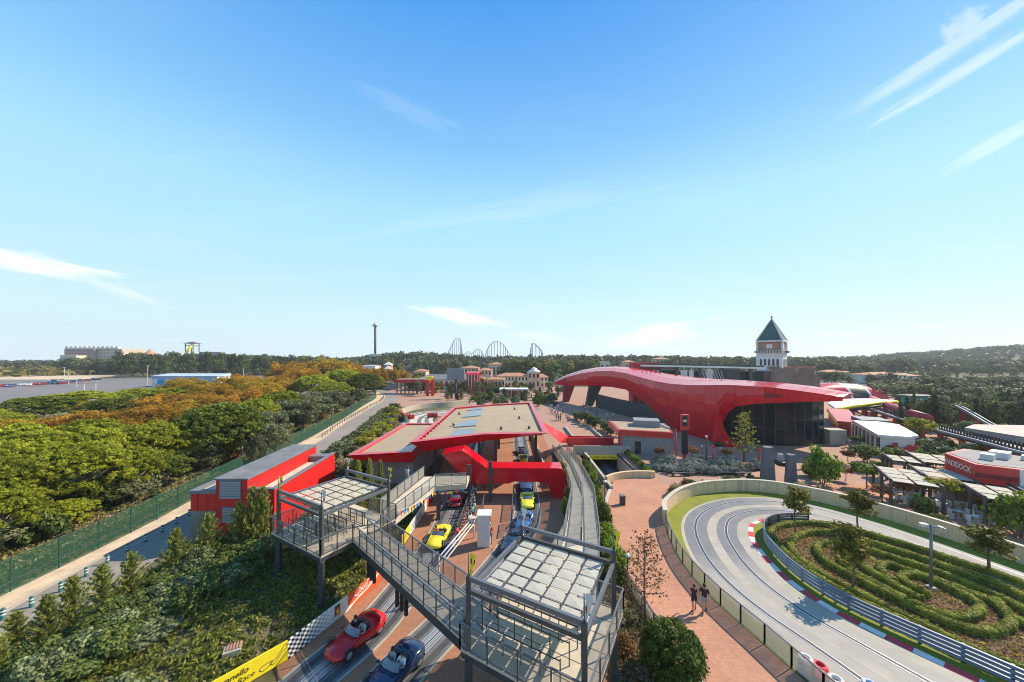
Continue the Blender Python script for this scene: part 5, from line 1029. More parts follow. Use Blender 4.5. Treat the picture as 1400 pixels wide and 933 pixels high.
# ------------------------------------------------------------------ ride cars
def car_parts(paint, tail='red'):
    """3.3 m open two-seater, nose towards -y, origin on the ground"""
    st = [(-1.62, .30, .26, .36, 0), (-1.55, .52, .22, .44, 0), (-1.35, .66, .2, .50, 0), (-1.05, .72, .19, .56, 0), (-.7, .70, .19, .63, 0), (-.42, .69, .19, .68, 0), (-.36, .69, .19, .69, 1), (.1, .70, .19, .70, 1), (.46, .73, .19, .73, 1), (.52, .73, .19, .78, 0), (.8, .77, .2, .84, 0), (1.1, .78, .22, .82, 0), (1.4, .74, .26, .77, 0), (1.58, .62, .32, .72, 0), (1.64, .5, .38, .66, 0)]
    rows = []
    for y, w, zb, zt, ck in st:
        zi = .32 if ck else zt+.02; r = []
        half = [(w*.82, zb), (w, zb+.06), (w*1.03, zb+(zt-zb)*.45), (w*.99, zb+(zt-zb)*.8), (w*.86, zt-.005), (w*.74, zt if not ck else zt-.02), (w*.7, zi), (0, zi+(.03 if not ck else 0))]
        rows.append([(-x, y, z) for x, z in half]+[(x, y, z) for x, z in half[::-1][1:]])
    mb = MB(); n = len(rows[0])
    for i in range(len(rows)-1):
        for k in range(n-1):
            ck = st[i][4] and st[i+1][4] and 5 <= k <= 8
            trans = (st[i][4] != st[i+1][4]) and 5 <= k <= 8
            mb.add([rows[i][k], rows[i][k+1], rows[i+1][k+1], rows[i+1][k]], [(0, 1, 2, 3)], 1 if (ck or trans) else 0, True)
    mb.add(rows[0], [tuple(range(n))], 0); mb.add(rows[-1], [tuple(range(n-1, -1, -1))], 0)
    mb.add([rows[i][0] for i in range(len(rows))]+[rows[i][-1] for i in range(len(rows))], [(i, i+1, len(rows)+i+1, len(rows)+i) for i in range(len(rows)-1)], 1)
    body = mb.mesh('body', [paint, 'black']); bm = bmesh.new(); bm.from_mesh(body); bmesh.ops.remove_doubles(bm, verts=bm.verts, dist=.0005); bmesh.ops.recalc_face_normals(bm, faces=bm.faces); bm.to_mesh(body); bm.free()
    P = [('body', body, [])]
    ws = MB(); A_ = [(x, -.42+.12*(x/.55)**2, .69) for x in np.linspace(-.56, .56, 7)]; B_ = [(x*.82, -.16+.1*(x/.55)**2, .95) for x in np.linspace(-.56, .56, 7)]; ws.sheet(A_, B_); ws.sheet([(a[0], a[1]+.015, a[2]) for a in B_], [(a[0], a[1]+.015, a[2]) for a in A_])
    fr = MB().tube(B_, .018, 5).tube([A_[0], B_[0]], .018, 5).tube([A_[-1], B_[-1]], .018, 5)
    P.append(('windscreen', ws.mesh('windscreen', 'windscreen'), [('screen_frame', fr.mesh('screen_frame', paint))]))
    for sx in (-.32, .32):
        sb = MB().box((sx, .2, .42), (.44, .42, .16)).box((sx, .42, .66), (.42, .12, .42), taper=.8); P.append(('seat', sb.mesh('seat', 'charcoal'), []))
        hl = MB().add([(sx*1.35-.1, -1.36, .475), (sx*1.35+.1, -1.4, .455), (sx*1.4+.06, -1.02, .575), (sx*1.4-.06, -1.02, .58)], [(0, 1, 2, 3)]); P.append(('headlight', hl.mesh('headlight', 'windscreen'), []))
        tl = MB().lathe((0, 0, 0), [(.075, 0), (.075, .03), (.05, .04)], 10); me = tl.mesh('tail_light', 'cloth_red'); me.transform(Matrix.Translation((sx*1.35, 1.6, .62))@Matrix.Rotation(-PI/2, 4, 'X')); P.append(('tail_light', me, []))
        mr = MB().box((sx*2.35, -.3, .78), (.16, .1, .1), taper=.8); P.append(('mirror', mr.mesh('mirror', paint), []))
        hp = MB().lathe((sx*1.15, .72, .8), [(.17, 0), (.16, .06), (.1, .12), (.02, .14)], 10); P.append(('headrest_fairing', hp.mesh('headrest_fairing', paint), []))
    P.append(('steering_wheel', MB().tube([(-.32+.13*math.cos(t), -.22+.05*math.sin(t), .68+.13*math.sin(t)) for t in np.linspace(0, 2*PI, 13)], .016, 5).mesh('steering_wheel', 'black'), []))
    for sx in (-1, 1):
        for wy in (-1.0, 1.02):
            ty = MB().lathe((0, 0, 0), [(.2, -.09), (.27, -.09), (.3, -.05), (.3, .05), (.27, .09), (.2, .09)], 16).mesh('tyre', 'tyre'); rm_ = MB().lathe((0, 0, 0), [(.05, -.092), (.2, -.085), (.2, .085), (.16, .095), (.06, .1), (.04, .115)], 12).mesh('rim', 'rim')
            M_ = Matrix.Translation((sx*.68, wy, .3))@Matrix.Rotation(sx*PI/2, 4, 'Y'); ty.transform(M_); rm_.transform(M_)
            P.append(('wheel', ty, [('rim', rm_, [])])); ar = MB().tube([(sx*.765, wy+.36*math.cos(t), .3+.36*math.sin(t)) for t in np.linspace(.1, PI-.1, 9)], .03, 4).mesh('wheel_arch', 'black'); P.append(('wheel_arch', ar, []))
    return P
CARS = {}
def ride_car(paint, X, Y, rz, label, z=.03, group=None):
    if paint not in CARS: CARS[paint] = car_parts(paint)
    t = thing('ride_car', label, 'car', (X, Y, z), group, rz)
    for nm, me, sub in CARS[paint]:
        o = link(nm, me, t)
        for s_ in sub: link(s_[0], s_[1], o)
    return t
# ------------------------------------------------------------------ people, one continuous skinned body each
def body_mesh(pose, top, bottom, shoes='cloth_black', hair='hair', sleeves=True, legs_skin=True, long_hair=False):
    J = {'pel': (0, 0, .95), 'waist': (0, 0, 1.1), 'chest': (0, 0, 1.3), 'neck': (0, 0, 1.47), 'head': (0, -.02, 1.56), 'crown': (0, -.01, 1.7)}
    for s_, q in ((-1, 'l'), (1, 'r')):
        J.update({q+'sh': (s_*.19, 0, 1.4), q+'el': (s_*.26, .02, 1.13), q+'wr': (s_*.25, -.08, .9), q+'ha': (s_*.24, -.11, .8), q+'hip': (s_*.1, 0, .9), q+'kn': (s_*.11, -.02, .5), q+'an': (s_*.11, .03, .09), q+'to': (s_*.12, -.16, .03)})
    if pose == 'walk': J.update({'lkn': (-.1, -.15, .52), 'lan': (-.1, -.2, .11), 'lto': (-.11, -.38, .05), 'rkn': (.1, .06, .5), 'ran': (.1, .3, .13), 'rto': (.11, .14, .04), 'lel': (-.26, .12, 1.14), 'lwr': (-.25, .18, .92), 'lha': (-.24, .17, .83), 'rel': (.26, -.06, 1.14), 'rwr': (.24, -.22, .97), 'rha': (.22, -.27, .9)})
    if pose == 'sit':
        dz = -.62
        for k in list(J):
            if k[1:] not in ('kn', 'an', 'to'): J[k] = (J[k][0], J[k][1]+(.12 if k in ('pel', 'waist') else (.1 if k[1:] == 'hip' else .16)), J[k][2]+dz)
        for s_, q in ((-1, 'l'), (1, 'r')): J.update({q+'kn': (s_*.12, -.32, .4), q+'an': (s_*.11, -.62, .24), q+'to': (s_*.11, -.74, .32), q+'el': (s_*.27, -.02, .55), q+'wr': (s_*.14, -.26, .6), q+'ha': (s_*.1, -.34, .62)})
    E = [('pel', 'waist'), ('waist', 'chest'), ('chest', 'neck'), ('neck', 'head'), ('head', 'crown')]
    for q in 'lr': E += [('chest', q+'sh'), (q+'sh', q+'el'), (q+'el', q+'wr'), (q+'wr', q+'ha'), ('pel', q+'hip'), (q+'hip', q+'kn'), (q+'kn', q+'an'), (q+'an', q+'to')]
    Rr = {'pel': .145, 'waist': .12, 'chest': .15, 'neck': .055, 'head': .085, 'crown': .085}
    for q in 'lr': Rr.update({q+'sh': .07, q+'el': .045, q+'wr': .032, q+'ha': .038, q+'hip': .1, q+'kn': .062, q+'an': .045, q+'to': .04})
    ks = list(J); me = bpy.data.meshes.new('person'); me.from_pydata([J[k] for k in ks], [(ks.index(a), ks.index(b)) for a, b in E], [])
    o = bpy.data.objects.new('tmp', me); COL.objects.link(o); md = o.modifiers.new('s', 'SKIN')
    sv = me.skin_vertices[0].data if me.skin_vertices else None
    if sv is None:
        bpy.context.view_layer.objects.active = o; bm = bmesh.new(); bm.from_mesh(me); bm.verts.layers.skin.verify(); bm.to_mesh(me); bm.free(); sv = me.skin_vertices[0].data
    for i, k in enumerate(ks): r_ = Rr[k]; sv[i].radius = (r_*(1.15 if k in ('chest', 'pel', 'waist') else 1), r_*(.8 if k in ('chest', 'waist') else 1)); sv[i].use_root = (k == 'pel')
    md.use_smooth_shade = True; s2 = o.modifiers.new('b', 'SUBSURF'); s2.levels = 2; s2.render_levels = 2
    dg = bpy.context.evaluated_depsgraph_get(); res = bpy.data.meshes.new_from_object(o.evaluated_get(dg)); bpy.data.objects.remove(o)
    res.materials.clear(); names = ['skin', top, bottom, shoes, hair]
    for m in names: res.materials.append(MATS[m])
    kp = np.array([J[k] for k in ks])
    def seg(p, a, b):
        a, b = np.array(J[a]), np.array(J[b]); t = np.clip(np.dot(p-a, b-a)/max(1e-9, np.dot(b-a, b-a)), 0, 1); return np.linalg.norm(p-a-(b-a)*t), t
    for f in res.polygons:
        p = np.array(f.center); d = [(seg(p, a, b), a, b) for a, b in E]; (dd, t), a, b = min(d, key=lambda q: q[0][0]); k = b[1:] if b[0] in 'lr' and b != 'neck' else b
        if b in ('waist', 'chest') or (a == 'chest' and k == 'sh'): mi = 1
        elif b == 'neck': mi = 1 if t < .75 else 0
        elif b in ('head', 'crown'):
            hz = p[2]-J['head'][2]; mi = 4 if (hz > .12 or (p[1]-J['head'][1] > .02 and hz > -.06)) else 0
        elif k == 'el': mi = 1 if (sleeves and t < .7) else 0
        elif k in ('wr', 'ha'): mi = 0
        elif k == 'hip': mi = 2
        elif k == 'kn': mi = 2 if (not legs_skin or t < .55) else 0
        elif k == 'an': mi = (0 if legs_skin else 2) if t < .85 else 3
        else: mi = 3
        f.material_index = mi
    # simple face and hair as children meshes
    hx_, hy_, hz_ = J['head']; ex = MB()
    for s_ in (-1, 1): ex.box((s_*.032, hy_-.092, hz_+.055), (.022, .012, .014), 0, 1)
    ex.box((0, hy_-.098, hz_+.025), (.022, .03, .045), 0, 0, .6); ex.box((0, hy_-.092, hz_-.015), (.045, .01, .012), 0, 2)
    for s_ in (-1, 1): ex.box((s_*.09, hy_, hz_+.04), (.018, .04, .055), 0, 0)
    face = ex.mesh('face', ['skin', 'black', 'cloth_red']); hm = MB().lathe((hx_, hy_+.018, hz_+.0), [(.07, -.03 if not long_hair else -.2), (.096, .05), (.098, .1), (.08, .16), (.03, .195)], 12).mesh('hair', hair)
    fm = MB()
    for s_, q in ((-1, 'l'), (1, 'r')):
        h_ = Vector(J[q+'ha']); w_ = Vector(J[q+'wr']); dv = (h_-w_).normalized()
        sd = Vector((0, 1, 0)).cross(dv).cross(dv).normalized() if abs(dv.y) < .9 else Vector((1, 0, 0))
        for i in range(4): b_ = h_+sd*(-.024+.016*i)+dv*.02; fm.tube([b_, b_+dv*(.04+.008*(i in (1, 2))), b_+dv*(.07+.01*(i in (1, 2)))-Vector((s_*.012, .012, 0))], [.009, .008, .006], 5)
        fm.tube([h_-dv*.01+sd*.03, h_+dv*.015+sd*.05, h_+dv*.045+sd*.05], [.01, .009, .007], 5)
    return res, face, hm, fm.mesh('fingers', 'skin')
BOD = {}
def person(key, loc, rz, label, group=None, sc=1.0, **kw):
    if key not in BOD: BOD[key] = body_mesh(**kw)
    res, face, hm, fm = BOD[key]; t = thing('person', label, 'person', loc, group, rz); t.scale = (sc, sc, sc); link('body', res, t); link('face', face, t); link('hair', hm, t); link('fingers', fm, t); return t
def bodies():
    K = dict
    return {'man_black': K(pose='walk', top='cloth_black', bottom='cloth_grey'), 'woman_black': K(pose='walk', top='cloth_black', bottom='cloth_black', sleeves=False, long_hair=True), 'red_staff': K(pose='stand', top='cloth_red', bottom='cloth_blue', legs_skin=False), 'lilac': K(pose='walk', top='cloth_lilac', bottom='cloth_grey'), 'white': K(pose='stand', top='cloth_white', bottom='cloth_blue'), 'blue': K(pose='walk', top='cloth_blue', bottom='cloth_black', legs_skin=False), 'teal': K(pose='walk', top='cloth_teal', bottom='cloth_black'), 'black': K(pose='stand', top='cloth_black', bottom='cloth_blue', legs_skin=False),
            's_grey': K(pose='sit', top='cloth_grey', bottom='cloth_black'), 's_black': K(pose='sit', top='cloth_black', bottom='cloth_grey'), 's_white': K(pose='sit', top='cloth_white', bottom='cloth_blue'), 's_orange': K(pose='sit', top='cloth_orange', bottom='cloth_red'), 's_red': K(pose='sit', top='cloth_red', bottom='cloth_blue')}
BK = bodies()
def who(key, loc, rz, label, group=None, sc=1.0): return person(key, loc, rz, label, group, sc, **BK[key])
def heading(T, X, Y):
    i = int(np.argmin(np.hypot(T[:, 0]-X, T[:, 1]-Y))); i = min(max(i, 1), len(T)-2); d = T[i-1]-T[i+1]; return math.atan2(d[1], d[0])+PI/2, T[i]
def drive(paint, T, px, py, label, riders=(), grp=None):
    X, Y = g(px, py, .4); rz, p = heading(T, X, Y); ride_car(paint, p[0], p[1], rz, label, .03, grp)
    for k, (key, lb) in enumerate(riders):
        off = Matrix.Rotation(rz, 3, 'Z')@Vector(((-.32, .32)[k], .08, 0)); who(key, (p[0]+off.x, p[1]+off.y, .2), rz, lb, None, .96)
drive('car_red', TL, 487, 880, 'red open ride car on left lane with riders, beside chequered board', [('s_black', 'rider in dark shirt seated in the red ride car'), ('s_grey', 'rider in grey shirt seated in the red ride car')])
drive('car_navy', TR, 545, 905, 'navy blue open ride car on the lane next to red car', [('s_grey', 'rider in grey shirt seated in the navy ride car'), ('s_white', 'rider in white shirt seated in the navy ride car')])
drive('car_yellow', TL, 605, 738, 'yellow open ride car behind footbridge with rider in orange', [('s_orange', 'rider in bright orange seated in the yellow car')])
drive('car_darkred', TL, 625, 683, 'dark red ride car in the shade under the station gallery', [('s_black', 'rider in dark shirt in the shaded dark red car')])
drive('car_black', TL, 633, 662, 'black ride car behind the dark red car in station shade')
drive('car_lime', TR, 719, 687, 'lime yellow empty ride car on the right lane under red beam')
drive('car_blue', TR, 718, 664, 'blue ride car parked behind the lime yellow car in right lane')
drive('car_blue', TR, 715, 715, 'blue ride car in front of the lime yellow car', [('s_white', 'rider in white shirt in the blue car next to lime car')])
drive('car_navy', TR, 704, 743, 'navy ride car on the right lane beside the right platform')
drive('car_lime', TR, 711, 628, 'lime yellow ride car behind the red crossing beam')
drive('car_navy', TR, 708, 617, 'navy ride car last in the right lane under station roof')
X, Y = g(949, 836); who('woman_black', (X, Y, 0), R(-20), 'woman in black dress walking on the brick promenade', None, .97)
X, Y = g(963, 838); who('man_black', (X, Y, 0), R(-25), 'man in black shirt and pale shorts walking on promenade', None, 1.04)
X, Y = g(670, 744); who('red_staff', (X, Y, 0), R(160), 'staff member in red shirt standing beside the white booth')
X, Y = g(557, 662, DECK); who('lilac', (X, Y, DECK), R(150), 'person in lilac shirt walking along the gallery walkway')
X, Y = g(620, 745); who('red_staff', (X+.3, Y, 0), R(70), 'staff member in red cap beside yellow ride car', None, .95)
ql = ['white', 'blue', 'black', 'teal', 's_white']
for k in range(14): X = -4.1+random.uniform(-.35, .35); Y = 31.5+k*.62; who(ql[k % 4], (X, Y, 0), random.uniform(0, 6), 'visitor waiting in the queue between left lane and booth', 'visitors waiting on the station floor', random.uniform(.9, 1.03))
for k in range(4): who(['red_staff', 'black', 'blue', 'white'][k], (-3.4+.5*k, 41.8+.2*k, 0 if k > 1 else 0), random.uniform(0, 6), 'visitor standing between the dark pillars behind the red beam', 'visitors behind the red beam')
# queue rails in station
for k, (xa, ya, xb, yb) in enumerate([(-4.9, 30, -4.6, 40), (-3.0, 31.5, -3.0, 38), (.0, 33.5, .2, 40), (-.2, 30.6, -.1, 33)]):
    t = thing('queue_barrier', ['tube queue barrier beside the left lane', 'tube queue barrier behind the white booth', 'tube queue barrier beside the right lane', 'short tube queue barrier in front of the right lane'][k], 'barrier', ((xa+xb)/2, (ya+yb)/2, 0)); railing(t, [(xa, ya, 0), (xb, yb, 0)], 1.0, 1.2, 'rail_mesh')
rw_ = thing('lane_parapet', 'low curved concrete parapet on the far side of the right lane', 'parapet', (4, 36, 0)); part(wallstrip(MB(), offset(TR[38:75], -2.7), .18, 0, .8), 'parapet', 'concrete_pale', rw_)
# ------------------------------------------------------------------ the great red hall
hall = thing('ribbon_hall', 'huge glossy red ribbon shaped hall arching over the plaza', 'building', (38, 72, 0))
XS = [758, 775, 795, 815, 835, 855, 875, 895, 915, 940, 965, 980, 988, 996, 1006, 1030, 1060, 1095, 1125, 1152]
DY = np.interp(XS, [758, 800, 850, 900, 950, 1000, 1012, 1060, 1100, 1152], [129, 115, 97, 80, 68.5, 61, 60, 58, 57, 56.5])
TOPF = np.interp(XS, [758, 775, 795, 815, 835, 860, 880, 905, 930, 960, 985, 1012, 1060, 1100, 1152], [523.5, 516, 511, 508, 507.5, 511.5, 518, 524, 527, 527.5, 527, 527.5, 531, 536, 543.5])
BOT = np.interp(XS, [758, 775, 795, 815, 835, 855, 875, 895, 915, 940, 965, 980, 988, 996, 1006, 1030, 1060, 1095, 1125, 1152], [526, 527.5, 527.5, 528, 529.5, 533, 547, 564, 582, 601, 606, 609, 578, 564, 556, 552.5, 551.5, 550, 549, 548.5])
BACK = np.interp(XS, [758, 775, 795, 815, 835, 860, 890, 940, 1000, 1060, 1100, 1152], [522, 513, 506, 502.5, 501.5, 503, 510.5, 517, 521.5, 526, 530.5, 541])
DB = np.interp(XS, [758, 800, 850, 900, 950, 1000, 1060, 1152], [132, 126, 111, 95, 84, 77, 71, 60])
def bulge(i, t): return 1.6*math.sin(PI*t)*min(1, (BOT[i]-TOPF[i])/40)
NT = 6
def fpt(i, t):
    """t=0 top edge .. 1 bottom edge of the facade at station i (fractional)"""
    x = np.interp(i, range(len(XS)), XS); Y = np.interp(i, range(len(XS)), DY); yt = np.interp(i, range(len(XS)), TOPF); yb = np.interp(i, range(len(XS)), BOT)
    zt = H-(yt-HY)*Y/F; zb = max(-.05, H-(yb-HY)*Y/F); X = (x-HX)*Y/F
    lean = 2.2*t*min(1, (zt-zb)/8)                      # the shell leans back towards its foot
    b = .9*math.sin(PI*t)*min(1, (zt-zb)/8); nx, ny = -.62, -.78
    return Vector((X+nx*(b)-nx*lean*.3, Y+ny*b-ny*lean*.3, zt+(zb-zt)*t))
def rpt(i, t):
    Y0 = np.interp(i, range(len(XS)), DY); x = np.interp(i, range(len(XS)), XS); Yb = np.interp(i, range(len(XS)), DB); y0 = np.interp(i, range(len(XS)), TOPF); y1 = np.interp(i, range(len(XS)), BACK)
    a = Vector(((x-HX)*Y0/F, Y0, H-(y0-HY)*Y0/F)); b = Vector(((x-HX)*Yb/F+3*min(1, i/6), Yb, H-(y1-HY)*Yb/F)); p = a+(b-a)*t; p.z += .5*math.sin(PI*t); return p
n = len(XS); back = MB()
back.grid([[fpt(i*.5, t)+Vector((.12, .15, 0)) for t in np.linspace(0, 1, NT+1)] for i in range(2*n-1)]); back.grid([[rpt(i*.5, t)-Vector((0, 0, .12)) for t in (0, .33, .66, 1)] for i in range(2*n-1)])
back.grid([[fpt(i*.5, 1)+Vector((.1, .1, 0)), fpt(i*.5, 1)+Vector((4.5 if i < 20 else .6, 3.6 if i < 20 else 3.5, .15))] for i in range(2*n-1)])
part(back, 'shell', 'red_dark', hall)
def panel(P, name, m, root, lift):
    P = [Vector(p) for p in P]; c = sum(P, Vector())/len(P); nn = (P[1]-P[0]).cross(P[-1]-P[0]); 
    if nn.length < 1e-6: return
    nn.normalize()
    if nn.dot(Vector((0, 0, H))-c) < 0: nn = -nn
    Q = [c+(p-c)*.985+nn*lift for p in P]; mb = MB(); mb.add(Q+[p-nn*lift for p in Q], [(0, 1, 2, 3), (0, 4, 5, 1), (1, 5, 6, 2), (2, 6, 7, 3), (3, 7, 4, 0)]); part(mb, name, m, root)
for i in range(2*(n-1)):
    i0, i1 = i*.5, i*.5+.5; hz = (fpt(i0, 0)-fpt(i0, 1)).length; nt_ = max(1, min(NT, int(hz/1.4)))
    for k in range(nt_):
        t0, t1 = k/nt_, (k+1)/nt_; panel([fpt(i0, t0), fpt(i1, t0), fpt(i1, t1), fpt(i0, t1)], 'facade_panel', 'red_clad', hall, .05+.012*random.random())
    for k in range(3): panel([rpt(i0, k/3), rpt(i1, k/3), rpt(i1, (k+1)/3), rpt(i0, (k+1)/3)], 'roof_panel', 'red_clad_light', hall, .05+.01*random.random())
sp_ = [at(x, y, 61.2) for x, y in ((976, 560), (987, 572), (990, 586), (997, 598), (1006, 607), (1015, 613), (978, 613))]; mb = MB(); n7 = len(sp_); mb.add(sp_, [tuple(range(n7-1, -1, -1))]); mb.add(sp_+[(p[0]+.5, p[1]+1.6, p[2]) for p in sp_], [(i, (i+1) % n7, n7+(i+1) % n7, n7+i) for i in range(n7)]); part(mb, 'foot_spur', 'red_clad', hall)
for (x, y, yt, Y, dx, m) in ((774, 549, 527, 124, 5, 'red_dark'), (806, 555, 528, 113, 9, 'charcoal')):
    a = at(x, y, Y); b = at(x+dx, yt, Y); mb = MB(); w0, w1 = 1.0, 1.9; mb.add([(a[0]-w0, Y, -.05), (a[0]+w0, Y, -.05), (a[0]+w0, Y+2.5, -.05), (a[0]-w0, Y+2.5, -.05), (b[0]-w1, Y, b[2]), (b[0]+w1, Y, b[2]), (b[0]+w1, Y+2.5, b[2]), (b[0]-w1, Y+2.5, b[2])], [(0, 1, 5, 4), (1, 2, 6, 5), (2, 3, 7, 6), (3, 0, 4, 7)]); part(mb, 'slanted_leg', m, hall)
gx = spline([(37.5, 71), (40.5, 67), (43.6, 64.3), (46.8, 62.4), (50.5, 61.9), (54.5, 62.3), (57.6, 63.6)], 15); gx = list(map(tuple, gx))+[(58.6, 66.5), (59.6, 70), (60.5, 75), (61, 80)]
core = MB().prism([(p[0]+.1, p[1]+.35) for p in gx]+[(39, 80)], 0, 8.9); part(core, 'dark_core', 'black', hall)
for i in range(len(gx)-1):
    a, b = Vector((*gx[i], 0)), Vector((*gx[i+1], 0)); part(MB().bar((*gx[i], 0), (*gx[i], 9.2), .1, .1), 'mullion', 'mullion', hall)
    for k in range(6):
        z0, z1 = .12+k*1.5, .12+k*1.5+1.44; d = (b-a)*.02; t = random.uniform(-.012, .012); nn = Vector(((b-a).y, -(b-a).x, 0)).normalized()
        P = [a+d+nn*t+zu*z0, b-d+nn*t*-1+zu*z0, b-d+zu*z1-nn*t, a+d+zu*z1+nn*t]; part(MB().add(P, [(0, 1, 2, 3)]), 'glass_pane', 'glass_dark', hall)
        if i % 2 == 0 and k: q = Vector((*gx[min(i+2, len(gx)-1)], 0)); part(MB().bar(a+zu*(z0-.03)+nn*.05, b+zu*(z0-.03)+nn*.05, .08, .05), 'transom', 'mullion', hall)
part(MB().prism([(57.9, 62.6), (60.8, 62.4), (61.2, 64.6), (58.3, 64.8)], 0, 2.7), 'lobby_box', 'pergola', hall)
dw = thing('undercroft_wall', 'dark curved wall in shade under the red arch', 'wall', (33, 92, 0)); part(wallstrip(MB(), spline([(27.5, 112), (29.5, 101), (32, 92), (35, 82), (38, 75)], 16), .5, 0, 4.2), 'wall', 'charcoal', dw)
# kiosk
ks = thing('kiosk_building', 'small grey kiosk with red band roof and rooftop unit', 'building', (22, 60, 0)); kp_ = [(18.4, 57.4), (25.6, 55.2), (27.6, 62.6), (20.4, 64.6)]
part(MB().prism(kp_, 0, 2.98), 'wall', 'kiosk_grey', ks); kq = [(17.7, 57.2), (25.75, 54.9), (28, 62.8), (18.3, 65.4)]
part(MB().prism(kq, 2.984, 3.9), 'red_band', 'red_paint', ks); part(MB().prism([(18.1, 57.5), (25.5, 55.4), (27.6, 62.5), (18.7, 64.9)], 3.904, 3.93), 'roof', 'roof_sand', ks); part(MB().prism([(21.2, 59.8), (25.3, 58.7), (26.2, 61.8), (22.1, 62.9)], 3.934, 5.0), 'rooftop_unit', 'kiosk_grey', ks)
part(MB().prism([(17.75, 57.3), (18.1, 57.2), (18.1, 57.6), (17.8, 57.7)], 0, 2.98), 'corner_post', 'red_paint', ks); d = Vector((7.2, -2.2, 0)).normalized(); o = Vector((18.4, 57.4, 0))+d*2.0; part(MB().prism([(o.x, o.y-.03), (o.x+d.x*.9, o.y+d.y*.9-.03), (o.x+d.x*.9, o.y+d.y*.9+.02), (o.x, o.y+.02)], 0, 2.1), 'door', 'window_dark', ks)
for k in range(4): p = (26.3-.05*k, 58.0+.9*k); part(MB().box((p[0], p[1], 4.12), (.5, .5, .35)), 'vent', 'steel_rail', ks)
# pylon sign, posts, stones
X, Y = g(936, 632.5); py_ = thing('pylon_sign', 'tall black pylon sign with red head near the kiosk', 'sign', (X, Y, 0)); part(MB().box((X, Y, .65), (.35, .3, 1.3)), 'foot', 'red_paint', py_); part(MB().box((X, Y, 3.1), (.75, .4, 3.6)), 'shaft', 'black', py_); part(MB().box((X+.05, Y, 6.1), (1.15, .55, 2.35)), 'head', 'red_paint', py_); part(MB().box((X-.1, Y-.285, 6.3), (.75, .012, 1.5)), 'screen', 'black', py_); part(MB().box((X-.1, Y-.292, 6.35), (.5, .006, .35)), 'emblem', 'white_dirty', py_)
for k, (x, y, ty, lb) in enumerate([(924, 626, 590, 'slim red post between kiosk and pylon sign'), (975, 634, 612, 'slim red post with bracket in the lavender bed'), (1038, 638, 615, 'slim red post beside the standing stones'), (966, 640, 598, 'slim black lamp post in the lavender bed')]):
    X, Y = g(x, y); ht = H-(ty-HY)*Y/F; t = thing('slim_post', lb, 'post', (X, Y, 0)); part(MB().tube([(X, Y, 0), (X, Y, ht)], .11, 6), 'pole', 'red_paint' if k < 3 else 'charcoal', t); part(MB().box((X, Y, ht+.1), (.3, .3, .25), .4), 'cap', 'red_paint' if k < 3 else 'steel_rail', t)
for k, (x, y, ty, wpx) in enumerate([(1049, 660, 611, 17), (1081, 662, 621.5, 14)]):
    X, Y = g(x, y); ht = H-(ty-HY)*Y/F; w_ = wpx*Y/F/2; mb = MB(); rows = []
    for z in np.linspace(0, 1, 6): rows.append([(X+w_*(1.05-.3*z)*c*1.0+.05*mnoise.noise((k*3, z*3, c)), Y+w_*.8*s_*(1-.25*z), ht*z) for c, s_ in ((-1, -.8), (-.2, -1), (.8, -.9), (1, .2), (.5, 1), (-.7, .9), (-1, -.8))])
    mb.grid(rows, 0, False); mb.add(rows[-1][:-1], [tuple(range(6))]); solo(mb, 'standing_stone', 'stone_dark', ['taller tapering dark standing stone by the boundary wall', 'shorter tapering dark standing stone by the boundary wall'][k], 'stone', (X, Y, 0), 'standing stones')
a = g(1054, 657); b = g(1078, 660); cb_ = thing('stone_crossbar', 'dark curved bar joining the two standing stones', 'bar', ((a[0]+b[0])/2, 43.6, 0)); part(MB().tube([(a[0], a[1], 2.75), ((a[0]+b[0])/2, a[1]-.3, 2.2), (b[0]-.1, b[1], 2.3)], [.35, .3, .35], 6), 'bar', 'black', cb_); part(MB().box(((a[0]+b[0])/2+.2, a[1]-.3, 3.1), (.6, .4, .8)), 'lamp_box', 'steel_rail', cb_)
lv = [(18.3, 48.5), (24, 46.6), (31, 46.8), (36, 48.6), (37.5, 51.5), (31, 52.6), (22, 52.8)]
sheet_poly('lavender_bed', lv, .02, 'soil')
for k in range(90):
    while True:
        x, y = random.uniform(18.3, 37.4), random.uniform(46.6, 52.8)
        if in_poly(x, y, lv): break
    tree('lavender', (x, y, .02), random.uniform(.6, 1.1), random.uniform(.6, 1.0), 'silvery lavender bush in the bed before the red hall', 'bush', 'lavender bushes in the plaza bed')
for k, (x, y) in enumerate([(930, 651), (990, 650), (1016, 651)]):
    X, Y = g(x, y); t = thing('park_bench', ['grey slatted bench before the lavender bed nearest the sunken track', 'grey slatted bench before the lavender bed in the middle of three', 'grey slatted bench before the lavender bed nearest the standing stones'][k], 'bench', (X, Y, 0), 'benches before the lavender bed')
    for j in range(3): part(MB().box((X, Y+.15*j-.15, .45), (2.2, .12, .05)), 'seat_slat', 'beam_grey', t)
    for j in range(2): part(MB().box((X, Y+.28, .62+.18*j), (2.2, .05, .13)), 'back_slat', 'beam_grey', t)
    for s_ in (-.9, .9): part(MB().box((X+s_, Y+.05, .21), (.08, .5, .42)), 'leg', 'charcoal', t)
mb = MB(); limb_mb(mb, (0, 0, -.1), (0, 0, 7.6), .12, .02, .02, 6); Vs, Ts = [], []
for k in range(44):
    z = 1.2+6*k/44; a = k*2.4; L_ = 2.5*(1-z/9.6)*random.uniform(.8, 1.15); e = np.array([L_*math.cos(a), L_*math.sin(a), z+.35*L_]); limb_mb(mb, (0, 0, z), e, .05, .015, .1, 4); m_ = 13; t = rng.uniform(.25, 1.05, m_)[:, None]; V, T = leaves_arrays(np.array([0, 0, z])*(1-t)+e*t+rng.normal(0, .12, (m_, 3)), rng.normal(0, 1, (m_, 3)), np.full(m_, .17), 1.8, .5); Vs.append(V); Ts.append(T)
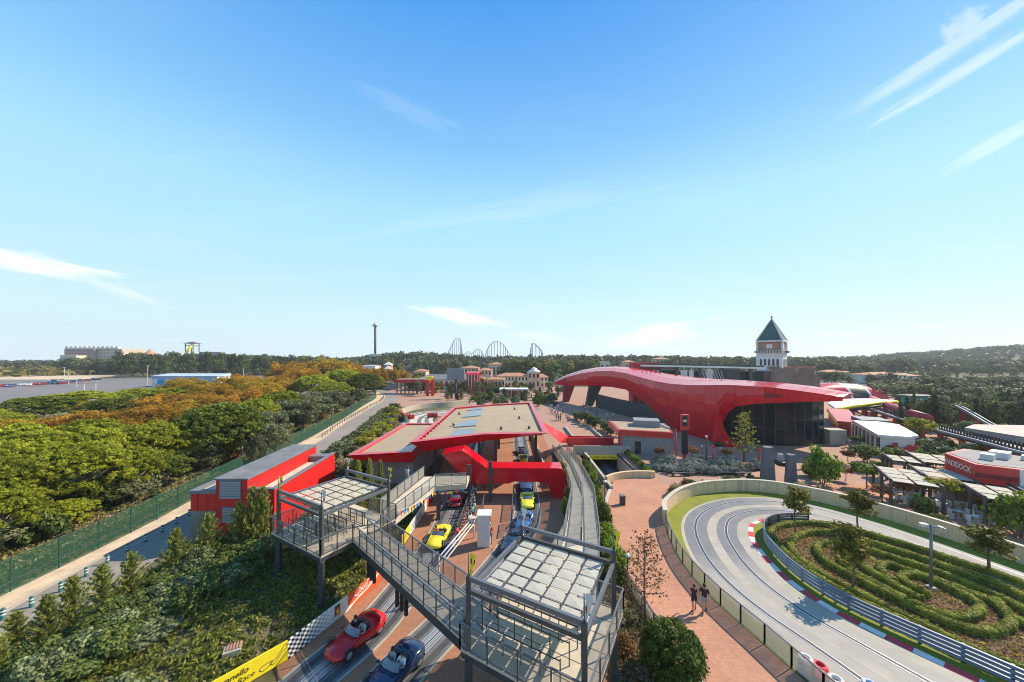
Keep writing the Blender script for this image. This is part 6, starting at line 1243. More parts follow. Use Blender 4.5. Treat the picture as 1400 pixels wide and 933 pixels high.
proto('larch', 'golden_larch', mb, leaf_mesh('crown', Vs, Ts, 'leaf_yellowgreen'), 8.0, 2.6); X, Y = g(1017, 632); tree('larch', (X, Y, 0), 8.3, 2.7, 'pale golden open branched tree before the dark glass drum')
for k, (x, y, ty, w_, kd, lb) in enumerate([(902, 634, 611, 16, 'small_brown', 'round headed brown tree before the kiosk'), (947, 628, 611, 22, 'small_brown', 'round headed russet tree beside the pylon sign'), (983, 622, 604, 15, 'small_dark', 'round headed dark green tree before the red hall'), (993, 630, 614, 17, 'small_brown', 'low brown round tree beside the dark green round tree')]):
    X, Y = g(x, y); tree(kd, (X, Y, 0), H-(ty-HY)*Y/F, w_/2*Y/F, lb)
for k in range(26): x, y = 16.2+5*k/26+random.uniform(-.6, .6), 90-22*k/26; tree('far' if k % 2 else 'small_dark', (x+.2, y, 0), random.uniform(1.6, 3.0), random.uniform(.9, 1.3), 'dark rounded bush along the sunken track walkway', 'bush', 'bushes along the sunken track walkway')
for k in range(14): tree('bush_green', (18.6+.02*k, 46.3+.75*k, .0), .95, .6, 'trimmed green hedge bush on the edge of the sunken track', 'bush', 'hedge bushes on the sunken track edge')
for k in range(34): who(['white', 'blue', 'black', 'lilac'][k % 4], (random.uniform(11.2, 14.5) if k < 24 else random.uniform(22, 27), random.uniform(82, 108), 0), random.uniform(0, 6), 'distant visitor in the crowd near the red arch', 'crowd near the red arch', random.uniform(.9, 1.05))
for k, (x, y, key, lb) in enumerate([(1152, 605, 'black', 'visitor in black on the plaza near white pavilion'), (1158.5, 612, 'teal', 'visitor in teal on the plaza near white pavilion'), (1166, 606, 'blue', 'visitor in dark blue on the plaza near white pavilion'), (1100, 641, 'black', 'visitor in black beside the bright willow bush'), (985, 623, 'lilac', 'visitor sitting area person in lilac by the lavender bed'), (960, 620, 'white', 'visitor in white behind the lavender bed')]): X, Y = g(x, y); who(key, (X, Y, 0), random.uniform(0, 6), lb)
for k in range(22): who(['white', 'red_staff', 'blue', 'black', 'lilac'][k % 5], (random.uniform(74, 79)-k*.3, random.uniform(78, 83)-k*.75, 0), random.uniform(0, 6), 'distant visitor in the line beside the red stand', 'line of visitors beside the red stand')
# ------------------------------------------------------------------ stage screen, castle rock, campanile
sg = thing('stage_screen', 'long dark stage back with grey truss frames behind the red hall', 'stage', (58, 106, 0))
for (x0_, x1_, yt, yb, m) in ((905, 925, 506, 528, 'black'), (930, 955, 508, 530, 'charcoal'), (986, 1044, 508, 532, 'black'), (955, 986, 506, 530, 'stone_dark')): a = at(x0_, yt, 106); b = at(x1_, yb, 106); part(MB().bx(a[0], b[0], 106, 108, -.1, a[2]), 'dark_panel', m, sg)
for x_ in (876, 893, 903, 926, 957, 987, 1027): a = at(x_, 502, 105); part(MB().bx(a[0]-.45, a[0]+.45, 105, 105.9, 0, a[2]), 'truss_tower', 'post_grey', sg)
a = at(876, 500, 104.5); b = at(1045, 503.5, 104.5); part(MB().bar(a, b, .9, .5), 'roof_truss', 'steel_rail', sg)
for k in range(30): p = Vector(a)+(Vector(b)-Vector(a))*(k+.5)/30; part(MB().box((p.x, p.y, p.z+.5), (.5, .8, .4)), 'roof_fin', 'charcoal', sg)
for (x_, w_) in ((884, 3), (894, 2), (899, 2), (935, 9), (945, 6), (970, 8), (1000, 22)): a = at(x_-w_/2, 506, 104.8); b = at(x_+w_/2, 522, 104.8); part(MB().bx(a[0], b[0], 104.7, 104.85, b[2], a[2]), 'set_piece', 'white_dirty' if w_ < 20 else 'charcoal', sg)
for k in range(8): x_ = 960+k*3.6; a = at(x_, 507, 104.6); b = at(x_+6, 524, 104.6); part(MB().bar(a, b, .15, .15), 'brace', 'steel_rail', sg)
part(MB().bx(38, 46, 108, 112, 0, 14.5), 'red_side_wall', 'red_dull', sg)
ca = thing('castle_wall', 'ruined reddish rock castle wall beside the white bell tower', 'wall', (90, 106, 0)); mb = MB()
rows = []
for z in np.linspace(0, 1, 9): rows.append([(78.5+17*u+.5*mnoise.noise((u*9, z*7, 1)), 104.5+1.2*mnoise.noise((u*11, z*6, 4))+2*u, z*(12.8+.5*mnoise.noise((u*20, 0, 9))-2.5*max(0, u-.85)/.15)) for u in np.linspace(0, 1, 26)])
mb.grid(rows, 0, False); part(mb, 'rock_face', 'rock_wall', ca); part(MB().prism([(79, 105.5), (95, 107.5), (95, 111), (79, 111)], 0, 11.5), 'rock_core', 'rock_wall', ca)
for k in range(16): part(MB().box((79+1.03*k, 105.6+.12*k, 12.9), (.55, .8, .8)), 'battlement', 'brick_far', ca)
tX, tY = (1055-HX)*110/F, 110.0; tw_ = thing('bell_tower', 'white bell tower with green pyramid roof rising behind the hall', 'tower', (tX, tY, 0)); s_ = 6.7; q45 = R(42)
def tz(y): return H-(y-HY)*tY/F
def tbox(w, z0, z1): return MB().box((tX, tY, (z0+z1)/2), (w, w, z1-z0), q45)
part(tbox(s_, 0, tz(507)), 'brick_shaft', 'brick_far', tw_); part(tbox(s_+.05, tz(507)+.002, tz(483)), 'white_stage', 'tower_white', tw_); part(tbox(s_+.9, tz(483)+.002, tz(480)), 'balcony', 'tower_white', tw_); part(tbox(s_-.7, tz(480)+.002, tz(468)), 'attic', 'brick_far', tw_); part(tbox(s_+.3, tz(468)+.002, tz(466)), 'cornice', 'tower_white', tw_)
cs_, sn_ = math.cos(q45), math.sin(q45)
def tl(u, v, z): return (tX+u*cs_-v*sn_, tY+u*sn_+v*cs_, z)
hw = s_/2; ap = (tX, tY, tz(436)); part(MB().add([tl(-hw, -hw, tz(466)), tl(hw, -hw, tz(466)), tl(hw, hw, tz(466)), tl(-hw, hw, tz(466)), ap], [(0, 1, 4), (1, 2, 4), (2, 3, 4), (3, 0, 4)]), 'spire', 'copper_green', tw_)
for u, v in ((-1, -1), (1, -1), (1, 1), (-1, 1)): part(MB().tube([tl(u*hw, v*hw, tz(466)), (tX, tY, tz(436)+.1)], [.25, .12], 5), 'spire_rib', 'tower_white', tw_); part(MB().tube([tl(u*(hw-.1), v*(hw-.1), tz(483)), tl(u*(hw-.1), v*(hw-.1), tz(468))], .28, 6), 'corner_shaft', 'tower_white', tw_)
part(MB().tube([(tX, tY, tz(436)), (tX, tY, tz(432.5))], .12, 5).lathe((tX, tY, tz(434)), [(.05, -.3), (.35, 0), (.05, .3)], 8), 'finial', 'charcoal', tw_)
for f_ in (0, 1):
    for k in range(5):
        o_ = -hw+1.2+k*1.07; P = []
        zb_, zt_ = tz(500), tz(491)
        pts = [(o_-.3, zb_), (o_+.3, zb_), (o_+.3, zt_-.3), (o_+.15, zt_), (o_-.15, zt_), (o_-.3, zt_-.3)]
        P = [tl(u, -hw-.03-.02, z) if f_ == 0 else tl(-hw-.03-.02, u, z) for u, z in pts]; part(MB().add(P, [tuple(range(6)) if f_ == 0 else tuple(range(5, -1, -1))]), 'arch_window', 'window_dark', tw_)
    for k in range(9): o_ = -hw+.4+k*.75; p = tl(o_, -hw-.48, tz(481.5)) if f_ == 0 else tl(-hw-.48, o_, tz(481.5)); part(MB().box(p, (.3, .3, .6), q45), 'baluster', 'charcoal', tw_)
    p = tl(0, -hw+.32, tz(474)) if f_ == 0 else tl(-hw+.32, 0, tz(474)); part(MB().box(p, (1.5 if f_ == 0 else .1, .1 if f_ == 0 else 1.5, 1.3), q45), 'relief_panel', 'tower_white', tw_)
# ------------------------------------------------------------------ right-hand attractions
e = Vector((.57, .82, 0)); pv = Vector((.82, -.57, 0))
PG = [((40.3, 36.4), 6.4, 3.4), ((45.6, 38.0), 4.2, 3.6), ((43.7, 31.6), 5.3, 3.0), ((47.9, 31.0), 5, 3), ((47.7, 43.1), 3.4, 2.6), ((50.6, 42.4), 5.4, 4.2)]
for k, (b0, L_, w_) in enumerate(PG):
    b0 = Vector((*b0, 0)); z = 2.75+.05*k; t = thing('shade_pergola', ['pale panelled pergola nearest the bright willow bush', 'pale panelled pergola next along the boundary wall', 'pale panelled pergola before the red restaurant sign', 'pale panelled pergola at the foot of the red restaurant', 'pale panelled pergola behind the first row', 'short pale pergola near the white pavilion'][k], 'pergola', tuple(b0), 'pergolas over the cafe terrace'); nl = max(2, int(L_/1.6))
    for i in range(nl):
        for j in range(2):
            q = b0+e*(i*L_/nl)+pv*(j*w_/2); P = [q+e*.1+pv*.1, q+e*(L_/nl-.1)+pv*.1, q+e*(L_/nl-.1)+pv*(w_/2-.1), q+e*.1+pv*(w_/2-.1)]; h_ = random.uniform(0, .05); part(MB().prism([(p.x, p.y) for p in P][::-1], z+h_, z+.05+h_), 'shade_panel', 'pergola', t)
    for j in (-.12, w_+.12): p = b0+pv*j; q = p+e*L_; part(MB().bar((p.x, p.y, z+.1), (q.x, q.y, z+.1), .16, .3), 'side_beam', 'timber_dark', t)
    for i in (0, .5, 1):
        for j in (-.12, w_+.12): p = b0+e*L_*i+pv*j; part(MB().bar((p.x, p.y, 0), (p.x, p.y, z), .2, .2), 'post', 'timber_dark', t)
for k in range(13):
    q = Vector((41.5, 35.5, 0))+e*random.uniform(-1, 7)+pv*random.uniform(-1.5, 6); t = thing('cafe_table', 'small white cafe table with two chairs under the pergolas', 'table set', (q.x, q.y, 0), 'cafe tables under the pergolas'); part(MB().lathe((q.x, q.y, 0), [(.25, 0), (.25, .03), (.04, .05), (.04, .7), (.45, .72), (.45, .75)], 10), 'table', 'white_dirty', t)
    for s_ in (-.7, .7): part(MB().box((q.x+s_, q.y, .42), (.42, .42, .06)).box((q.x+s_*1.28, q.y, .68), (.05, .4, .5)).box((q.x+s_, q.y, .2), (.3, .3, .4), taper=.8), 'chair', 'white_dirty', t)
pd = thing('restaurant_building', 'red restaurant block with white lettered fascia behind pergolas', 'building', (54, 40, 0)); pp_ = [(51.1, 40.6), (48.9, 36.3), (51.0, 34.6), (54.0, 33.0), (60, 36.6), (56, 42.6)]
part(MB().prism([(51.8, 40.6), (50.2, 36.6), (51.6, 35.4), (54.4, 33.9), (59.2, 36.8), (56, 41.8)], 0, 2.7), 'wall', 'window_dark', pd); part(MB().prism(pp_, 2.704, 4.6), 'red_fascia', 'red_paint', pd); part(MB().prism([(51.5, 40.5), (49.5, 36.5), (51.2, 35.2), (54.0, 33.7), (59.4, 36.8), (56, 42)], 4.604, 4.64), 'roof', 'roof_grey', pd)
for (x, y, s1, s2) in ((52.6, 38, 1.3, .6), (54.8, 38.6, 1.9, .7), (54, 35.6, 1.0, .5), (56.5, 37.6, 1.2, .5)): part(MB().box((x, y, 4.64+s2/2), (s1, s1*.7, s2), .5), 'roof_unit', 'white_dirty', pd)
part(MB().prism([(51.02, 34.5), (54.0, 32.85), (54.0, 32.95), (51.05, 34.6)], 0, 4.55), 'white_end_wall', 'white', pd); A_, B_ = Vector((51.1, 40.6, 0)), Vector((48.9, 36.3, 0)); dd = (B_-A_).normalized(); nn = Vector((dd.y, -dd.x, 0)); nn = nn if nn.x < 0 else -nn
text_mesh('fascia_lettering', 'PADDOCK', .85, 'white', pd, face_frame(tuple((A_+B_)/2+zu*3.75+nn*.02-dd*.2), dd, zu), 0, .005, .012)
part(MB().prism([(48.88, 36.22), (50.95, 34.53), (50.97, 34.57), (48.9, 36.27)], 3.3, 3.75), 'dark_stripe', 'red_dark', pd)
wp = thing('white_pavilion', 'long white roofed pavilion with red splash pattern on its end', 'pavilion', (66, 61, 0)); P = [(59.8, 56.2), (63.2, 54.6), (66, 55.8), (71.5, 63.5), (70.6, 66.5), (67, 67.6)]
part(MB().prism(P, 2.9, [3.3, 3.3, 3.3, 3.6, 3.6, 3.6]), 'roof', 'white', wp); part(MB().prism([(60.6, 56.6), (63.5, 55.2), (65.6, 56.4), (70.8, 63.5), (70, 66), (67.2, 67)], 0, 2.896), 'wall', 'window_dark', wp); part(MB().prism([(60.3, 56.3), (63.2, 55.0), (65.8, 56.1), (65.7, 56.25), (63.2, 55.2), (60.5, 56.5)], 0, 2.9), 'end_wall', 'white', wp)
for k in range(9): t = k/9; x = 61.2+4.8*t; y = 55.75-.95*math.sin(PI*min(1, t*1.1))-.05; part(MB().box((x, y, 1.0+.3*math.sin(k*1.7)), (.62, .06, 1.5+.4*math.sin(k*2.3)), -.2), 'splash_mark', 'red_dull', wp)
for k in range(7): p = Vector((60.2, 57, 0))+Vector((7.0, 11, 0))*k/6; part(MB().box((p.x, p.y, 1.45), (.2, .2, 2.9)), 'column', 'white', wp)
CT = spline([(112, 112, 2.5), (103, 104, 2.5), (90, 82, 2.5), (79.5, 64.4, 2.6), (73, 53, 3.0), (69, 46.3, 3.2), (66.5, 41, 3.4), (64.5, 34, 3.6)], 60)
co = thing('launch_coaster', 'dark launch coaster track with upright brake fins on red supports', 'roller coaster', (80, 65, 0))
for s_ in (-.8, .8): part(MB().tube([(p[0]+s_*.75, p[1]-s_*.4, p[2]) for p in CT], .16, 6), 'rail', 'coaster_grey', co)
part(MB().tube([(p[0], p[1], p[2]-.55) for p in CT], .28, 6), 'spine', 'coaster_black', co)
wk = offset(CT[:, :2], 1.8); mb = MB(); mb.sheet([(p[0], p[1], c[2]-.1) for p, c in zip(offset(CT[:, :2], 1.3), CT)], [(p[0], p[1], c[2]-.1) for p, c in zip(offset(CT[:, :2], 2.4), CT)]); part(mb, 'walkway', 'coaster_black', co)
for i in range(20, 59):
    for h_ in (0, .5): p = CT[i]+(CT[i+1]-CT[i])*h_; part(MB().box((p[0]+.2, p[1]-.1, p[2]+.45), (.18, .1, 1.0), -.5), 'brake_fin', 'coaster_black', co)
for i in range(2, 60, 4): p = CT[i]; part(MB().box((p[0], p[1], p[2]/2-.3), (.5, .5, p[2]-.55)), 'support', 'red_paint', co)
ct = spline([(112, 97, 5.6), (107, 87.5, 5.4), (102.5, 80, 5.2), (99, 75, 4.6), (96.5, 71, 3.6), (95.5, 67.5, 2.2), (96, 63, 1)], 30); c2_ = thing('coaster_curve', 'pale curved coaster track on red columns before the conifer wood', 'roller coaster', (100, 78, 0))
for s_ in (-.5, .5): part(MB().tube([(p[0]+s_, p[1], p[2]) for p in ct], .14, 6), 'rail', 'coaster_grey', c2_)
part(MB().tube([(p[0], p[1], p[2]-.4) for p in ct], .25, 6), 'spine', 'white_dirty', c2_)
for i in range(2, 28, 4): p = ct[i]; part(MB().box((p[0], p[1], p[2]/2-.3), (.6, .6, p[2]-.4)), 'column', 'red_dull', c2_)
rt_ = MB().prism([(79, 60), (75.5, 50), (88, 50), (98, 62), (86, 64)], 3.2, [3.7, 4.2, 4.4, 3.6, 3.5]); t = thing('long_station_roof', 'long faded pinkish white coaster station roof', 'roof', (80, 55, 0)); part(rt_, 'roof', 'pink_roof', t); part(MB().prism([(80, 59), (77, 51), (87, 51), (94, 60.5), (86, 62.5)], 0, 3.19), 'wall', 'charcoal', t)
tn = thing('coaster_tunnel', 'red white and black barrel vaulted coaster tunnel', 'tunnel', (126, 132, 0))
for (x0_, x1_, m) in ((113, 115.5, 'white_dirty'), (115.5, 124, 'red_clad_light'), (124, 125, 'white_dirty'), (125, 131, 'black'), (131, 132, 'white_dirty'), (132, 138, 'red_clad')):
    rows = [[(x_, 132-6.5*math.cos(th), .0+6.4*math.sin(th)*(1-.0015*(x_-124)**2)) for th in np.linspace(0, PI, 14)] for x_ in np.linspace(x0_, x1_-.02, 4)]; part(MB().grid(rows), 'vault_band', m, tn)
sw = thing('entrance_canopy', 'white sweeping canopy with yellow edge over the red stand', 'canopy', (92, 92, 0)); C1 = spline([(83, 88, 2.8), (86, 88, 3.4), (90, 88, 4.0), (96, 90, 4.3), (104, 93, 4.2)], 20); C3 = spline([(84, 91.5, 4.0), (87, 92.5, 4.6), (91, 92.5, 4.9), (98, 93.5, 4.8), (106, 95, 4.2)], 20)
part(MB().sheet([tuple(p) for p in C1], [tuple(p) for p in C3]).sheet([(p[0], p[1], p[2]-.4) for p in C3], [(p[0], p[1], p[2]-.4) for p in C1]), 'canopy_shell', 'white', sw); part(MB().tube([(p[0], p[1]-.1, p[2]-.2) for p in C1], .42, 6), 'yellow_edge', 'yellow', sw); part(MB().tube([(p[0], p[1]-.4, p[2]-.9) for p in C1], .35, 6), 'dark_edge', 'black', sw)
for k in range(5): p = C1[k*4+1]; part(MB().box((p[0], p[1]+1.5, p[2]/2-.2), (.4, .4, p[2]-.4)), 'column', 'red_dull', sw)
sd_ = thing('merchandise_stand', 'low red stand with yellow stripe along the plaza', 'stand', (74, 76, 0)); part(MB().prism([(66.5, 70), (69, 68.5), (84, 86), (81, 88)], 0, 2.6), 'body', 'red_dull', sd_); part(MB().prism([(66.3, 70.1), (69.2, 68.3), (84.2, 86), (80.8, 88.2)], 2.604, 3.0), 'roof', 'red_paint', sd_); part(MB().prism([(66.2, 70.0), (66.35, 69.9), (80.95, 88.15), (80.8, 88.25)], 2.2, 2.55), 'stripe', 'yellow', sd_); part(MB().prism([(69.3, 68.2), (73.5, 66.9), (76, 71), (72, 73)], 0, 3.6), 'dark_front', 'kiosk_grey', sd_)
rx = thing('mural_box', 'turquoise mural panel on red cube beside the coaster', 'building', (101, 85, 0)); part(MB().bx(98.4, 102.2, 84.5, 87, 0, 6.3), 'mural_wall', 'cloth_teal', rx); part(MB().bx(102.21, 104.6, 84.3, 87.2, 0, 5.9), 'red_cube', 'red_dull', rx); part(MB().bx(97.8, 105, 84, 87.5, 6.304, 6.6), 'roof', 'roof_grey', rx)
pp2 = thing('covered_track', 'dull red covered coaster launch tube', 'roller coaster', (96, 88, 0)); part(MB().tube([(108, 103, 3.6), (98, 90, 3.6), (90, 78, 3.4), (86, 71, 3.3)], .9, 10), 'tube', 'red_dull', pp2)
for k in range(5): t_ = k/4; part(MB().box((107-20*t_, 101.5-29*t_, 1.35), (.4, .4, 2.7)), 'support', 'red_dull', pp2)
# plaza planting, from pixel positions (base x, base y, top y, width px)
for (x, y, ty, w_, kd, lb) in [(1125, 662, 611, 50, 'bush_green', 'large bright green willow like bush near the standing stones'), (1183, 640, 608, 36, 'small_dark', 'dark round plaza tree before the white pavilion'), (1258, 611, 571, 40, 'small_yellow', 'tall yellow green tree beside white pavilion'), (1212, 622, 607, 26, 'bush_green', 'low rounded bright bush before the white pavilion'), (1240, 622, 606, 30, 'shrub', 'low rounded green bush before the white pavilion'), (1277, 622, 601, 42, 'shrub', 'wide rounded bush before the dark coaster track'), (1335, 626, 605, 42, 'shrub', 'rounded bush behind the red restaurant'), (1300, 615, 602, 20, 'bush_green', 'small bush beside the dark coaster track'), (1185, 668, 633, 40, 'small_green', 'flat crowned green tree between pergolas and wall'), (1160, 634, 615, 22, 'small_brown', 'small russet tree beside dark round tree'), (1156, 658, 639, 20, 'small_brown', 'small russet tree by the bright willow bush'), (1237, 686, 654, 32, 'small_brown', 'small brown tree before the first pergola'), (1290, 698, 653, 40, 'small_yellow', 'yellow green round tree before the second pergola'), (1328, 706, 674, 30, 'small_brown', 'small dull brown tree before the third pergola'), (1392, 735, 672, 60, 'bush_green', 'large loose green bush at the end of the pergolas'), (1230, 600, 585, 22, 'bush_green', 'small green bush behind the white pavilion roof'), (1298, 592, 579, 26, 'bush_green', 'green bush beside coaster curve'), (1326, 596, 575, 30, 'shrub', 'dark bush beside coaster curve'), (1360, 590, 578, 28, 'small_yellow', 'yellow green bush by the coaster curve foot')]:
    X, Y = g(x, y); tree(kd, (X, Y, 0), H-(ty-HY)*Y/F, w_/2*Y/F, lb, 'tree' if 'tree' in lb else 'bush')
def near_wall(k, n): i = int(10+k*(56-10)/n); o_ = offset(WP, .9+random.uniform(0, .6)); return o_[min(i, len(o_)-1)]
for k in range(44):
    p = near_wall(k, 44)
    if k % 9 < 6: tree('shrub' if k % 3 else 'bush_dry', (p[0], p[1], 0), random.uniform(.9, 1.6), random.uniform(.7, 1.1), 'dark bush planted behind the boundary wall', 'bush', 'bushes behind the boundary wall')

for (x, y, ty, w_, kd, lb) in [(1140, 648, 628, 22, 'small_dark', 'small dark tree behind the bright willow bush'), (1204, 652, 630, 26, 'small_green', 'small green tree at the corner of the first pergola'), (1222, 628, 612, 24, 'small_dark', 'small dark tree between pavilion and pergola'), (1262, 634, 616, 24, 'bush_green', 'rounded bush beside the back pergola'), (1318, 640, 622, 22, 'small_yellow', 'small yellowish tree beside the restaurant'), (1205, 690, 664, 30, 'small_brown', 'small rusty tree close behind the boundary wall'), (1262, 704, 676, 28, 'shrub', 'dark bush close behind the boundary wall'), (1362, 716, 688, 34, 'small_green', 'green tree at the end pergola'), (1110, 652, 632, 24, 'shrub', 'dark bush at the foot of the bright willow bush'), (1172, 612, 596, 18, 'small_dark', 'small dark tree on the plaza before the pavilion')]:
    X, Y = g(x, y); tree(kd, (X, Y, 0), H-(ty-HY)*Y/F, w_/2*Y/F, lb, 'tree' if 'tree' in lb else 'bush')
for k in range(30): x_, y_ = random.uniform(1130, 1400), random.uniform(588, 640); X, Y = g(x_, y_); X += 0; (not (58 < X < 75 and 53 < Y < 70) and not (47 < X < 61 and 30 < Y < 44)) and tree(['bush_green', 'shrub', 'small_dark'][k % 3], (X, Y, 0), random.uniform(1.2, 2.6), random.uniform(.9, 1.7), 'garden bush between the attractions', 'bush', 'garden bushes between the attractions')
# ------------------------------------------------------------------ pine and plane wood on the left
def tpx(kind, x, ty, Y, w_, label, group, sx=1.0):
    n = 3 if kind in ('plane', 'olive') and w_*Y/F > 5 else 1
    for q in range(n):
        xx = x+(0 if n == 1 else (-.27, .25, .0)[q]*w_); YY = Y+(0 if n == 1 else (-1.0, .6, 2.8)[q]); X = (xx-HX)*YY/F; z0 = ground_z(X, YY); h = H-(ty+(0 if n == 1 else random.uniform(-2, 6))-HY)*YY/F-z0
        tree(kind, (X, YY), max(2.5, h), (w_/2 if n == 1 else w_*.36)*YY/F*sx, label, 'tree', group)
for (x, y, h, r) in [(-43.4, 29.0, 6.6, 3.9), (-42.2, 33.6, 7.0, 4.2), (-45.6, 41.6, 6.9, 4.2), (-48.5, 34.5, 7.4, 4.6), (-50.5, 28.5, 7.0, 4.4), (-50.5, 41.0, 7.5, 4.2), (-44.5, 24.5, 6.2, 3.6), (-50, 23, 6.5, 4.0), (-46.5, 37.8, 7.2, 3.8), (-56.5, 33, 7.6, 4.6), (-40.6, 27.2, 5.2, 2.9), (-46.5, 31, 7.2, 4.0), (-54, 37.5, 7.6, 4.3), (-55.5, 27.5, 7.2, 4.2), (-44.2, 45.5, 6.0, 3.0), (-41.6, 37.8, 5.6, 2.8)]:
    tree('pine', (x, y), h, r, 'broad bright green umbrella pine in the dense group by the fence', 'tree', 'umbrella pines in the dense group by the fence', var=0 if random.random() < .5 else 1)
for (x, ty, Y, w_) in [(300, 551, 49.5, 108), (215, 575, 43.5, 62), (330, 570, 52, 60)]: tpx('pine', x, ty, Y, w_, {300: 'large solitary umbrella pine beside the green fence', 215: 'thin branched umbrella pine next to the dense pine group', 330: 'smaller umbrella pine overlapping the large solitary pine'}[x], None)
for (x, ty, Y, w_) in [(60, 541, 75, 95), (112, 535, 80, 95), (150, 545, 72, 70), (15, 566, 62, 60), (190, 531, 92, 75), (235, 528, 98, 66), (-20, 560, 66, 60)]: tpx('pine', x, ty, Y, w_, 'umbrella pine at the edge of the car park behind autumn trees', 'umbrella pines at the car park edge')
for (x, ty, Y, w_) in [(385, 535, 80, 66), (430, 513, 122, 56), (470, 505, 140, 62), (497, 510, 132, 48), (455, 522, 108, 56), (352, 545, 66, 56), (512, 514, 150, 34)]: tpx('pine', x, ty, Y, w_, 'umbrella pine in the wood along the far road bend', 'umbrella pines along the far road')
for (x, ty, Y, w_) in [(30, 578, 58, 74), (2, 588, 53, 50), (112, 566, 62, 78), (76, 586, 56, 54), (150, 588, 52, 44), (185, 546, 75, 62), (225, 541, 80, 64), (205, 560, 66, 64), (255, 521, 100, 58), (290, 526, 95, 52), (245, 550, 78, 54), (278, 540, 85, 44), (320, 516, 118, 48), (345, 520, 112, 48), (302, 545, 82, 44), (375, 514, 125, 44), (400, 499, 150, 54), (430, 494, 165, 62), (455, 497, 160, 48), (482, 500, 165, 42), (412, 510, 135, 44), (505, 508, 172, 24), (520, 507, 175, 22), (534, 508, 178, 20), (549, 507, 182, 20), (360, 522, 105, 44), (335, 535, 92, 40), (390, 522, 120, 40), (265, 560, 68, 40), (170, 575, 60, 40), (130, 552, 72, 40)]: tpx('plane', x, ty-5, Y, w_*1.1, 'golden autumn plane tree standing among the green pines', 'autumn plane trees in the wood')
for (x, ty, Y, w_) in [(75, 566, 66, 76), (45, 571, 64, 50), (357, 560, 58, 66), (400, 545, 72, 60), (422, 536, 82, 60), (442, 531, 88, 50), (375, 578, 52, 40), (145, 560, 70, 50), (462, 535, 98, 36), (350, 592, 49, 26), (480, 528, 110, 40)]: tpx('olive', x, ty, Y, w_, 'grey green olive tree at the wood edge by the fence', 'olive trees at the wood edge')
for k in range(50):
    y = random.uniform(24, 120); xf = float(np.interp(y, fp[:, 1], fp[:, 0])); tree('bush_dry' if k % 3 else 'shrub', (xf-random.uniform(4, 8), y), random.uniform(.6, 1.3), random.uniform(.7, 1.2), 'low scrub bush at the foot of the wood behind fence', 'bush', 'scrub bushes behind the security fence')
for k in range(22):
    y = 23+2.6*k+random.uniform(-.8, .8); xf = float(np.interp(y, fp[:, 1], fp[:, 0])); tree(['pine', 'olive', 'shrub', 'pine'][k % 4], (xf-random.uniform(5.2, 7.5), y), random.uniform(2.6, 4.2), random.uniform(1.6, 2.5), 'low young tree filling the edge of the pine wood', 'tree', 'low young trees at the wood edge')
for k in range(34):
    x_, y_ = random.uniform(556, 770), random.uniform(531, 541); X, Y = g(x_, y_); tree(['far', 'far_olive', 'far_warm'][k % 3], (X, Y, 0), random.uniform(3.5, 7), random.uniform(1.6, 2.8), 'garden tree half hiding the village fronts', 'tree', 'garden trees before the village')
def wood_pt():
    y = random.uniform(20, 120); xf = float(np.interp(y, fp[:, 1], fp[:, 0])); x = xf-random.uniform(5, 45); return (x, y, ground_z(x, y))
scatter('wood_floor', 40000, wood_pt, .2, 'leaf_pine_dark', .5, 2.2, .4); scatter('wood_floor', 20000, wood_pt, .18, 'leaf_dry', .3, 2.2, .4)
# ------------------------------------------------------------------ car park
def parked_mesh(paint):
    st = [(-2.1, .62, .3, .55, .55), (-1.95, .8, .22, .66, .66), (-1.0, .86, .2, .86, .86), (-.55, .86, .2, .92, 1.0), (.0, .86, .2, .95, 1.42), (.9, .86, .2, .95, 1.45), (1.6, .84, .22, .95, 1.2), (1.95, .8, .25, .9, .95), (2.1, .66, .35, .7, .72)]; mb = MB(); rows = []
    for y, w, zb, zs, zt in st: half = [(w*.9, zb), (w, zb+.2), (w, zs), (w*.8, zt), (0, zt+.02)]; rows.append([(-a, y, z) for a, z in half]+[(a, y, z) for a, z in half[::-1][1:]])
    n = len(rows[0])
    for i in range(len(rows)-1):
        for k in range(n-1): mb.add([rows[i][k], rows[i][k+1], rows[i+1][k+1], rows[i+1][k]], [(0, 1, 2, 3)], 1 if (k in (2, 5) and 2 <= i <= 6) or (i in (3, 6) and k in (3, 4)) else 0, True)
    mb.add(rows[0], [tuple(range(n))]); mb.add(rows[-1], [tuple(range(n-1, -1, -1))]); body = mb.mesh('body', [paint, 'window_dark']); ws = []
    for sx in (-1, 1):
        for wy in (-1.3, 1.3): w = MB().lathe((0, 0, 0), [(.2, -.1), (.32, -.09), (.32, .09), (.2, .1)], 10).mesh('wheel', 'tyre'); w.transform(Matrix.Translation((sx*.8, wy, .32))@Matrix.Rotation(PI/2, 4, 'Y')); ws.append(w)
    return body, ws
PK = {p: parked_mesh(p) for p in ('car_white', 'car_silver', 'car_black', 'car_blue', 'car_red', 'car_darkred')}
pw = {'car_white': 'white', 'car_silver': 'silver', 'car_black': 'black', 'car_blue': 'blue', 'car_red': 'red', 'car_darkred': 'dark red'}
def parked(x, y, rz, p, where, grp): 
    t = thing('parked_car', '%s parked car %s' % (pw[p], where), 'car', (x, y, 1.205), grp, rz); link('body', PK[p][0], t)
    for w in PK[p][1]: link('wheel', w, t)
cl = list(PK)
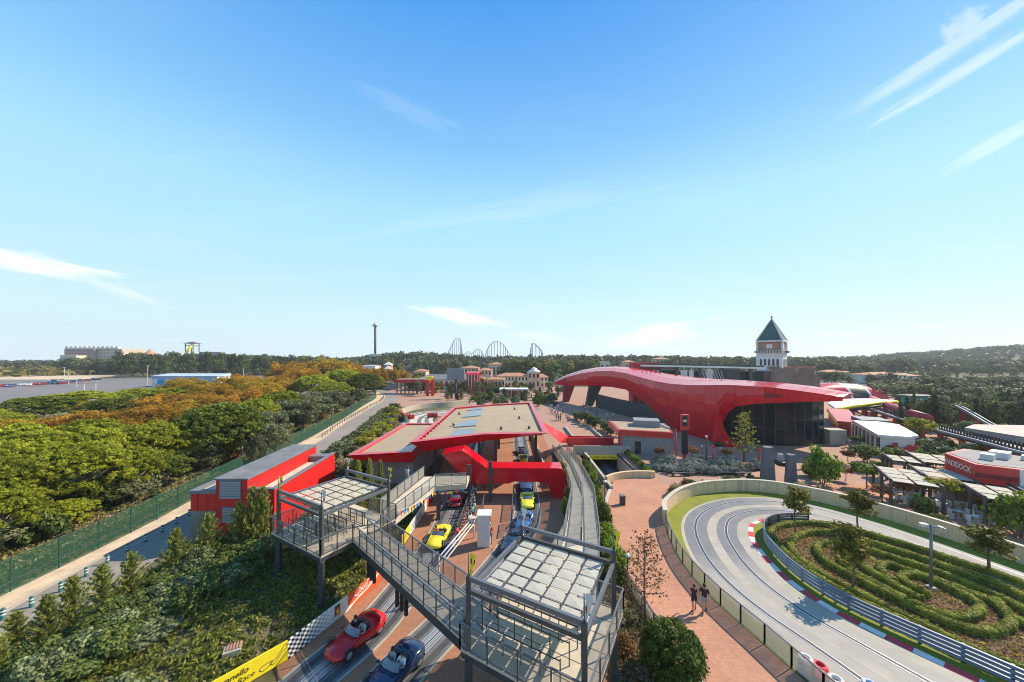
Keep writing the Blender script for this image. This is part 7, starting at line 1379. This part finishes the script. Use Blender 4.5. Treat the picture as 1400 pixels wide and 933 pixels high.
for (xa, xb, yy) in ((2, 18, 529), (28, 45, 527), (48, 60, 526.5), (68, 88, 525.5), (90, 104, 523), (107, 121, 521.5), (123, 136, 520), (68, 86, 522)):
    a = Vector((*g(xa, yy, 1.2), 0)); b = Vector((*g(xb, yy, 1.2), 0)); nn = max(2, int((b-a).length/2.6))
    for i in range(nn): p = a+(b-a)*(i+.5)/nn; parked(p.x, p.y, R(8)+random.choice((0, PI)), random.choice(cl), 'in the row at the far side of the car park', 'cars parked in the far car park')
for k, (x, y, ty) in enumerate([(115, 541, 524), (131, 540, 522), (105, 530, 512), (94, 526, 508), (88, 520, 503), (333, 519, 505), (374, 516, 508), (202, 527, 500)]):
    X, Y = g(x, y, 1.2); ht = H-(ty-HY)*Y/F; t = thing('car_park_lamp', 'slim pale lamp column on the car park', 'lamp', (X, Y, 1.2), 'lamp columns on the car park'); part(MB().tube([(X, Y, 1.1), (X, Y, ht)], .12, 5), 'pole', 'white_dirty', t); part(MB().box((X, Y, ht+.1), (1.6, .4, .25)), 'lamp_head', 'steel_rail', t)
kbk = MB()
for (xa, xb, y) in ((0, 20, 531), (26, 62, 529.5), (66, 140, 526)): a = g(xa, y, 1.2); b = g(xb, y-2*(xb-xa)/70, 1.2); kbk.bar((*a, 1.27), (*b, 1.27), .35, .14)
struct(kbk, 'parking_kerb', 'red_dull')
# shed with posters
a = at(208, 530, 175); b = at(297, 530, 175); sh = thing('poster_shed', 'long white shed with blue roof and poster panels by car park', 'building', ((a[0]+b[0])/2, 176, 1)); zt = H-(515-HY)*175/F
part(MB().bx(a[0], b[0], 175, 183, 0, zt), 'wall', 'white', sh); part(MB().prism([(a[0]-.3, 174.7), (b[0]+.3, 174.7), (b[0]+.3, 183.3), (a[0]-.3, 183.3)], zt+.004, [zt+.3, zt+.3, zt+1.2, zt+1.2]), 'roof', 'kerb_blue', sh)
for (x0_, x1_, m) in ((215, 225, 'blue_flag'), (235, 248, 'cloth_red'), (255, 275, 'terracotta'), (280, 291, 'blue_flag')): p = at(x0_, 519, 174.9); q = at(x1_, 526, 174.9); part(MB().bx(p[0], q[0], 174.88, 174.95, q[2], p[2]), 'poster', m, sh)
part(MB().bx(a[0]-.02, b[0]+.02, 174.93, 174.98, zt-1.2, zt-.1), 'blue_band', 'coaster_blue', sh)
# ------------------------------------------------------------------ far buildings
def building(name, label, x0_, x1_, ytop, Y, depth, m, rows_, cols_, roof='terracotta', ybase=None, cat='building', hip=1.6, winm='window_dark', wfrac=.45):
    a = at(x0_, ytop, Y); b = at(x1_, ytop, Y); zb = min(ground_z(a[0], Y), ground_z(b[0], Y))-.3; root = thing(name, label, cat, ((a[0]+b[0])/2, Y+depth/2, max(zb, -.3)))
    part(MB().bx(a[0], b[0], Y, Y+depth, zb, a[2]), 'wall', m, root); ov = .5
    if roof:
        x0, x1, y0, y1, z = a[0]-ov, b[0]+ov, Y-ov, Y+depth+ov, a[2]+.004; i_ = min((x1-x0), (y1-y0))*.45
        part(MB().add([(x0, y0, z), (x1, y0, z), (x1, y1, z), (x0, y1, z), (x0+i_, (y0+y1)/2, z+hip), (x1-i_, (y0+y1)/2, z+hip)], [(3, 2, 1, 0), (0, 1, 5, 4), (1, 2, 5), (2, 3, 4, 5), (3, 0, 4)]), 'roof', roof, root)
    hw_ = (a[2]-max(zb, 0))
    for r_ in range(rows_):
        for c in range(cols_):
            w_ = (b[0]-a[0])/cols_; cx_ = a[0]+(c+.5)*w_; z0 = max(zb, 0)+hw_*(r_+.3)/rows_; z1 = z0+hw_/rows_*.5; part(MB().bx(cx_-w_*wfrac/2, cx_+w_*wfrac/2, Y-.06, Y-.02, z0, z1), 'window', winm, root)
    return root
building('village_house', 'long cream village house with two rows of dark windows', 680, 722, 514.5, 182, 9, 'stucco_cream', 2, 9); building('village_house', 'cream house wing right of the round tower house', 734, 749, 515.5, 184, 9, 'stucco_cream', 2, 3)
vt = building('tower_house', 'squat square tower with pale domed cap in the village', 721.5, 738, 509, 180, 7, 'stucco_peach', 2, 3, None); a = at(730, 509, 183.5); part(MB().lathe((a[0], a[1], a[2]+.01), [(3.4, 0), (3.3, .5), (1.6, 1.5), (1.4, 2.0), (.2, 2.6)], 12), 'cap', 'stucco_white', vt)
building('village_house', 'peach house with tiled roof behind the red arches', 630, 654, 503.5, 235, 12, 'stucco_peach', 2, 5); building('village_house', 'small peach house beside the peach tiled house', 653, 672, 506.5, 225, 10, 'stucco_peach', 2, 4); building('village_house', 'cream house highest up behind the village', 668, 688, 498.5, 262, 12, 'stucco_cream', 1, 4); building('village_house', 'low terracotta house among trees left of the village', 566, 582, 508, 240, 10, 'stucco_peach', 1, 3); building('white_hut', 'flat white hut among the autumn trees', 495, 513, 500, 240, 10, 'white_dirty', 0, 0, 'white', hip=.4); building('white_hut', 'white tent roof among trees above the plane trees', 525, 534, 499, 300, 6, 'terracotta', 0, 0, 'white', hip=2.5); building('white_hut', 'small white peaked tent before the white tent', 526, 532, 505, 240, 4, 'terracotta', 0, 0, 'white', hip=2.5)
building('arcade_hall', 'grey roofed arcade with red and white bays', 566, 662, 519, 172, 14, 'white_dirty', 1, 14, 'roof_grey', hip=2.2, winm='red_paint', wfrac=.55); ah = building('arch_gate', 'red and white vaulted gate beside the arcade', 638, 655, 513.5, 160, 10, 'red_paint', 0, 0, None)
for k in range(4): x_ = 640+k*4.2; p = at(x_, 513, 159.8); q = at(x_+1.2, 526, 159.8); part(MB().bx(p[0], q[0], 159.7, 159.9, 0, p[2]+.2), 'white_rib', 'white', ah)
rows = [[(at(637, 513.5, 160)[0]+6.6*u, 160-.3+10.6*0+5.3-5.3*math.cos(th), at(0, 513.5, 160)[2]+1.6*math.sin(th)) for th in np.linspace(0, PI, 9)] for u in (0, .33, .66, .98)]; part(MB().grid(rows), 'vault', 'red_clad', ah)
rc = thing('red_canopy', 'long low red canopy with columns near the road end', 'canopy', (-46, 152, 0)); a = at(541, 519, 152); b = at(588, 519, 152); part(MB().bx(a[0], b[0], 151, 157, a[2]-1.4, a[2]), 'canopy', 'red_paint', rc); part(MB().bx(a[0]+.2, b[0]-.2, 151.2, 156.8, a[2]+.004, a[2]+.1), 'roof', 'pink_roof', rc)
for k in range(9): x_ = a[0]+.5+(b[0]-a[0]-1)*k/8; part(MB().bx(x_-.2, x_+.2, 152, 152.4, 0, a[2]-1.4), 'column', 'charcoal', rc)
gt_ = thing('red_gate', 'red gate frame with small yellow sign near road end', 'gate', (-35, 145, 0))
for x_ in (584.5, 591.5): p = at(x_, 517, 145); part(MB().bx(p[0]-.6, p[0]+.6, 144.5, 145.5, 0, p[2]), 'gate_post', 'red_paint', gt_)
p = at(582.5, 515, 145); q = at(592, 520, 145); part(MB().bx(p[0], q[0], 144.4, 145.6, q[2], p[2]), 'lintel', 'yellow', gt_)
X, Y = g(623, 545); bb = thing('video_board', 'dark grey back of a video board on a single pole', 'sign', (X, Y, 0)); p = at(611.5, 504, Y); q = at(635, 519, Y); part(MB().bx(p[0], q[0], Y-.5, Y+.4, q[2], p[2]), 'board', 'kiosk_grey', bb); part(MB().bx(p[0]-.05, q[0]+.05, Y+.404, Y+.7, q[2]-.05, p[2]+.05), 'screen_frame', 'charcoal', bb); part(MB().tube([(X, Y+.1, 0), (X, Y+.1, q[2])], .45, 8), 'pole', 'charcoal', bb)
fk = thing('flat_kiosk', 'red kiosk under a flat white roof on the village plaza', 'kiosk', (1.5, 137, 0)); p = at(683, 531, 140); q = at(722, 531, 140); part(MB().bx(p[0], q[0], 136, 143, p[2]-.5, p[2]), 'roof', 'white', fk); part(MB().bx(p[0]+2, q[0]-3, 137, 142, 0, p[2]-.504), 'wall', 'red_dull', fk)
for k in range(6): x_ = p[0]+.4+(q[0]-p[0]-.8)*k/5; part(MB().bx(x_-.15, x_+.15, 136.2, 136.5, 0, p[2]-.5), 'column', 'white_dirty', fk)
for (x0_, x1_, yt, Y, m, lb, nm) in ((662, 690, 519, 165, 'stucco_peach', 'low peach pergola house left of the cream village house', 'arched_loggia'),):
    lo_ = building(nm, lb, x0_, x1_, yt, Y, 8, m, 1, 6, 'terracotta', hip=.8, wfrac=.6)
for k in range(46): x_ = random.uniform(590, 755); y_ = random.uniform(535, 550); X, Y = g(x_, y_); tree(['cypress', 'far', 'far_olive', 'small_brown'][k % 4], (X, Y, 0), random.uniform(2.5, 5), random.uniform(.8, 1.5), 'small planted tree on the village plaza', 'tree', 'small trees on the village plaza')
for k in range(16): x_ = random.uniform(640, 760); y_ = random.uniform(536, 552); X, Y = g(x_, y_); who(['white', 'blue', 'black', 'lilac'][k % 4], (X, Y, 0), random.uniform(0, 6), 'distant visitor walking on the village plaza', 'visitors on the village plaza')
def plaza_spot():
    while True:
        x_, y_ = random.uniform(640, 768), random.uniform(534, 558); X, Y = g(x_, y_)
        if X > 5.5 or Y > 113: return X, Y
for k in range(40):
    X, Y = plaza_spot(); tree(['far', 'bush_green', 'far_olive', 'small_dark', 'shrub'][k % 5], (X, Y, 0), random.uniform(1.6, 4.2), random.uniform(1.2, 2.2), 'rounded planting bed tree on the plaza behind the station', 'tree', 'planting on the plaza behind the station')
for k in range(36):
    X, Y = plaza_spot(); who(['white', 'blue', 'black', 'lilac', 'teal'][k % 5], (X, Y, 0), random.uniform(0, 6), 'distant visitor strolling behind the station roof', 'visitors behind the station roof')
# small loop behind the station
sl_ = thing('small_loop_wall', 'curved pale wall round the small far track loop', 'wall', (-18, 78, 0)); P = spline([g(*q) for q in ((556, 578), (549, 571), (553, 565), (570, 560), (592, 557.5), (615, 556), (640, 553))], 30); part(wallstrip(MB(), P, .4, 0, 1.5), 'wall', 'concrete_wall', sl_); part(wallstrip(MB(), P[:8], .55, 1.504, 1.75), 'red_coping', 'red_dull', sl_)
Q = spline([g(*q) for q in ((570, 583), (566, 577), (572, 570), (588, 566), (606, 565), (640, 562))], 30); struct(ribbon(MB(), Q, 9, .05), 'small_loop_concrete', 'concrete_pale')
for o_ in (-3, -1.2, 1.6, 3.2): struct(ribbon(MB(), offset(Q, o_), 1.0, .055), 'track_lane', 'asphalt')
sheet_poly('small_loop_lawn', [g(596, 572), g(640, 566), g(640, 574), g(600, 577)], .06, 'lawn')
for (x, y, lb) in ((559, 573, 'red tyre barrier at the left side of the small far loop'), (591, 571, 'red tyre barrier in the middle of the small far loop')):
    X, Y = g(x, y); t = thing('tyre_barrier', lb, 'barrier', (X, Y, 0))
    for k in range(4): part(MB().lathe((X-1+k*.7, Y+.1*(k % 2), 0), [(.25, 0), (.35, .1), (.35, 1.1), (.25, 1.25)], 10), 'tyre_column', 'red_paint', t)
for (x, y, m, lb) in ((527, 531, 'yellow', 'yellow skip standing by the bend of the service road'), (533, 533, 'kiosk_grey', 'grey container standing by the bend of the service road')): X, Y = g(x, y); t = thing('container', lb, 'container', (X, Y, 0)); part(MB().box((X, Y, 1.3), (6, 2.5, 2.5), .3), 'body', m, t); part(MB().box((X, Y, 2.62), (6.2, 2.7, .12), .3), 'lid', 'charcoal', t)
# hotel
hY = 640; ho = building('hotel_block', 'large terracotta hotel block beyond the car park', 88, 129, 477.5, hY, 40, 'brick_far', 5, 13, None, cat='hotel', wfrac=.4); building('hotel_block', 'sunlit peach hotel wing beside terracotta hotel block', 129.5, 167, 477, hY+6, 40, 'stucco_peach', 5, 12, None, cat='hotel', wfrac=.35)
for k in range(12): p = at(90+k*6.2, 475, hY+4); part(MB().box((p[0], p[1]+4, p[2]-1), (6, 6, 5), 0), 'roof_room', 'stucco_white', ho)
building('low_annex', 'low flat annex in front of the hotel', 82, 104, 486, 560, 14, 'stucco_cream', 1, 8, 'terracotta', hip=1)
# right side villa and distant wall
building('white_villa', 'white stucco villa with terracotta roof among dark trees', 1192, 1240, 513, 214, 14, 'stucco_white', 2, 8); building('peach_villa', 'peach end house attached to the white villa', 1240.5, 1258, 514, 216, 14, 'stucco_peach', 1, 2); building('far_villa', 'far terracotta villa behind the coaster tunnel', 1130, 1165, 509, 260, 12, 'stucco_peach', 1, 5)
building('far_villa', 'cream villa on the tree line above the red arch', 813, 834, 495, 300, 12, 'stucco_cream', 1, 3, None); building('far_villa', 'peach villa between the pines above the stage', 855, 868, 495, 330, 12, 'stucco_peach', 1, 3); building('far_villa', 'terracotta villa between the pines behind stage', 897, 916, 491, 360, 12, 'stucco_peach', 2, 4)
dm = thing('distant_wall', 'long pale embankment wall below the hazy hill', 'wall', (520, 440, 0)); a = at(1268, 499, 420); b = at(1376, 499.5, 420); part(MB().bx(a[0], b[0], 420, 424, 0, a[2]), 'wall', 'stucco_cream', dm)
# ride towers
Yt = 500; a = at(513, 485, Yt); dt = thing('drop_tower', 'slim dark drop tower ride with crown rising over trees', 'ride tower', (a[0], Yt, 0)); zt = at(0, 444, Yt)[2]; part(MB().tube([(a[0], Yt, 0), (a[0], Yt, zt)], 1.7, 8), 'mast', 'charcoal', dt); part(MB().lathe((a[0], Yt, zt-3), [(1.5, 0), (4, .6), (4, 2.2), (2.5, 3.2), (2, 4.5)], 10), 'crown', 'coaster_grey', dt); part(MB().box((a[0], Yt, at(0, 486, Yt)[2]-3), (12, 12, 10)), 'base_house', 'white_dirty', dt)
def coaster(px, Y, label, m, r_=.55, base=492, every=3):
    P = spline([at(x, y, Y+k_*6) for k_, (x, y) in enumerate(px)], 40); t = thing('coaster_hill', label, 'roller coaster', (P[0][0], Y, 0), 'blue steel coaster hills')
    part(MB().tube([tuple(p) for p in P], r_, 5), 'track', m, t)
    for i in range(1, 39, every):
        p = P[i]; part(MB().tube([(p[0], p[1], ground_z(p[0], p[1])-1), tuple(p)], r_*.8, 4), 'support', m, t)
coaster([(608, 491), (616, 476), (622, 464), (625.5, 462), (629, 465), (631, 476), (633, 490)], 620, 'pointed tallest coaster hill rising over the wood', 'coaster_grey', .7)
coaster([(633, 489), (637, 483), (641, 480.5), (645, 484), (651, 478), (657, 478.5), (662, 489)], 600, 'pair of low coaster humps between taller hills', 'coaster_grey', .6)
coaster([(662, 490), (668, 475), (675, 468), (681, 467), (688, 471), (695, 482), (701, 490)], 600, 'broad rounded coaster hill right of the low humps', 'coaster_grey', .7)
coaster([(724, 490), (726, 476), (728, 469), (733, 472), (738, 477), (741, 482), (743, 490)], 560, 'leaning blue coaster hill above the village', 'coaster_blue', .9, 490, 5)
Yw = 420; a = at(263, 470, Yw); wsl = thing('water_slide', 'yellow water slide falling from a roofed wooden tower', 'water slide', (a[0], Yw, 0)); z1 = a[2]
for dx in (-5, 5):
    for dy in (-4, 4): part(MB().tube([(a[0]+dx, Yw+dy, 0), (a[0]+dx*.9, Yw+dy, z1)], .5, 5), 'tower_leg', 'timber_dark', wsl)
part(MB().box((a[0], Yw, at(0, 473, Yw)[2]), (11, 9, .6)), 'deck', 'timber_dark', wsl); part(MB().add([(a[0]-7, Yw-6, z1), (a[0]+7, Yw-6, z1), (a[0]+7, Yw+6, z1), (a[0]-7, Yw+6, z1), (a[0], Yw, z1+2.5)], [(3, 2, 1, 0), (0, 1, 4), (1, 2, 4), (2, 3, 4), (3, 0, 4)]), 'roof', 'timber_dark', wsl); part(MB().tube([at(262, 472, Yw-5), at(257, 480, Yw-6), at(249, 490, Yw-8)], 1.4, 8), 'slide', 'yellow', wsl)
for (x0_, x1_, y_, m, lb) in ((225, 253, 490.5, 'coaster_blue', 'blue grey water slide deck among the dark trees'), (282, 291, 491, 'blue_flag', 'bright blue pool structure among the dark trees'), (275, 302, 482, 'coaster_grey', 'long grey roof over the water park on tree line')):
    p = at(x0_, y_, 400); q = at(x1_, y_+3, 400); t = thing('water_park_building', lb, 'building', ((p[0]+q[0])/2, 402, 0)); part(MB().bx(p[0], q[0], 400, 406, 0, p[2]), 'body', m, t); part(MB().bx(p[0]-.5, q[0]+.5, 399.5, 406.5, p[2]+.004, p[2]+.5), 'roof', 'white_dirty', t)
p = at(205, 478, 430); t = thing('thatched_hut', 'pointed brown thatched hut roof over the tree line', 'hut', (p[0], 430, 0)); part(MB().lathe((p[0], 430, p[2]-7), [(9, 0), (5, 2.5), (2.2, 5), (.2, 7.5)], 8), 'roof', 'terracotta', t); part(MB().box((p[0], 430, p[2]/2-3.6), (10, 10, p[2]-7)), 'wall', 'timber_dark', t)
# ------------------------------------------------------------------ tree belts (nearest ones single, the far wood as one mass)
def belt(n, x0_, x1_, yb0, yb1, yt0, yt1, kinds, label, group, wf=.34):
    for k in range(n):
        x = x0_+(x1_-x0_)*(k+random.random())/n; yb = random.uniform(yb0, yb1); X, Y = g(x, yb); z0 = ground_z(X, Y); h = H-(random.uniform(yt0, yt1)-HY)*Y/F-z0; h = max(4, h); kd = random.choice(kinds); tree(kd, (X, Y), h, h*(wf if kd != 'cypress' else .13)*random.uniform(.8, 1.25), label, 'tree', group)
belt(34, 160, 335, 512, 519, 478, 486, ['far'], 'tall dark eucalyptus in the belt behind the car park', 'eucalyptus belt behind the car park', .26)
belt(26, 95, 175, 508, 513, 487, 492, ['far', 'far_olive'], 'dark tree in the low belt behind the parked cars', 'tree belt behind the parked cars', .5)
belt(30, 215, 300, 507, 510, 488, 494, ['far_olive', 'far_warm'], 'pale eucalyptus with bare branches before the water park', 'pale trees before the water park', .35)
belt(34, 330, 480, 510, 516, 482, 490, ['far', 'far', 'far_olive'], 'dark tree in the belt behind the autumn wood', 'dark belt behind the autumn wood', .34)
belt(40, 430, 640, 506, 512, 489, 496, ['far_warm', 'far_olive', 'far'], 'mixed green and gold tree on slope above the road', 'mixed trees above the service road', .42)
belt(26, 560, 640, 503, 507, 484, 490, ['far', 'cypress'], 'dark cypress like tree on the ridge left of the coaster', 'dark ridge trees by the coaster', .3)
belt(30, 690, 815, 516, 524, 488, 494, ['far_warm', 'far_warm', 'far_olive', 'far'], 'golden green tree on the slope behind the cream houses', 'golden slope trees behind the village', .4)
belt(26, 620, 700, 508, 512, 489, 496, ['far', 'far_olive'], 'dark tree behind the peach village houses', 'dark trees behind the village', .38)
belt(12, 876, 932, 505, 508, 484, 488, ['far_pine', 'far'], 'large dark pine standing above the stage roof', 'large pines above the stage', .38)
belt(40, 930, 1200, 503, 507, 486, 491, ['far_pine', 'far', 'far_olive'], 'tree in the belt on the horizon behind the stage', 'tree belt behind the stage', .4)
belt(34, 1100, 1200, 512, 518, 492, 498, ['far', 'far_olive'], 'tree in the belt behind the coaster tunnel', 'tree belt behind the coaster tunnel', .4)
belt(9, 1162, 1192, 516, 519, 496, 500, ['far'], 'tall dark conifer beside the white villa', 'dark conifers beside the villa', .3)
belt(60, 1190, 1420, 524, 536, 512, 524, ['far', 'far_olive'], 'rounded dark tree in the belt below the villa', 'rounded trees below the villa', .5)
belt(120, 1225, 1440, 552, 590, 530, 552, ['cypress', 'cypress', 'far_olive', 'far'], 'slim young tree in the plantation beside the coaster', 'plantation trees beside the coaster', .3)
belt(60, 1240, 1430, 508, 520, 500, 510, ['far', 'far_pine', 'cypress'], 'dark tree in the valley below the hazy hill', 'valley trees below the hill', .36)
belt(16, 1330, 1430, 550, 585, 535, 560, ['far', 'far'], 'larger dark tree among the plantation', 'larger trees among the plantation', .45)
belt(80, 1195, 1440, 530, 552, 519, 536, ['far', 'far_olive', 'far'], 'low rounded tree in the green belt before the plantation', 'green belt before the plantation', .6)
belt(40, 1120, 1300, 519, 525, 506, 513, ['far', 'far_olive'], 'tree in the belt at the foot of the villas', 'tree belt at the foot of the villas', .5)
for k in range(26):
    x_, y_ = (random.uniform(545, 585), random.uniform(526, 534)) if k % 2 else (random.uniform(440, 512), random.uniform(527, 536)); X, Y = g(x_, y_); tree(['far', 'far_olive', 'far_warm'][k % 3], (X, Y), random.uniform(4, 8), random.uniform(2.2, 3.6), 'bushy tree around the far bend of the service road', 'tree', 'trees around the far road bend')
def far_wood():
    Vs, Ts = [], []
    def put(x, y, h, rr, nn=24, flat=1.0):
        z = ground_z(x, y)
        for q in range(3):
            V, T = clump((x+random.uniform(-.4, .4)*rr, y+random.uniform(-.4, .4)*rr, z+h*(.45+.2*q)), rr*random.uniform(.6, .9), nn, rr*.45, .8*flat, random.uniform(-.35, .2), .4); Vs.append(V); Ts.append(T)
    for k in range(4200):
        az = R(random.uniform(-60, 60)); r_ = random.uniform(360, 1500)**1.0; x, y = r_*math.sin(az), r_*math.cos(az)
        if -640 < x < -150 and 240 < y < 380: continue
        if y < 300: continue
        h = random.uniform(7, 13)*(.75 if abs(math.degrees(az)+48) < 10 else 1); put(x, y, h, h*.55, 14)
    for k in range(260):                                  # umbrella pines on the hazy ridge
        az = R(random.uniform(47, 62)); r_ = random.uniform(1000, 1350); x, y = r_*math.sin(az), r_*math.cos(az); z = ground_z(x, y); h = random.uniform(9, 14)
        V, T = clump((x, y, z+h), 8, 30, 3.2, .4, -.2, .3); Vs.append(V); Ts.append(T); V, T = clump((x, y, z+h*.45), 1.0, 6, 2.5, 3.0, -.4, .2); Vs.append(V); Ts.append(T)
    tag(link('far_wood', leaf_mesh('far_wood', Vs, Ts, 'leaf_far')), kind='stuff')
far_wood()
def scrub_pt():
    az = R(random.uniform(-61, -46)); r_ = random.uniform(500, 900); x, y = r_*math.sin(az), r_*math.cos(az); return (x, y, ground_z(x, y)+random.uniform(0, 3))
scatter('far_scrub', 5000, scrub_pt, 4.0, 'leaf_far_warm', 2.0, 1.5, .5)
# ------------------------------------------------------------------ thin haze round the whole place
def haze():
    m = bpy.data.materials.new('haze'); m.use_nodes = True; nt = m.node_tree; nt.nodes.clear(); v = node(nt, 'ShaderNodeVolumePrincipled'); v.inputs['Color'].default_value = (.86, .93, 1, 1); v.inputs['Density'].default_value = HAZE; v.inputs['Anisotropy'].default_value = .2
    o = node(nt, 'ShaderNodeOutputMaterial'); nt.links.new(v.outputs[0], o.inputs['Volume']); MATS['haze'] = m; mb = MB().bx(-2000, 2000, -200, 2100, -5, 140); tag(link('haze', mb.mesh('haze', 'haze')), kind='stuff')
HAZE = .0002
haze()
